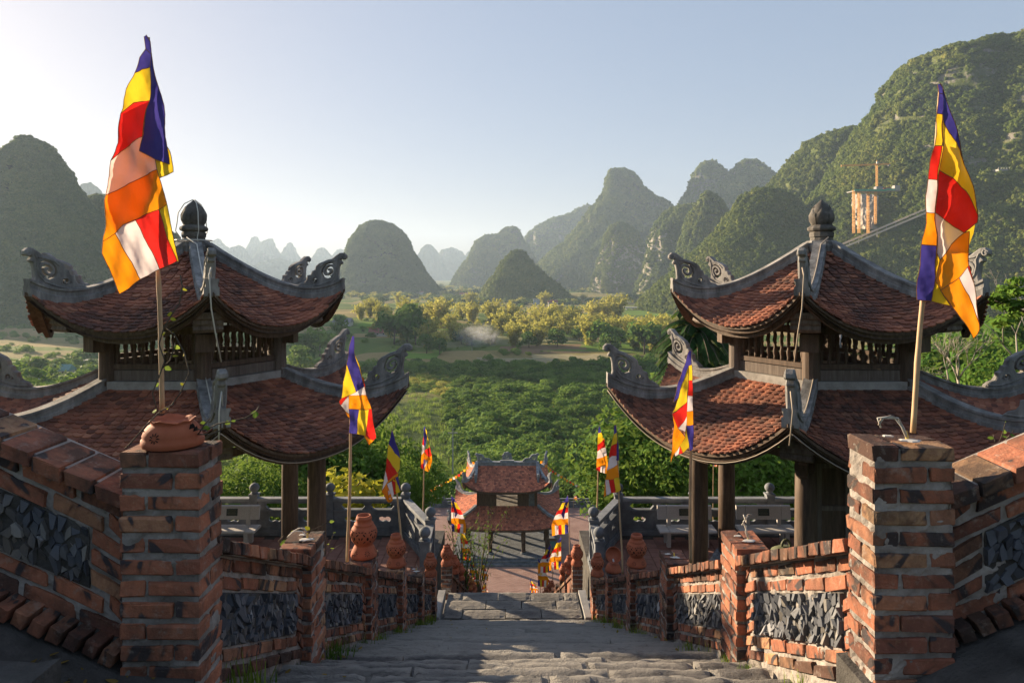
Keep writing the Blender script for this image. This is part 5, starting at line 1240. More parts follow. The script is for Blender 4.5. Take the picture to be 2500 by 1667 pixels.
# ---------------------------------------------------------------- terrain
def ground_z(x, y):
    x = np.asarray(x, float); y = np.asarray(y, float)
    z = np.interp(y, [-400,-60,0,3,12,19.4,20.5,50,51,80,90,150,9000], [60,12,-2.6,-3.0,-8.0,-9.0,-10.4,-27.6,-27.9,-27.9,-30.0,ZV,ZV])
    n = fbm(np.stack([x*.02, y*.02, x*0], -1), 4, 5)
    d = np.hypot(x, y); amp = np.clip((d-60)/120, 0, 1)*.9
    court = (np.abs(x) < 20) & (y < 85)
    z = z + n*np.where(court, 0, amp) 
    return z
def gz(x, y): return float(ground_z(np.array([x]), np.array([y]))[0])
def ground_mat():
    m, nt, b = new_mat('valley_ground', .95, .05); ob, wp, rnd = coords(nt)
    w = vmul(nt, wp, (1, 1, 0)); base = ramp(nt, noise(nt, w, .045, 6, .65), [(.32, (.030,.050,.014)), (.5, (.062,.092,.022)), (.68, (.105,.135,.035))])
    vor = nd(nt, 'ShaderNodeTexVoronoi', {'Vector': vmul(nt, vadd(nt, w, (0, 0, 0)), (.014, .030, 1)), 'Scale': 1.0, 'Randomness': .9})
    fr = nd(nt, 'ShaderNodeSeparateColor', {0: vor.outputs['Color']})
    fieldc = ramp(nt, fr.outputs[0], [(0, (.07,.13,.02)), (.16, (.13,.19,.035)), (.34, (.27,.22,.085)), (.5, (.38,.28,.12)), (.64, (.10,.17,.03)), (.78, (.31,.25,.11)), (.92, (.15,.23,.04))], 'CONSTANT')
    fieldc = mix(nt, mathn(nt, 'MULTIPLY', noise(nt, w, .3, 5), .6), fieldc, (.07,.08,.03))
    sep = nd(nt, 'ShaderNodeSeparateXYZ', {0: wp})
    far = ramp(nt, mathn(nt, 'MULTIPLY_ADD', noise(nt, w, .012, 3), 160, sep.outputs['Y']), [(0, 0.0), (1, 1.0)])
    fy = nd(nt, 'ShaderNodeMapRange', {'Value': mathn(nt, 'MULTIPLY_ADD', noise(nt, w, .012, 3), 120, sep.outputs['Y']), 'From Min': 270.0, 'From Max': 310.0, 'To Min': 0.0, 'To Max': 1.0}).outputs[0]
    c = mix(nt, fy, base, fieldc); setc(nt, b, c); bump(nt, b, noise(nt, w, .8, 6, .7), 1.0, .6); return m
rad = np.concatenate([[0], np.geomspace(6, 6300, 150)]); ang_ = np.concatenate([np.linspace(-.85, .85, 260), np.linspace(.85, 2*math.pi-.85, 60)[1:-1]])
RR, AA = np.meshgrid(rad, ang_, indexing='ij'); GX = RR*np.sin(AA); GY = RR*np.cos(AA); GZ = ground_z(GX, GY)
nr, na = GX.shape; idx = np.arange(nr*na).reshape(nr, na)
f1 = np.stack([idx[:-1], np.roll(idx, -1, 1)[:-1], np.roll(idx, -1, 1)[1:], idx[1:]], -1).reshape(-1, 4)
M_GROUND = ground_mat()
go = bpy.data.objects.new('ground', np_mesh('ground', np.stack([GX, GY, GZ], -1).reshape(-1, 3), f1, M_GROUND)); COL.objects.link(go)
go['kind'] = 'structure'; go['label'] = 'green valley floor with fields, sloping down from the stairs'

# ---------------------------------------------------------------- karst hills lofted from their outlines
HILLS = {}
def hill(name, label, D, left, right, kd=.85, seed=0, amp=.05, mat=None, nz=70, na=150, sq=1.0, inset=0.):
    """left/right outlines from the top down, in the photograph's frame at distance D"""
    s = D/F*DS
    zl = np.array([(HZ/DS - y)*s for x, y in left]); xl = np.array([(x - 1250/DS)*s for x, y in left])
    zr = np.array([(HZ/DS - y)*s for x, y in right]); xr = np.array([(x - 1250/DS)*s for x, y in right])
    ztop = max(zl[0], zr[0]); zbot = ZV - 3
    def ext(z, zz, xx):   # continue the outline below its last point
        o = np.interp(-z, -zz, xx); sl = (xx[-1]-xx[-2])/(zz[-2]-zz[-1]+1e-6); below = z < zz[-1]
        return np.where(below, xx[-1] + np.clip(sl, -2.2, 2.2)*(zz[-1]-z), o)
    t = np.linspace(0, 1, nz); z = ztop - (ztop - zbot)*t**1.25
    XL = ext(z, zl, xl); XR = ext(z, zr, xr); XL = XL+inset; XR = XR-inset; z = z-inset*1.2*(1-t); cx = (XL+XR)/2; hw = np.maximum((XR-XL)/2, .2)
    phi = np.linspace(0, 2*math.pi, na, endpoint=False); c, sn = np.cos(phi), np.sin(phi)
    X = cx[:,None] + hw[:,None]*c[None]; Yv = D + kd*hw[:,None]*sn[None]; Z = np.repeat(z[:,None], na, 1)
    size = max(hw.max(), ztop-zbot); q = 1/size
    pr = np.stack([X*q*3, Yv*q*3, Z*q*2.2], -1); n1 = fbm(pr, 5, seed, .55); rdg = 1-np.abs(fbm(np.stack([c[None]*2.2+0*Z, sn[None]*2.2+0*Z, Z*q*1.1], -1), 4, seed+5))
    n2 = fbm(np.stack([X*.06, Yv*.06, Z*.06], -1), 3, seed+9)
    k = amp*size*(n1*.8 + (rdg-.75)*.9)*np.minimum(1, (t[:,None])*9) + n2*min(4., size*.012)
    side = .25 + .75*np.abs(sn)[None]
    X = X + k*c[None]*side; Yv = Yv + k*sn[None]; Z = Z + n1*amp*size*.18*np.minimum(1, t[:,None]*6) + n2*min(2.5, size*.01)
    V = np.concatenate([np.stack([X, Yv, Z], -1).reshape(-1, 3), [[cx[0], D, ztop]]]); ix = np.arange(nz*na).reshape(nz, na)
    f = np.stack([ix[:-1], ix[1:], np.roll(ix, -1, 1)[1:], np.roll(ix, -1, 1)[:-1]], -1).reshape(-1, 4)
    cap = np.stack([np.full(na, nz*na), ix[0], np.roll(ix[0], -1), np.roll(ix[0], -1)], -1)
    me = bpy.data.meshes.new(name); me.from_pydata(V.tolist(), [], f.tolist() + [(nz*na, ix[0][j], ix[0][(j+1) % na]) for j in range(na)]); me.materials.append(mat)
    me.polygons.foreach_set('use_smooth', [True]*len(me.polygons)); me.update()
    o = bpy.data.objects.new('karst_hill', me); COL.objects.link(o); o['kind'] = 'structure'; o['label'] = label
    HILLS[name] = (V[:-1].reshape(nz, na, 3), D); return o
HM_NEAR = hill_mat('hill_near', .9, sc_=.022); HM_MID = hill_mat('hill_mid', .8, sc_=.012); HM_FAR = hill_mat('hill_far', .2, sc_=.006)
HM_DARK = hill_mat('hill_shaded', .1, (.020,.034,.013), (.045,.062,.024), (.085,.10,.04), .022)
HM_CLIFF = hill_mat('hill_cliffy', 2.2, sc_=.014, rockcol=(.42,.38,.33))
hill('A1', 'tall wooded mountain filling the right edge of the view', 720, [(2440,60),(2352,73),(2310,80),(2260,95),(2210,112),(2170,108),(2130,118),(2100,130),(2085,140),(2060,185),(2040,225),(2010,262),(1992,300),(1960,345),(1920,410),(1860,500),(1780,600),(1700,690)],
     [(2440,60),(2560,75),(2700,130),(2850,260),(3000,420),(3150,620),(3250,760)], .78, 1, .05, HM_NEAR, 110, 240, inset=3)
hill('A2', 'wooded shoulder stepping down left of the right mountain', 900, [(1970,286),(1940,293),(1890,310),(1850,325),(1830,345),(1800,385),(1780,415),(1735,480),(1690,545),(1620,620),(1540,690)], [(1970,286),(2010,290),(2060,330),(2150,420),(2280,560),(2380,700)], .8, 2, .05, HM_NEAR, 90, 180, inset=3)
hill('B', 'rounded wooded spur in front of the right shoulder', 760, [(1760,424),(1735,428),(1700,450),(1678,480),(1640,530),(1600,575),(1550,620),(1500,665),(1470,700)], [(1760,424),(1790,430),(1830,460),(1900,540),(2000,640),(2060,700)], .95, 3, .05, HM_NEAR, 80, 160, inset=3)
hill('C', 'narrow pointed karst peak between the middle mountain and the right spur', 1050, [(1628,440),(1612,452),(1600,480),(1580,530),(1555,590),(1530,640),(1500,690)], [(1628,440),(1650,455),(1675,490),(1690,540),(1720,600),(1780,690)], .9, 4, .06, HM_MID, 70, 130)
hill('D_', 'rocky cliff knob under the right saddle', 1250, [(1590,468),(1560,474),(1530,490),(1505,515),(1490,550),(1488,575),(1470,640),(1450,690)], [(1590,468),(1620,478),(1650,520),(1680,600),(1700,690)], .8, 5, .07, HM_CLIFF, 70, 130)
hill('E', 'small cliff faced hill in front of the middle mountain', 1500, [(1430,514),(1405,520),(1390,545),(1380,580),(1372,610),(1360,640),(1350,690)], [(1430,514),(1455,530),(1475,560),(1490,605),(1510,650),(1530,690)], .9, 6, .07, HM_CLIFF, 70, 130)
hill('F_', 'tall central karst mountain with a rounded top', 1900, [(1415,383),(1395,388),(1385,402),(1372,440),(1362,465),(1345,490),(1320,525),(1290,560),(1250,590),(1220,620),(1180,690)], [(1415,383),(1435,386),(1455,400),(1475,425),(1500,445),(1530,460),(1570,500),(1620,580),(1680,690)], .7, 7, .075, HM_MID, 100, 200, inset=4)
hill('G', 'double peak behind the saddle right of the central mountain', 1800, [(1630,370),(1615,375),(1600,402),(1580,440),(1540,500),(1480,600),(1440,690)], [(1630,370),(1645,374),(1665,392),(1700,440),(1780,560),(1840,690)], .8, 8, .08, HM_MID, 80, 150)
hill('G2', 'rounded peak behind the saddle beside the double peak', 1750, [(1722,366),(1700,374),(1680,390),(1650,430),(1600,540),(1560,690)], [(1722,366),(1745,372),(1765,388),(1785,410),(1840,520),(1900,690)], .8, 9, .06, HM_MID, 70, 140)
hill('H_', 'stepped ridge running left from the central mountain', 2700, [(1350,468),(1330,478),(1300,493),(1262,505),(1240,515),(1215,530),(1195,560),(1160,620),(1130,680)], [(1350,468),(1380,480),(1420,540),(1480,680)], .6, 10, .07, HM_MID, 70, 150)
hill('I', 'hazy twin topped hill left of the stepped ridge', 2300, [(1170,522),(1155,530),(1140,540),(1112,541),(1092,556),(1075,595),(1045,640),(1020,685)], [(1170,522),(1185,526),(1200,548),(1225,590),(1260,640),(1290,685)], .8, 11, .085, HM_MID, 70, 140)
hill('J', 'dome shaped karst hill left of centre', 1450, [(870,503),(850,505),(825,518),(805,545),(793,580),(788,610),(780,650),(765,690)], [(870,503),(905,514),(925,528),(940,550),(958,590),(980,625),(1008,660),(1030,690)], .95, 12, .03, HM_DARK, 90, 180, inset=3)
hill('K', 'small pointed karst hill standing in the fields', 1050, [(1190,569),(1172,577),(1152,597),(1138,625),(1118,650),(1100,690)], [(1190,569),(1207,577),(1222,602),(1252,630),(1290,662),(1325,692)], .95, 13, .04, HM_NEAR, 80, 150, inset=3)
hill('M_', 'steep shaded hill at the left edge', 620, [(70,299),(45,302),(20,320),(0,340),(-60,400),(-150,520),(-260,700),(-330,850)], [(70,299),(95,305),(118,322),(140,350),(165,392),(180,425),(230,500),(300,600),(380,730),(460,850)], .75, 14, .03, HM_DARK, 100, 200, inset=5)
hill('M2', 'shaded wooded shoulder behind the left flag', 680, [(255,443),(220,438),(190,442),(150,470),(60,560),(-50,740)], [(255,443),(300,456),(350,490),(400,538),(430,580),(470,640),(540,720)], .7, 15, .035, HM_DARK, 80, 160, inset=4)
hill('N_', 'little far hill showing between the left hill and its shoulder', 2200, [(205,418),(190,424),(160,470),(100,680)], [(205,418),(225,430),(240,450),(300,680)], .8, 16, .04, HM_FAR, 50, 90)
FL = [('first',4600,(500,548),[(480,560),(455,620),(430,690)],[(515,560),(540,610),(570,690)]),('second',4300,(548,563),[(530,572),(505,620),(480,690)],[(562,575),(585,620),(610,690)]),('third',4700,(585,543),[(570,553),(555,590),(520,690)],[(598,552),(612,560),(650,690)]),
      ('fourth',4500,(616,547),[(603,556),(580,610),(560,690)],[(632,565),(655,600),(690,690)]),('fifth',4800,(667,557),[(655,572),(640,600),(610,690)],[(680,572),(700,600),(730,690)]),('sixth',4600,(738,568),[(722,580),(700,605),(670,690)],[(752,580),(775,600),(800,690)]),
      ('seventh',3900,(640,592),[(600,602),(560,640),(530,690)],[(680,602),(720,640),(760,690)]),('eighth',3700,(540,596),[(500,606),(450,650),(420,690)],[(585,612),(640,650),(690,690)]),('ninth',4900,(782,572),[(768,582),(745,620),(720,690)],[(796,582),(815,620),(850,690)])]
for k, (w_, D, tp, l, r_) in enumerate(FL): hill('L%d' % k, '%s far hazy peak from the left in the row left of the dome hill' % w_, D, [tp, (tp[0]-5-2*(k % 3), tp[1]+2.5+k % 2)]+l, [tp, (tp[0]+7+(k*5 % 4), tp[1]+2.0)]+r_, .8, 20+k, .13, HM_FAR, 60, 120)
FR = [('first',4600,(982,560),[(968,570),(950,600),(920,690)],[(1000,572),(1015,590),(1050,690)]),('second',4900,(1035,567),[(1012,574),(1000,600),(960,690)],[(1060,578),(1085,600),(1120,690)]),('third',5200,(1090,572),[(1070,580),(1050,620),(1020,690)],[(1110,590),(1140,640),(1160,690)])]
for k, (w_, D, tp, l, r_) in enumerate(FR): hill('R%d' % k, '%s far hazy peak right of the dome hill' % w_, D, [tp, (tp[0]-5-2*(k % 3), tp[1]+2.5+k % 2)]+l, [tp, (tp[0]+7+(k*5 % 4), tp[1]+2.0)]+r_, .8, 40+k, .12, HM_FAR, 60, 120)
hz = bpy.data.objects.new('haze', MB().box((-5600, -300, ZV-6), (5600, 5700, 330)).mesh('haze', [])); COL.objects.link(hz); hz['kind'] = 'stuff'
hm = bpy.data.materials.new('haze_air'); hm.use_nodes = True; hn = hm.node_tree; hn.nodes.remove(hn.nodes['Principled BSDF'])
pv = nd(hn, 'ShaderNodeVolumePrincipled', {'Color': (.58,.76,1,1), 'Density': HAZE_DENSITY, 'Anisotropy': .22}); hn.links.new(pv.outputs[0], hn.nodes['Material Output'].inputs['Volume'])
hz.data.materials.append(hm); hz.display_type = 'WIRE'

# field plots on the valley floor
def plot_mat(name, c1, c2, rows):
    m, nt, b = new_mat(name, .95, .05); ob, wp, rnd = coords(nt)
    c = mix(nt, ramp(nt, noise(nt, vmul(nt, wp, (.25, .6, 0)), 1.0, 6, .7), [(.35, 0.0), (.65, 1.0)]), c1, c2)
    st = ramp(nt, noise(nt, vmul(nt, wp, (.05, rows, 0)), 1.0, 2, .5), [(.42, .0), (.58, .45)]); c = mix(nt, st, c, tuple(x*.6 for x in c1)); setc(nt, b, c); bump(nt, b, noise(nt, wp, 1.2, 5, .7), 1.0, .4); return m
PM = {'tan': plot_mat('stubble', (.36,.27,.12), (.27,.24,.09), .9), 'red': plot_mat('ploughed', (.25,.15,.10), (.19,.16,.075), 1.2), 'green': plot_mat('rice', (.12,.24,.03), (.20,.30,.05), 1.0), 'gray': plot_mat('fallow', (.15,.18,.075), (.24,.22,.11), .8), 'pale': plot_mat('dry_soil', (.38,.32,.20), (.22,.21,.10), .7)}
for i, (x0, x1, y0, y1, c) in enumerate([(1100,1255,822,836,'pale'),(1150,1345,794,812,'red'),(1335,1455,794,803,'green'),(1225,1420,815,832,'pale'),(1120,1330,772,790,'gray'),(1340,1485,764,774,'tan'),(820,905,688,697,'tan'),(1325,1440,741,751,'tan'),(1262,1330,733,740,'tan'),(950,1060,744,753,'tan'),
        (875,965,733,741,'tan'),(1440,1570,716,725,'green'),(1290,1440,689,697,'tan'),(1090,1255,754,763,'tan'),(1455,1560,785,800,'green'),(955,1065,786,800,'gray'),(890,1010,806,824,'green'),(700,800,820,842,'green'),(1460,1560,742,752,'tan'),(1020,1100,728,735,'pale'),(1130,1240,720,726,'tan'),(820,870,742,752,'green')]):
    Ya, Yb = -ZV*F/(y0*DS-HZ), -ZV*F/(y1*DS-HZ); Ym = (Ya+Yb)/2; xa, xb = (x0*DS-1250)/F*Ym, (x1*DS-1250)/F*Ym
    U, W_ = np.meshgrid(np.linspace(0, 1, 24), np.linspace(0, 1, 14)); wob = fbm(np.stack([U*4+i, W_*4, U*0], -1), 2, 9)*.05
    XX = xa + (xb-xa)*(U+wob*(.5-np.abs(U-.5))*0+wob*.3) + (W_-.5)*(xb-xa)*.12*((i % 3)-1); YY = Yb + (Ya-Yb)*(W_+wob*.6); ZZ = ground_z(XX, YY) + .12
    ix = np.arange(24*14).reshape(14, 24); o = bpy.data.objects.new('field', np_mesh('field', np.stack([XX, YY, ZZ], -1).reshape(-1,3), np.stack([ix[:-1,:-1], ix[:-1,1:], ix[1:,1:], ix[1:,:-1]], -1).reshape(-1,4), PM[c])); COL.objects.link(o)
    o['kind'] = 'structure'; o['label'] = {'tan':'pale yellow stubble field','red':'reddish brown ploughed field','green':'bright green rice plot','gray':'grey-green fallow field','pale':'dry pale soil plot'}[c] + ' in the valley'
# ---------------------------------------------------------------- vegetation
def leaf_quads(rs, cen, rad, n, size, squash=1.0, droop=0.0, inner=.55, jit=.42):
    """n leaf-sized quads through a lobe"""
    d = rs.normal(size=(n, 3)); d /= np.linalg.norm(d, axis=1)[:, None]
    r = (inner + (1-inner)*rs.rand(n))**.7
    p = np.array(cen) + d*r[:, None]*np.array([rad, rad, rad*squash])
    nrm = d + rs.normal(size=(n, 3))*jit + np.array([0, 0, .3]); nrm /= np.linalg.norm(nrm, axis=1)[:, None]
    a = np.cross(nrm, rs.normal(size=(n, 3))); a /= np.linalg.norm(a, axis=1)[:, None]
    b = np.cross(nrm, a); b[:, 2] -= droop; s = size*(.6+.8*rs.rand(n))[:, None]
    return np.stack([p-a*s-b*s*.25, p-a*s*.1-b*s*.6, p+a*s+b*s*.1, p+a*s*.1+b*s*.6], 1)
def crown_mesh(name, mat, seed, h=1.0, w=.9, lobes=9, n=420, size=.11, squash=.8, base=.25, jit=.42):
    rs = np.random.RandomState(seed); Q = []
    for k in range(lobes):
        a = rs.rand()*2*math.pi; zz = base + (1-base)*(.2+.8*rs.rand())*.85; prof = math.sin(math.pi*min(.98, .18+.72*(zz-base)/(1-base)))
        rr = w*.5*prof*(.35+.5*rs.rand()); c = (rr*math.cos(a), rr*math.sin(a), zz*h); Q.append(leaf_quads(rs, c, w*(.20+.14*rs.rand()), n//lobes, size, squash, 0, .75, jit))
    q = np.concatenate(Q); return np_mesh(name, q.reshape(-1, 3), np.arange(len(q)*4).reshape(-1, 4), mat, False)
def bamboo_mesh(name, seed, culms=34, mat=None):
    """a clump of arching culms: each carries drooping sprays that thin out to the tip"""
    rs = np.random.RandomState(seed); Q = []
    for k in range(culms):
        a = rs.rand()*2*math.pi; lean = .04+.40*rs.rand(); H = .62+.42*rs.rand(); r0 = .10*rs.rand()
        for j in range(11):
            f = .20+.80*j/10; x = r0+lean*f**2.2; z = H*(f - .20*(lean/.44)*max(0, f-.7)*4*f)
            Q.append(leaf_quads(rs, (x*math.cos(a)+.03*rs.normal(), x*math.sin(a)+.03*rs.normal(), z), .105*(1.2-.85*f)*(.7+.6*rs.rand()), 6, .036, 1.5, .5, .05, 1.0))
    q = np.concatenate(Q); return np_mesh(name, q.reshape(-1, 3), np.arange(len(q)*4).reshape(-1, 4), mat or M_BAMBL, False)
def trunk_mesh(name, seed, mat=M_BARK, h=.6, r=.022, limbs=5):
    rr = random.Random(seed); m = MB(); top = Vector((rr.uniform(-.05,.05), rr.uniform(-.05,.05), h))
    pts = [Vector((0,0,-.05)), Vector((rr.uniform(-.02,.02),rr.uniform(-.02,.02),h*.4)), top]; m.tube(pts, [r*1.3, r, r*.5], 6)
    for k in range(limbs):
        a = rr.uniform(0, 6.28); b = pts[1].lerp(top, rr.uniform(0,.9)); e = b + Vector((math.cos(a)*.25, math.sin(a)*.25, rr.uniform(.12,.3))); m.tube([b, b.lerp(e,.5)+Vector((0,0,.03)), e], [r*.5, r*.35, r*.15], 5)
    return m.mesh(name, mat, smooth=True)
def culm_mesh(name, seed):
    rr = random.Random(seed); m = MB()
    for k in range(9):
        a = rr.uniform(0,6.28); l = rr.uniform(.08,.3); m.tube([(0.06*math.cos(a),.06*math.sin(a),-.05), (.07*math.cos(a),.07*math.sin(a),.4), ((.06+l*.6)*math.cos(a),(.06+l*.6)*math.sin(a),.78)], [.007,.006,.003], 4)
    return m.mesh(name, M_BAMB, smooth=True)
TREES = {}
def kind(key, crowns, trunks): TREES[key] = (crowns, trunks)
kind('bush', [crown_mesh('bush_crown', M_LEAFM, s, .95, 1.15, 11, 620, .075, .8, .05) for s in (1,2,3)], [trunk_mesh('bush_stem', s, h=.4) for s in (1,2)])
kind('dark', [crown_mesh('dark_crown', M_LEAFD, s, 1, .9, 12, 700, .07, .75, .2) for s in (4,5,6)], [trunk_mesh('dark_trunk', s) for s in (3,4)])
kind('mid', [crown_mesh('mid_crown', M_LEAFM, s, 1, .85, 12, 700, .07, .75, .22) for s in (7,8,9)], [trunk_mesh('mid_trunk', s) for s in (5,6)])
kind('light', [crown_mesh('light_crown', M_LEAFL, s, 1, .9, 11, 640, .07, .8, .15) for s in (10,11)], [trunk_mesh('light_trunk', s) for s in (7,8)])
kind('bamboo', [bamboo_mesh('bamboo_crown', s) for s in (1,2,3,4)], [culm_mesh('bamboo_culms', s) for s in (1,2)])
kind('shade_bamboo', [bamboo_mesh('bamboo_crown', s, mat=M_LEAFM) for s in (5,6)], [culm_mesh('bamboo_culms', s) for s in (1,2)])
kind('near', [crown_mesh('near_crown', M_LEAFM, s, 1, .95, 16, 5200, .024, .8, .05, .55) for s in (41,42)] + [crown_mesh('near_crown', M_LEAFD, 43, 1, .95, 16, 5200, .026, .8, .05, .55)], [trunk_mesh('near_stem', s, h=.6, r=.012) for s in (11,12)])
LBL = {'near': ('leafy_shrub', 'shrub', 'foliage', 'stem'), 'bush': ('leafy_shrub', 'shrub', 'foliage', 'stem'), 'dark': ('broadleaf_tree', 'tree', 'crown', 'trunk'), 'mid': ('broadleaf_tree', 'tree', 'crown', 'trunk'), 'light': ('young_tree', 'tree', 'crown', 'trunk'), 'bamboo': ('bamboo_clump', 'bamboo', 'crown', 'culms'), 'shade_bamboo': ('bamboo_clump', 'bamboo', 'crown', 'culms')}
vr = random.Random(77)
ORDW = 'first second third fourth fifth sixth seventh eighth ninth tenth eleventh twelfth thirteenth fourteenth fifteenth sixteenth seventeenth eighteenth nineteenth twentieth'.split(); ORDW = ORDW + [t_+'-'+w_ if w_ else t2 for t_, t2 in (('twenty','thirtieth'),('thirty','fortieth'),('forty','fiftieth'),('fifty','sixtieth')) for w_ in ORDW[:9]+['']]
def tree(key, x, y, h, label, group, z=None, w=None):
    nm, cat, cn, tn = LBL[key]; cs, ts = TREES[key]
    z = gz(x, y) if z is None else z
    t = thing(nm, label, cat, (x, y, z), group); s = h; t.scale = (s*(w or vr.uniform(.85,1.2)), s*(w or vr.uniform(.85,1.2)), s); t.rotation_euler.z = vr.uniform(0, 6.28)
    for me, n_ in ((vr.choice(cs), cn), (vr.choice(ts), tn)):
        o = bpy.data.objects.new(n_, me); COL.objects.link(o); o.parent = t
    return t
# masses nobody could count: points + instances
def scatter(name, pts, scl, meshes, label, rot_tilt=.15):
    coll = bpy.data.collections.new(name + '_sources')
    for me in meshes:
        so = bpy.data.objects.new(name + '_source', me); coll.objects.link(so)
    me = bpy.data.meshes.new(name); n = len(pts); me.vertices.add(n); me.vertices.foreach_set('co', np.asarray(pts, np.float32).ravel())
    at = me.attributes.new('scl', 'FLOAT_VECTOR', 'POINT'); at.data.foreach_set('vector', np.asarray(scl, np.float32).ravel()); me.update()
    o = bpy.data.objects.new(name, me); COL.objects.link(o); o['kind'] = 'stuff'; o['label'] = label
    ng = bpy.data.node_groups.new(name, 'GeometryNodeTree'); ng.interface.new_socket('Geometry', in_out='INPUT', socket_type='NodeSocketGeometry'); ng.interface.new_socket('Geometry', in_out='OUTPUT', socket_type='NodeSocketGeometry')
    gi = ng.nodes.new('NodeGroupInput'); gout = ng.nodes.new('NodeGroupOutput'); iop = ng.nodes.new('GeometryNodeInstanceOnPoints'); ci = ng.nodes.new('GeometryNodeCollectionInfo')
    ci.inputs['Collection'].default_value = coll; ci.inputs['Separate Children'].default_value = True; ci.inputs['Reset Children'].default_value = True
    rv = ng.nodes.new('FunctionNodeRandomValue'); rv.data_type = 'FLOAT_VECTOR'; rv.inputs[0].default_value = (-rot_tilt, -rot_tilt, 0); rv.inputs[1].default_value = (rot_tilt, rot_tilt, 6.283)
    na_ = ng.nodes.new('GeometryNodeInputNamedAttribute'); na_.data_type = 'FLOAT_VECTOR'; na_.inputs['Name'].default_value = 'scl'
    iop.inputs['Pick Instance'].default_value = True; L = ng.links
    L.new(gi.outputs[0], iop.inputs['Points']); L.new(ci.outputs[0], iop.inputs['Instance']); L.new(rv.outputs[0], iop.inputs['Rotation'])
    L.new([s for s in na_.outputs if s.enabled][0], iop.inputs['Scale']); L.new(iop.outputs[0], gout.inputs[0])
    md = o.modifiers.new('scatter', 'NODES'); md.node_group = ng; return o
FCR = [crown_mesh('forest_crown', M_FOREST, s, .85, 1.25, 7, 240, .15, .85, .0, .25) for s in (21,22,23)]
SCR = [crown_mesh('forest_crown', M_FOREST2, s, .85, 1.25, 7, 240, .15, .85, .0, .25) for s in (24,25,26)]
def wood_on(keys, n, lo, hi, name, label, meshes, cull=True, zmin=ZV-1):
    rs = np.random.RandomState(len(name)); PT = []; SC = []
    for key, cnt in zip(keys, n if hasattr(n, '__len__') else [n]*len(keys)):
        V, D = HILLS[key]; nz, na, _ = V.shape; A = V[:-1]; Bv = np.roll(V, -1, 1)[:-1]; Cv = V[1:]
        e1 = Bv-A; e2 = Cv-A; nr_ = np.cross(e1, e2); ar = np.linalg.norm(nr_, axis=2); nr_ /= ar[..., None]+1e-9
        nr_[nr_[..., 1]*0 + ((A[..., 0]-A[..., 0].mean())*nr_[..., 0] + (A[..., 1]-D)*nr_[..., 1] < 0) > .5] *= -1
        vis = (np.sum(nr_*(-A), axis=2)/np.linalg.norm(A, axis=2)) > -.25
        fx = A[..., 0]/A[..., 1]; inside = (np.abs(fx) < .86) & (A[..., 2] > zmin)
        rock = fbm(np.stack([A[..., 0]*.012, A[..., 1]*.012, A[..., 2]*.006], -1), 3, 31); bare = (np.abs(nr_[..., 2]) < .42) & (rock > .06)
        wgt = (ar*vis*inside*(1-.9*bare)).ravel(); pr = wgt/wgt.sum(); ch = rs.choice(len(pr), cnt, p=pr); u = rs.rand(cnt, 1); v = rs.rand(cnt, 1)
        a, e1f, e2f = A.reshape(-1,3)[ch], e1.reshape(-1,3)[ch], e2.reshape(-1,3)[ch]
        p = a + e1f*u + e2f*v; s = (lo+(hi-lo)*rs.rand(cnt)**1.8); p[:, 2] -= s*.45
        PT.append(p); SC.append(np.stack([s*(.85+.3*rs.rand(cnt)), s*(.85+.3*rs.rand(cnt)), s*(.7+.5*rs.rand(cnt))], 1))
    return scatter(name, np.concatenate(PT), np.concatenate(SC), meshes, label)
wood_on(['A1', 'A2', 'B'], [46000, 18000, 16000], 2.6, 6.8, 'mountain_forest', 'dense forest covering the right mountain and its spurs', FCR)
wood_on(['C', 'K', 'E', 'D_'], [8000, 10000, 5000, 6000], 3.5, 8, 'hill_forest', 'scrub forest on the middle karst hills', FCR)
wood_on(['F_', 'G', 'G2', 'H_', 'I'], [18000, 8000, 6000, 6000, 7000], 5.5, 12, 'far_forest', 'forest on the far central mountains', FCR)
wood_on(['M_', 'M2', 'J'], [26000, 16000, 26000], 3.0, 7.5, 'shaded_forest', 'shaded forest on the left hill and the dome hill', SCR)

# thicket between the courtyard and the fields
rs = np.random.RandomState(5)
def zone(n, y0, y1, fx, cond=None, power=1.0):
    y = y0 + (y1-y0)*rs.rand(n*3)**power; x = (rs.rand(n*3)*2-1)*(fx*y+25); k = np.ones(n*3, bool) if cond is None else cond(x, y); x, y = x[k][:n], y[k][:n]
    return np.stack([x, y, ground_z(x, y)], 1)
dens = lambda x, y: fbm(np.stack([x*.018, y*.012, x*0+3], -1), 3, 44)
court = lambda x, y: ~((np.abs(x) < 19) & (y < 83)) & ~((np.abs(x) < 4.2) & (y < 55)) & ~((np.abs(x) < 15) & (y < 21))
p = zone(9000, 84, 300, .85, lambda x, y: (dens(x, y) > -.12) | (y < 105)); s = (1.4 + 3.6*rs.rand(len(p))**1.6)*(.8+.5*np.clip(dens(p[:,0], p[:,1])+.3, 0, 1)); p[:,2] -= .2*s
scatter('thicket', p, np.stack([s*1.1, s*1.1, s*.95], 1), TREES['bush'][0] + TREES['dark'][0][:2] + TREES['mid'][0][:2], 'dense green thicket on the valley slope behind the gate pavilion')
p = zone(5200, 88, 306, .8, lambda x, y: dens(x+200, y) > .02); s = .8 + 2.0*rs.rand(len(p)); p[:,2] -= .1*s
scatter('bright_scrub', p, np.stack([s*1.3, s*1.3, s*.8], 1), TREES['light'][0], 'bright green scrub in the clearings of the thicket')  # lighter leaf colour also stands for sunlit patches in the shaded thicket
p = zone(3200, 22, 84, .95, court); s = .7 + 1.7*rs.rand(len(p)); p[:,2] -= .15*s
scatter('slope_scrub', p, np.stack([s, s, s*.9], 1), TREES['bush'][0] + TREES['mid'][0][:1], 'scrub on the slope below the terraces')
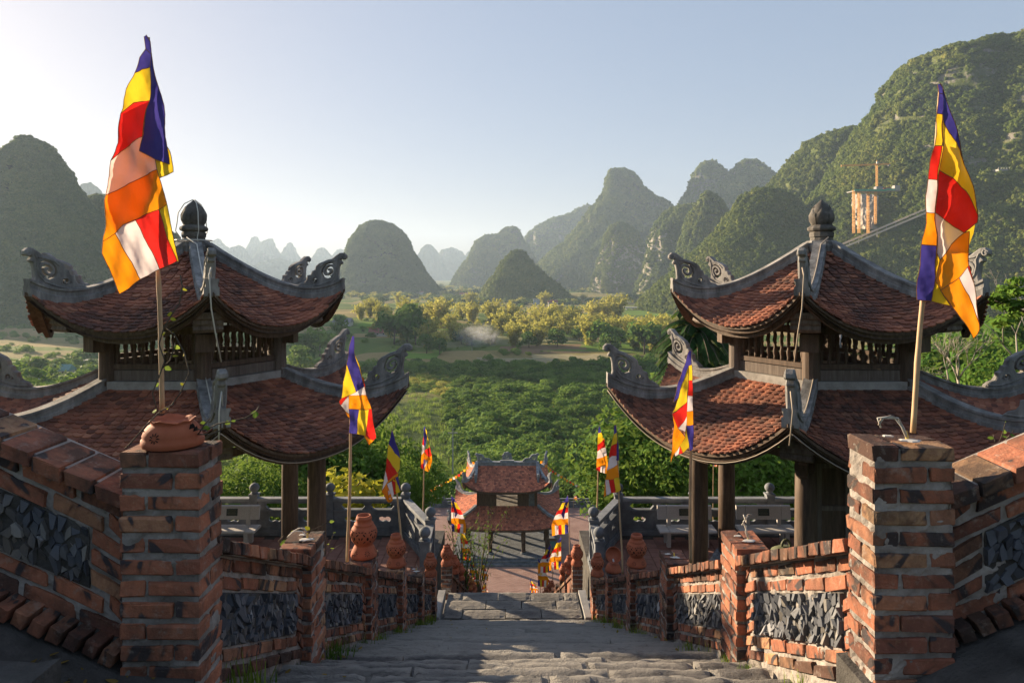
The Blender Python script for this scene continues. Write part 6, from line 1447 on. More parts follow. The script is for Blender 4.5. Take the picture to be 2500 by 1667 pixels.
p = zone(1100, 330, 900, .85, lambda x, y: (dens(x*.6+90, y*.5) > .22) | (np.abs(x/y) > .5)); s = 2.0 + 4.5*rs.rand(len(p))**1.7; p[:,2] -= .15*s
scatter('field_hedges', p, np.stack([s*1.15, s*1.15, s*.85], 1), TREES['bush'][0] + TREES['mid'][0][:1] + TREES['dark'][0][:1], 'hedges and scrub between the valley fields')
p = zone(2600, 900, 2600, .75, lambda x, y: dens(x*.3+50, y*.25) > .10); s = 5 + 8*rs.rand(len(p))**1.5; p[:,2] -= .1*s
scatter('far_woodland', p, np.stack([s*1.25, s*1.25, s*.9], 1), SCR + TREES['bamboo'][0][:2], 'woodland belts at the foot of the far hills')
p = zone(2600, 190, 312, .8, lambda x, y: dens(x*1.3-70, y*1.6) > .05); s = .8 + 2.2*rs.rand(len(p)); p[:,2] -= .1*s
YC = [crown_mesh('sunlit_tint_crown', M_BAMBL, q_, .8, 1.2, 10, 420, .07, .8, .0) for q_ in (71,72)]  # sunlit yellow is put into the leaf colour
scatter('sunlit_tint_scrub', p, np.stack([s*1.3, s*1.3, s*.85], 1), YC, 'scrub tinted yellow-green as if sunlit along the far edge of the thicket')
p = zone(900, 312, 520, .8, lambda x, y: np.abs(dens(x*1.6+30, y*1.1)) < .05); s = .8 + 2.4*rs.rand(len(p))**1.5; p[:,2] -= .1*s
scatter('field_bushes', p, np.stack([s*1.3, s*1.3, s*.9], 1), TREES['bush'][0] + TREES['light'][0][:1], 'low bushes along the banks between the nearer fields')
g1 = zone(9000, 84, 296, .8); 
def grass_mesh(seed, mat, n=34):
    r_ = np.random.RandomState(seed); q = []
    for k in range(n):
        a = r_.rand()*6.28; x, y = r_.normal(size=2)*.3; h = .5+.6*r_.rand(); l = .3*r_.rand(); w = .03
        q.append([(x-w*math.sin(a), y+w*math.cos(a), 0), (x+w*math.sin(a), y-w*math.cos(a), 0), (x+l*math.cos(a)+w*.3, y+l*math.sin(a), h), (x+l*math.cos(a)-w*.3, y+l*math.sin(a), h)])
    q = np.array(q); return np_mesh('grass', q.reshape(-1, 3), np.arange(len(q)*4).reshape(-1, 4), mat, False)
GR = [grass_mesh(1, M_LEAFL), grass_mesh(2, M_LEAFM)]
s = .6+.9*rs.rand(len(g1)); scatter('tall_grass', g1, np.stack([s*1.6, s*1.6, s], 1), GR, 'tall grass between the bushes')

# individual bamboo clumps of the valley, yellow in the low sun (photo frame -> valley floor)
def vpos(x, y_top, y_base): # position of something whose foot shows at y_base (2352 frame)
    Y = -ZV*F/(y_base*DS - HZ); return (x*DS-1250)/F*Y, Y, (y_base-y_top)*DS/F*Y
GB = 'bamboo clumps scattered through the valley fields'
BM = [(870,685,742),(930,690,745),(985,700,745),(1010,690,752),(1035,702,760),(1060,690,735),(1085,695,742),(1130,690,745),(1150,708,758),(1175,690,748),(1195,700,760),(1235,702,755),(1255,708,760),
      (1280,700,745),(1320,704,748),(1365,688,742),(1390,690,740),(1415,676,738),(1375,715,768),(1345,720,772),(1300,712,765),(1450,725,790),(1475,735,800),(1500,722,780),(1525,728,785),(1440,715,765),(1515,740,805),(1540,725,770),
      (990,725,775),(1040,738,782),(1095,735,775),(1130,740,788),(1180,735,780),(1240,738,785),(880,705,755),(850,690,730),(830,700,735),(1560,715,760),(1080,668,705),(1250,672,706),(1400,668,705),(915,668,700),(1180,740,795),(1265,730,775),(985,745,800),(1015,752,806),(1075,742,792),(1120,748,790),(1235,750,796),(1290,738,782),(1355,742,798),(1405,735,790),(1460,748,805),(895,728,775),(860,735,770),(925,735,782),(1150,722,770),(1210,725,768),(1320,728,778),(1500,752,812),(1535,748,800)]
def rowname(b, far, mid): return 'farthest' if b < far else ('middle' if b < mid else 'nearest')
BM.sort(); cnt_ = {}
for i, (x, a, b) in enumerate(BM):
    X, Y, h = vpos(x, a, b); r_ = rowname(b, 725, 752); cnt_[r_] = cnt_.get(r_, 0)+1
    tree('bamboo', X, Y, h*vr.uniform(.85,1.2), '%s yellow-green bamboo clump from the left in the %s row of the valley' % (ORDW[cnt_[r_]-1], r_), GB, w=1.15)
GT = 'dark round trees scattered in the valley'
cnt_ = {}
for x, a, b in sorted([(935,705,785),(905,718,790),(955,730,790),(1480,745,815),(1380,740,800),(735,750,815),(780,725,770),(700,770,830),(1060,755,790),(1280,760,800),(1425,755,800),(1545,775,830),(1525,760,815),(690,800,850),(1330,750,785),(1215,765,800),(980,770,812),(1010,780,815),(1400,770,815)]):
    X, Y, h = vpos(x, a, b); r_ = rowname(b, 788, 812); cnt_[r_] = cnt_.get(r_, 0)+1
    tree('dark' if int(x) % 3 else 'mid', X, Y, h*1.05, '%s dark round tree from the left in the %s row of the fields' % (ORDW[cnt_[r_]-1], r_), GT, w=1.1)
# trees just beyond the balustrades
GS = 'shrubs just beyond the terrace balustrades'
SHR = []
for x, yb, Y, h, k in [(540,1150,23,2.4,'mid'),(600,1140,25,3.2,'mid'),(645,1110,28,3.6,'bush'),(690,1080,31,5.0,'mid'),(760,1080,30,5.2,'mid'),(790,1060,34,6.0,'dark'),(850,1070,32,5.0,'mid'),(900,1090,30,3.8,'mid'),(950,1112,27,2.2,'bush'),
                       (1432,1095,30,3.0,'mid'),(1465,1082,32,4.2,'mid'),(1500,1060,30,5.4,'mid'),(1540,1070,31,5.0,'bush'),(1590,1075,28,4.2,'mid'),(1640,1060,33,5.0,'dark'),(1700,1070,30,5.0,'dark'),(1760,1060,31,5.4,'mid')]:
    q = Pd(x, yb, Y); SHR.append((x, tree('near' if Y < 50 else k, q.x, Y, h, None, GS, z=q.z-h*.55)))
SHR.sort(key=lambda a: a[0])
for sd_, L_ in (('left', [o for x, o in SHR if x < 1180]), ('right', [o for x, o in SHR if x >= 1180])):
    for i, o in enumerate(L_): tag(o, '%s shrub from the left beyond the %s terrace balustrade' % (ORDW[i], sd_), 'shrub')
q = Pd(812, 1112, 23); tree('light', q.x, 23, 1.9, 'bright yellow-green bush behind the left balustrade', None, z=q.z-1.2); 
for ch in list(bpy.data.objects):
    pass
yb_ = [o for o in COL.objects if o.get('label') == 'bright yellow-green bush behind the left balustrade'][0]
yb_.children[0].data = crown_mesh('yellow_crown', M_LEAFY, 60, 1, 1.1, 10, 600, .07, .8, .05)
# dark feathery tree behind the right pavilion
def frond_tree(name, x, y, z, H, label, mat, n=26, L=2.2, seed=1, leafl=.34):
    t = thing(name, label, 'tree', (x, y, z)); rr = random.Random(seed); Q = []
    MB().tube([(x,y,z),(x+.1,y,z+H*.5),(x,y,z+H)], [.2,.15,.08], 8).build('trunk', M_BARK, t, smooth=True)
    st_ = MB()
    for k in range(n):
        a = rr.uniform(0, 6.28); el = rr.uniform(.1, 1.1); l = L*rr.uniform(.7,1.1); b = Vector((x, y, z+H*rr.uniform(.62,1.0))); pts = []
        for j in range(9): f = j/8; pts.append(b + Vector((math.cos(a)*l*f*math.cos(el), math.sin(a)*l*f*math.cos(el), l*(math.sin(el)*f - .75*f*f))))
        st_.tube(pts, .012, 4)
        for j in range(1, 9):
            for m_ in range(5):
                p = pts[j-1].lerp(pts[j], m_/5); d = (pts[j]-pts[j-1]).normalized(); sd = d.cross(Vector((0,0,1))).normalized(); ll = leafl*(1.15-.5*j/8)
                for s_ in (-1, 1): e = p + sd*s_*ll + Vector((0,0,-.10)); Q.append([p - d*.02, p + d*.035, e + d*.07, e + d*.04])
    st_.build('frond_ribs', M_BARK, t); q = np.array([[tuple(c) for c in f] for f in Q]) - np.array(org(t))
    o = bpy.data.objects.new('fronds', np_mesh('fronds', q.reshape(-1,3), np.arange(len(q)*4).reshape(-1,4), mat, False)); COL.objects.link(o); o.parent = t
q = Pd(1600, 790, 23); frond_tree('feathery_tree', q.x, 23, q.z-5.6, 6.6, 'dark glossy feather-leaved tree behind the right pavilion', M_LEAFX, 130, 1.7, 3, .22)
q = Pd(1268, 1075, 84); frond_tree('palm_tree', q.x, 84, q.z-3.0, 3.5, 'small palm behind the right end of the gate pavilion', M_LEAFM, 24, 3.0, 5)
for i, (x, y, Y) in enumerate([(985,985,120),(1030,975,128),(1080,1000,115),(1010,1020,108),(1125,1005,118),(960,1030,104)]):
    q = Pd(x, y, Y); t_ = frond_tree('banana_plant', q.x, Y, gz(q.x, Y), 3.0, ['leftmost upper','upper','middle','lower','right','lower left'][i] + ' banana plant in the group left of the gate pavilion roof', M_LEAFL, 13, 3.0, 20+i)
# bare branched tree and pine spray at the right edge
def bare_tree(x, y, z, H, label, seed, mat=M_BARKP):
    t = thing('bare_tree', label, 'tree', (x, y, z)); rr = random.Random(seed); m = MB()
    def br(p, d, l, r, dep):
        q = p + d*l; mid = p.lerp(q, .5) + Vector((rr.uniform(-.06,.06)*l, rr.uniform(-.06,.06)*l, rr.uniform(-.03,.06)*l)); m.tube([p, mid, q], [r, r*.85, r*.65], 6 if dep < 3 else 4)
        if dep >= 6: return
        for k in range(2 if rr.random() < .75 else 3):
            nd_ = (d + Vector((rr.uniform(-.75,.75), rr.uniform(-.75,.75), rr.uniform(-.25,.6)))).normalized(); br(q, nd_, l*rr.uniform(.62,.85), r*.62, dep+1)
    br(Vector((x,y,z)), Vector((-.25,0,1)).normalized(), H*.30, .085, 0); m.build('branches', mat, t, smooth=True); return t
q = Pd(2420, 1000, 24); bare_tree(q.x, 24, q.z-1, 7.0, 'pale leafless tree behind the right pavilion at the frame edge', 4)
q = Pd(2230, 900, 26); bare_tree(q.x, 26, q.z-1.8, 4.6, 'smaller leafless tree between the right flag and the pale tree', 9)
def spray(label, pts, mat, seed, n=900, size=.06, rad=.22):
    rr = np.random.RandomState(seed); base = pts[0]; t = thing('pine_branch', label, 'tree', tuple(base)); m = MB(); m.tube(pts, [.05*(1-.8*k/(len(pts)-1)) for k in range(len(pts))], 6); m.build('branch', M_BARK, t, smooth=True); Q = []
    for k in range(26):
        f = rr.rand()*(len(pts)-1.01); i = int(f); p = Vector(pts[i]).lerp(Vector(pts[i+1]), f-i); Q.append(leaf_quads(rr, tuple(p + Vector(rr.normal(size=3)*.28)), rad, n//26, size, .45, 0, .1))
    q = np.concatenate(Q) - np.array(org(t)); o = bpy.data.objects.new('needles', np_mesh('needles', q.reshape(-1,3), np.arange(len(q)*4).reshape(-1,4), mat, False)); COL.objects.link(o); o.parent = t
Yp = 16.5; spray('dark green spray of a tree reaching in at the right edge', [Pd(2440,760,Yp), Pd(2390,735,Yp), Pd(2350,715,Yp), Pd(2310,700,Yp), Pd(2285,690,Yp)], M_LEAFM, 3, 1500, .075, .26)
for i, (x, y, Y, h) in enumerate(sorted([(2345,905,40,6),(2290,880,46,6),(2240,870,52,7),(2190,860,58,7),(2330,850,60,8),(2270,835,70,8),(2215,830,80,9),(2345,800,85,10),(2180,820,90,9),(2300,790,110,11),(2240,790,120,11),(1520,880,150,7),(1480,900,140,6)])):
    q = Pd(x, y, Y); tree(['near','mid','dark'][i % 3] if Y < 75 else ['mid','bush','dark'][i % 3], q.x, Y, h, '%s tree from the left on the slope behind the right pavilion' % ORDW[i], 'trees on the slope behind the right pavilion', z=q.z-h*.6)
for i, (x, y, Y, h) in enumerate(sorted([(30,845,210,10),(90,860,190,9),(120,880,150,8),(175,872,180,9),(200,885,140,7),(215,850,240,10),(35,885,140,8),(225,800,330,12),(190,815,320,12),(100,835,260,10),(60,830,280,11)])):
    q = Pd(x, y, Y); tree(['mid','dark','bush'][i % 3], q.x, Y, h, '%s tree from the left between the houses below the left hill' % ORDW[i], 'trees around the houses below the left hill', z=q.z-h*.8, w=1.2)
# slender sapling in front of the gate pavilion
def sapling(x, y, z, H, label, seed):
    t = thing('sapling', label, 'tree', (x, y, z)); rr = random.Random(seed); m = MB(); Q = []; rs_ = np.random.RandomState(seed)
    for k in range(11):
        a = rr.uniform(0, 6.28); l = rr.uniform(.25,.62)*H*.42; hh = H*rr.uniform(.68,1.0); pts = [Vector((x,y,z))]
        for j in range(1, 8): f = j/7; pts.append(Vector((x + math.cos(a)*l*f**1.6, y + math.sin(a)*l*f**1.6, z + hh*f - .12*hh*f**4)))
        m.tube(pts, [.02*(1-.8*j/7) for j in range(8)], 5)
        for j in range(3, 8):
            for q in range(12):
                p = pts[j-1].lerp(pts[j], rr.random()) + Vector((rr.uniform(-.12,.12), rr.uniform(-.12,.12), rr.uniform(-.10,.06))); d = Vector((rr.uniform(-1,1), rr.uniform(-1,1), rr.uniform(-1.2,.1))).normalized(); s_ = d.cross(Vector((rr.random(),rr.random(),1))).normalized(); L = rr.uniform(.07,.13)
                Q.append([tuple(p), tuple(p+d*L*.5+s_*L*.16), tuple(p+d*L), tuple(p+d*L*.5-s_*L*.16)])
    m.build('stems', M_BARK, t, smooth=True); q = np.array(Q) - np.array(org(t))
    o = bpy.data.objects.new('leaves', np_mesh('leaves', q.reshape(-1,3), np.arange(len(q)*4).reshape(-1,4), M_LEAFM, False)); COL.objects.link(o); o.parent = t
q = Pd(1100, 1340, 22); sapling(q.x, 22, q.z-.8, 3.9, 'slender leafy sapling in front of the gate pavilion, left of centre', 2)
q = Pd(1068, 1290, 19); sapling(q.x, 19, q.z-1.2, 2.6, 'thin young sapling beside the upper left lower-flight flags', 6)
# ---- climbing vine on the left flagpole, little plants on the wall
def leaf_shape(m, p, d, s, L, mi=0):
    n = d.cross(s).normalized(); m.add([p, p+d*L*.35+s*L*.30+n*.05*L, p+d*L*.75+s*L*.2+n*.03*L, p+d*L, p+d*L*.75-s*L*.2+n*.03*L, p+d*L*.35-s*L*.30+n*.05*L], [(0,1,2,3),(0,3,4,5)], mi)
def vine(label, paths, seed, leaf, every=.06, mats=(M_LEAFL, M_LEAFY)):
    rr = random.Random(seed); t = thing('climbing_vine', label, 'plant', tuple(paths[0][0])); st_ = MB(); lm = MB()
    for pts in paths:
        pts = [Vector(p) for p in pts]; st_.tube(pts, [.0028]*len(pts), 5)
        for i in range(len(pts)-1):
            L = (pts[i+1]-pts[i]).length; n_ = max(1, int(L/every))
            for k in range(n_):
                if rr.random() < .2: continue
                p = pts[i].lerp(pts[i+1], (k+rr.random())/n_); a = rr.uniform(0,6.28); d = Vector((math.cos(a), .6*math.sin(a), rr.uniform(-.5,.5))).normalized(); s = d.cross(Vector((rr.uniform(-.4,.4),rr.uniform(-1,-.2),rr.uniform(-.2,.8)))).normalized(); leaf_shape(lm, p, d, s, leaf*rr.uniform(.6,1.25), 1 if rr.random() < .45 else 0)
    st_.build('stem', M_BARK, t, smooth=True); lm.build('leaves', list(mats), t)
Yv_ = 2.86
vine('leafy vine climbing the left flagpole', [[P(385,1005,Yv_),P(372,960,Yv_),P(390,915,Yv_),P(402,880,Yv_),P(388,840,Yv_),P(400,800,Yv_),P(418,770,Yv_),P(438,740,Yv_),P(445,700,Yv_),P(440,672,Yv_)], [P(410,1000,Yv_),P(440,960,Yv_),P(462,910,Yv_),P(450,860,Yv_),P(425,815,Yv_),P(405,800,Yv_)], [P(395,900,Yv_),P(415,880,Yv_),P(425,850,Yv_),P(418,830,Yv_)]], 4, .030, .045)
vine('trailing vine sprig reaching right from the broken pot', [[P(470,1045,2.88),P(500,1050,2.85),P(530,1035,2.82),P(565,1028,2.8),P(600,1020,2.8),P(625,1005,2.8),P(632,992,2.8)], [P(480,1060,2.88),P(515,1060,2.85),P(540,1050,2.85)], [P(485,1058,2.88),P(500,1035,2.84),P(512,1022,2.84)]], 8, .036, .04, (M_LEAFM, M_LEAFL))
vine('dry vine stem hanging down the left side of the broken pot', [[P(425,985,2.86),P(390,1005,2.84),P(355,1040,2.82),P(320,1080,2.8),P(305,1095,2.8)]], 2, .012, .2, (M_BARK, M_BARK))
vine('green weed sprouting behind the first bare left pillar', [[P(690,1330,4.9),P(705,1310,4.9),P(730,1300,4.9),P(770,1290,4.9),P(805,1272,4.9)], [P(685,1335,4.8),P(680,1320,4.8),P(692,1308,4.8)], [P(700,1335,4.9),P(712,1310,4.9),P(722,1292,4.9)]], 12, .055, .06)
vine('thin weed beside the left flagpole base', [[P(805,1348,6.0),P(820,1335,6.0),P(838,1325,6.0)], [P(800,1335,6.0),P(812,1310,6.0),P(815,1298,6.0)]], 13, .06, .06)
vine('grass tuft where the right roof meets the wing wall', [[P(2440,1080,4.2),P(2450,1050,4.2),P(2455,1030,4.2)],[P(2430,1080,4.2),P(2425,1060,4.2)],[P(2450,1080,4.2),P(2475,1050,4.2)]], 14, .04, .02, (M_LEAFM, M_LEAFL))
# fallen leaves in the left gutter
fl = MB(); M_DRY = leaf_mat('dry_leaf', [(0, (.09,.055,.02)), (.5, (.22,.14,.04)), (1, (.35,.25,.08))])
for k in range(60):
    px, py = rng.uniform(150,300), rng.uniform(1560,1640); d = Vector((rng.uniform(-1,1), rng.uniform(-1,1), rng.uniform(-.1,.4))).normalized(); s = d.cross(Vector((0,0,1))).normalized()
    X = rng.uniform(-1.9,-1.45); Y = rng.uniform(2.48,2.80); z = -1.655 + (.47*max(0, -X-1.62)) + .012; leaf_shape(fl, Vector((X,Y,z)), d, s, rng.uniform(.03,.06))
o = fl.build('fallen_leaves', M_DRY); o['kind'] = 'stuff'; o['label'] = 'dry yellow leaves lying in the gutter at the left corner'

# weeds at the foot of the walls, litter on the steps
pts = []; scl = []
for k in range(90):
    sd_ = rng.choice((-1, 1)); Y = rng.uniform(3.2, 12.3); kk = math.ceil((Y-2.65)/TRD); z = -1.66 - RIS*kk
    X = (xl_in(Y)-.03 + abs(rng.gauss(0,.03))) if sd_ < 0 else (1.49 - abs(rng.gauss(0,.03))); pts.append((X, Y, z-.005)); q = rng.uniform(.05,.15); scl.append((q*1.3, q*1.3, q))
scatter('wall_weeds', pts, scl, GR, 'small weeds growing where the walls meet the steps')
lm = MB()
for k in range(70):
    Y = rng.uniform(3.1, 13.2); kk = math.ceil((Y-2.65)/TRD); z = -1.66 - RIS*kk if Y < 12.5 else -6.30; sd_ = rng.random()
    X = rng.uniform(-1.25, 1.4) if sd_ < .4 else (rng.uniform(-1.3,-.9) if sd_ < .7 else rng.uniform(1.05,1.45)); d = Vector((rng.uniform(-1,1), rng.uniform(-1,1), rng.uniform(-.1,.5))).normalized(); s_ = d.cross(Vector((0,0,1))).normalized(); leaf_shape(lm, Vector((X, Y, z+.018)), d, s_, rng.uniform(.025,.055))
o = lm.build('leaf_litter', M_DRY); o['kind'] = 'stuff'; o['label'] = 'dry leaves scattered on the stone steps'
# ---------------------------------------------------------------- houses, works on the mountain, smoke
M_ROOFR = plain('red_sheet_roof', (.26,.09,.07), .7, .15, .3); M_ROOFT = plain('teal_sheet_roof', (.13,.27,.25), .6, .15, .3); M_ROOFG = plain('grey_sheet_roof', (.22,.22,.22), .7, .2, .3)
M_WALLW = plain('house_wall', (.58,.56,.52), .85, .15, .3); M_WALLB = plain('blue_house_wall', (.36,.44,.48), .85, .15, .3); M_GLASS = plain('window_glass', (.03,.035,.04), .2, .1, 1, .5)
def house(x, y, w, d, h, label, roof, wall, gable=True, storeys=1, z=None, yaw=0, rh=None):
    z = gz(x, y) if z is None else z; t = thing('house', label, 'house', (x, y, z), 'houses in the valley')
    MB().box((x-w/2, y-d/2, z-1), (x+w/2, y+d/2, z+h)).build('wall', wall, t); rh = rh or w*.18; m = MB()
    if gable: m.add([(x-w/2-.5,y-d/2-.6,z+h-.1),(x+w/2+.5,y-d/2-.6,z+h-.1),(x+w/2+.5,y+d/2+.6,z+h-.1),(x-w/2-.5,y+d/2+.6,z+h-.1),(x-w/2-.3,y,z+h+rh),(x+w/2+.3,y,z+h+rh)], [(0,1,5,4),(2,3,4,5),(0,4,3),(1,2,5),(0,3,2,1)])
    else: m.box((x-w/2-.3, y-d/2-.3, z+h), (x+w/2+.3, y+d/2+.3, z+h+.35))
    m.build('roof', roof, t)
    for s_ in range(storeys):
        zz = z + h*(s_+.35)/storeys; n_ = max(2, int(w/3))
        for k in range(n_):
            cx = x - w/2 + w*(k+.5)/n_; f = MB().box((cx-.55, y-d/2-.06, zz), (cx+.55, y-d/2+.02, zz+min(1.3, h/storeys*.5))).build('window', M_WALLW, t)
            MB().box((cx-.45, y-d/2-.09, zz+.1), (cx+.45, y-d/2-.062, zz+min(1.2, h/storeys*.5-.1))).build('pane', M_GLASS, f)
def vh(x, yb, w_px, h_px, *a, **k):
    X, Y, _ = vpos(x, yb-10, yb); s = Y/F*DS; house(X, Y, w_px*s, w_px*s*.7, h_px*s, *a, z=ZV, **k)
vh(145, 862, 38, 13, 'white house with teal roof at the foot of the left hill', M_ROOFT, M_WALLW, rh=2.2)
vh(65, 878, 58, 14, 'low grey roofed shed at the foot of the left hill', M_ROOFG, M_WALLB, rh=2.0)
vh(788, 748, 40, 9, 'pale house with grey-red gable roof between the trees left of centre', M_ROOFG, M_WALLW, rh=3.0)
vh(870, 770, 40, 7, 'long low building with a red sheet roof left of centre', M_ROOFR, M_WALLW, rh=3.5)
vh(1070, 684, 28, 9, 'block of flats with red roof beyond the bamboo', M_ROOFR, M_WALLW, storeys=3, rh=2)
vh(1140, 690, 16, 7, 'small house with grey roof left of the small karst hill', M_ROOFG, M_WALLW, rh=3); vh(1166, 692, 14, 8, 'narrow white house at the foot of the small karst hill', M_ROOFR, M_WALLW, storeys=2, rh=2)
vh(1232, 700, 14, 13, 'tall blue-grey house in front of the small karst hill', M_ROOFG, M_WALLB, gable=False, storeys=3); vh(1270, 704, 22, 10, 'house with bright red roof right of the blue-grey house', M_ROOFR, M_WALLW, storeys=2, rh=3)
vh(965, 676, 14, 5, 'far white house at the foot of the dome hill', M_ROOFR, M_WALLW, rh=2)
vh(210, 835, 34, 7, 'low pale shed on the road below the left hill', M_ROOFG, M_WALLW, gable=False)
# teal roof just beyond the left balustrade
house(*Pd(536,1150,30).xy, 5, 4, 2.2, 'teal sheet roofed shed just beyond the left balustrade', M_ROOFT, M_WALLB, z=Pd(536,1150,30).z-2.6, rh=.8)
# white viaduct deck far right of the valley
X0, Yd, _ = vpos(1432, 700, 712); X1 = (1560*DS-1250)/F*Yd
v = thing('white_viaduct', 'long low white bridge deck across the far fields at right', 'bridge', (X0, Yd, ZV)); m = MB(); m.box((X0, Yd-3, ZV+2.2), (X1, Yd+3, ZV+3.4)); m.build('deck', M_WALLW, v)
for k in range(9): xx = X0+(X1-X0)*(k+.5)/9; MB().box((xx-.6, Yd-2, ZV-1), (xx+.6, Yd+2, ZV+2.2)).build('pier', M_CONC, v)
# works on the right mountain: scaffold towers, platform, crane, inclined railway
M_ORG = plain('orange_steel', (.70,.36,.09), .6, .15, 1); M_NET = plain('green_net', (.08,.30,.20), .8, .2, .5); M_ROCKP = grain_mat('pale_rock', (.14,.12,.10), (.34,.30,.25), (.50,.46,.40), .12, .95, .8, .4, (1,1,.5), .6)
from mathutils.bvhtree import BVHTree
BV = []
for o in list(COL.objects):
    if o.name.startswith('karst_hill'): BV.append(BVHTree.FromPolygons([v.co.copy() for v in o.data.vertices], [tuple(p.vertices) for p in o.data.polygons]))
def hillY(x, y, default=600):
    d = Pd(x, y, 1.0); L = d.length; best = 1e9
    for b_ in BV:
        h_ = b_.ray_cast(Vector((0,0,0)), d.normalized())
        if h_[0] is not None: best = min(best, h_[0].y)
    return best if best < 1e8 else default
Yc_ = hillY(1990, 515) - 17
w_ = thing('scaffold_platform', 'building platform with green netting on orange scaffold towers on the mountain', 'scaffolding', tuple(Pd(1985,524,Yc_)))
for x in (1961,1973,1994,2011):
    a = Pd(x, 528 if x != 2011 else 508, Yc_); b = Pd(x, 437, Yc_); m = MB(); hw = .75
    for sx in (-1,1):
        for sy in (-1,1): m.box((a.x+sx*hw-.17, Yc_+sy*hw-.17, a.z-3), (a.x+sx*hw+.17, Yc_+sy*hw+.17, b.z))
    n_ = 14
    for k in range(n_):
        z0 = a.z+(b.z-a.z)*k/n_; z1 = a.z+(b.z-a.z)*(k+1)/n_
        for sy in (-1,1): m.bar((a.x-hw, Yc_+sy*hw, z0), (a.x+hw, Yc_+sy*hw, z1), .14); m.bar((a.x-hw, Yc_+sy*hw, z1), (a.x+hw, Yc_+sy*hw, z1), .14)
        for sx in (-1,1): m.bar((a.x+sx*hw, Yc_-hw, z1), (a.x+sx*hw, Yc_+hw, z0), .14)
    m.build('scaffold_tower', M_ORG, w_)
a, b = Pd(1962,439,Yc_), Pd(2052,428,Yc_)
m = MB(); m.box((a.x-1, Yc_-3, a.z-.4), (b.x, Yc_+12, a.z+.4)); m.build('deck', M_CONC, w_)
m = MB(); m.box((a.x-1.2, Yc_-3.3, a.z-.6), (b.x-8, Yc_-3.1, a.z+1.3)); m.box((b.x-8, Yc_-3.3, a.z+.2), (b.x, Yc_-3.1, a.z+1.9)); m.build('safety_net', M_NET, w_)
for k, (x, hh, ww) in enumerate(((2022,4,6),(2042,3,5),(2063,5,5))):
    q = Pd(x, 428, Yc_); MB().box((q.x-ww/2, Yc_+1, a.z+.4), (q.x+ww/2, Yc_+6, a.z+.4+hh)).build('site_cabin', (M_ROOFG, M_ROOFR, M_CONC)[k], w_)
cr = thing('tower_crane', 'orange tower crane above the scaffold platform', 'crane', tuple(Pd(2014,425,Yc_+8)))
Yk = Yc_+8; p0, p1 = Pd(2014,430,Yk), Pd(2014,376,Yk); m = MB()
for sx in (-1,1):
    for sy in (-1,1): m.box((p0.x+sx*.6-.13, Yk+sy*.6-.13, p0.z-4), (p0.x+sx*.6+.13, Yk+sy*.6+.13, p1.z))
for k in range(16):
    z0 = p0.z+(p1.z-p0.z)*k/16; z1 = p0.z+(p1.z-p0.z)*(k+1)/16
    for sy in (-1,1): m.bar((p0.x-.6,Yk+sy*.6,z0),(p0.x+.6,Yk+sy*.6,z1),.1)
m.build('mast', M_ORG, cr); jl, jr = Pd(1932,382,Yk), Pd(2045,378,Yk); m = MB()
for dy, dz in ((-.5,0),(.5,0),(0,.9)): m.bar(jl+Vector((0,dy,dz)), jr+Vector((0,dy,dz)), .55)
for k in range(30): q = jl.lerp(jr, k/30); q2 = jl.lerp(jr, (k+1)/30); m.bar(q+Vector((0,-.5,0)), q2+Vector((0,0,.9)), .1)
m.build('jib', M_ORG, cr); MB().box((jr.x-2, Yk-.8, jr.z-1.4), (jr.x, Yk+.8, jr.z)).build('counterweight', M_ROOFG, cr); MB().box((p1.x-.9, Yk-1.6, p1.z-.3), (p1.x+.6, Yk-.6, p1.z+1.6)).build('cab', M_WALLW, cr)
m = MB(); m.bar(p1, p1+Vector((0,0,3.2)), .4); m.bar(p1+Vector((0,0,3.2)), jl.lerp(jr,.35)+Vector((0,0,.9)), .08); m.bar(p1+Vector((0,0,3.2)), jr, .08); m.build('apex', M_ORG, cr)
# pale cliff behind the towers
rk = thing('cliff_face', None, None, tuple(Pd(1990,490,Yc_+10))); rk['kind'] = 'structure'; rk['label'] = 'pale bare cliff behind the scaffold towers'
q = Pd(1988, 490, Yc_+6); g_ = np.linspace(-1, 1, 40); U, W_ = np.meshgrid(g_, g_); n_ = fbm(np.stack([U*3, W_*3, U*0], -1), 5, 3)
YH = np.zeros_like(U); sc_p = Yc_/F*DS
for i in range(40):
    for j in range(40): YH[i, j] = hillY(1988 + U[i, j]*26*(1+.25*n_[i, j]), 486 - W_[i, j]*40, 600)
sx_ = 1988 + U*26*(1+.25*n_); sy_ = 486 - W_*40
YR = YH - 12.0 + n_*2.0 + 9.0*np.maximum(0, np.hypot(U, W_) - .72 + .25*n_)
V = np.stack([(sx_*DS-1250)/F*YR, YR, (HZ-sy_*DS)/F*YR], -1).reshape(-1,3) - np.array(rk.location); ix = np.arange(1600).reshape(40,40)
o = bpy.data.objects.new('rock_face', np_mesh('rock_face', V, np.stack([ix[:-1,:-1], ix[:-1,1:], ix[1:,1:], ix[1:,:-1]], -1).reshape(-1,4), M_ROCKP)); COL.objects.link(o); o.parent = rk
rl = thing('inclined_railway', 'pale double track inclined railway climbing the right mountain', 'railway', tuple(Pd(1920,566,hillY(1920,580))))
A_, B_ = Pd(1895, 578, hillY(1910, 590)-6), Pd(2125, 484, hillY(2120, 505)-8); dr_ = (B_-A_).normalized(); A_ -= dr_*14; B_ += dr_*34; B_.y += 10; side = Vector(((B_-A_).y, -(B_-A_).x, 0)).normalized()
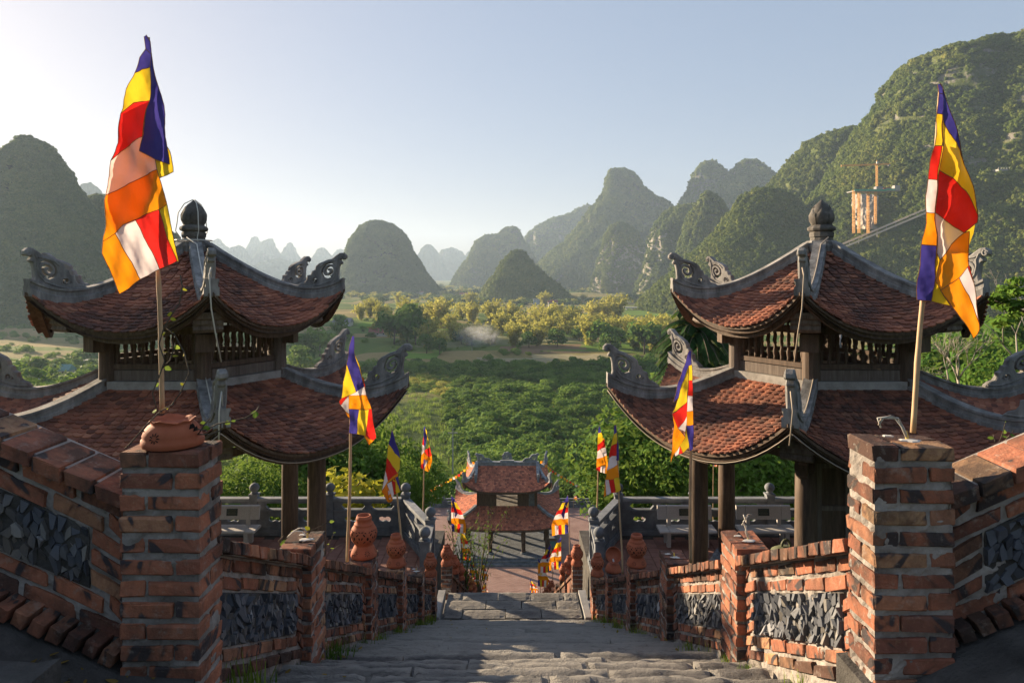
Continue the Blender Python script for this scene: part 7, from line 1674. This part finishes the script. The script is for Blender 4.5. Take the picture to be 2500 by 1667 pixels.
for k, ofs in enumerate((0, 3.2)):
    a, b = A_+side*ofs+Vector((0,0,-k*3.4)), B_+side*ofs+Vector((0,0,-k*3.4)); MB().bar(a, b, 2.6, 1.5).build('track_beam', M_TRACK, rl)
    for s_ in (-.5,.5): MB().bar(a+side*s_+Vector((0,0,.36)), b+side*s_+Vector((0,0,.36)), .14, .22).build('rail', M_ORG if s_ > 0 else M_WALLW, rl)
for k in range(16): q = A_.lerp(B_, (k+.5)/16); MB().box((q.x-.18, q.y+.4, q.z-7), (q.x+.18, q.y+1.0, q.z-.4)).build('support', M_CONC, rl)
# cliff path with a white railing, upper right
Y_ = hillY(2325, 392)+1; a, b = Pd(2290, 388, Y_), Pd(2360, 380, Y_); pt_ = thing('cliff_terrace', 'small pale terrace with railing high on the right mountain', 'terrace', tuple(a)); MB().box((a.x, Y_-2, a.z-2.2), (b.x, Y_+6, a.z-.4)).build('terrace_wall', M_PLAST, pt_)
for k in range(12): q = a.lerp(b, k/11); MB().box((q.x-.12, Y_-1.9, a.z-.4), (q.x+.12, Y_-1.7, a.z+.9)).build('railing_post', M_WALLW, pt_)
MB().box((a.x, Y_-1.9, a.z+.8), (b.x, Y_-1.75, a.z+1.0)).build('hand_rail', M_WALLW, pt_)
# utility poles
for i, (x, a_, b_) in enumerate([(1350,1062,1140),(1084,772,810),(870,690,716),(1560,690,706),(1600,688,708),(1510,692,708)]):
    X, Y, h = vpos(x, a_, b_) if b_ < 1000 else (*Pd(1015 if False else 1040, 1118, 95).xy, 9)
    if i == 0: Y = 100; X = (1040*DS-1250)/F*Y; h = 9
    z = gz(X, Y); t = thing('utility_pole', ['concrete utility pole behind the gate pavilion','pale pole in the fields by the smoke','utility pole left among the bamboo','utility pole left along the white bridge','utility pole right along the white bridge','first utility pole near the white bridge'][i], 'pole', (X, Y, z), 'utility poles')
    MB().tube([(X,Y,z-.3),(X,Y,z+h)], [.14,.09], 6).build('shaft', M_CONC, t); MB().box((X-.7,Y-.06,z+h-.7), (X+.7,Y+.06,z+h-.55)).build('crossarm', M_CONC, t)
# smoke drifting from a field fire
X, Y, _ = vpos(1098, 770, 806); sm = bpy.data.objects.new('smoke', MB().lathe([(1,-5),(8,-4.5),(13,0),(14,6),(10,13),(3,16),(.1,16.5)], (0,0,0), 16).mesh('smoke', [])); COL.objects.link(sm); sm.location = (X, Y, ZV+5.5); sm.scale = (1.15,.9,.72); sm['kind'] = 'stuff'; sm['label'] = 'pale blue smoke drifting over the fields'
mm = bpy.data.materials.new('smoke_plume'); mm.use_nodes = True; nn = mm.node_tree; nn.nodes.remove(nn.nodes['Principled BSDF']); ob = nn.nodes.new('ShaderNodeTexCoord').outputs['Object']
nz_ = noise(nn, ob, .22, 5, .65, 1.2); ln = nn.nodes.new('ShaderNodeVectorMath'); ln.operation = 'LENGTH'; nn.links.new(vmul(nn, vadd(nn, ob, (0,0,-3)), (.075,.075,.085)), ln.inputs[0])
fall = nd(nn, 'ShaderNodeMapRange', {'Value': ln.outputs['Value'], 'From Min': 1.0, 'From Max': .1, 'To Min': 0.0, 'To Max': 1.0}, interpolation_type='SMOOTHSTEP').outputs[0]
dn = mathn(nn, 'MULTIPLY', mathn(nn, 'MAXIMUM', mathn(nn, 'SUBTRACT', nz_, .42), 0.0), mathn(nn, 'MULTIPLY', fall, .6))
pv = nd(nn, 'ShaderNodeVolumePrincipled', {'Color': (.90,.95,1,1), 'Density': dn, 'Anisotropy': .45}); nn.links.new(pv.outputs[0], nn.nodes['Material Output'].inputs['Volume']); sm.data.materials.append(mm)
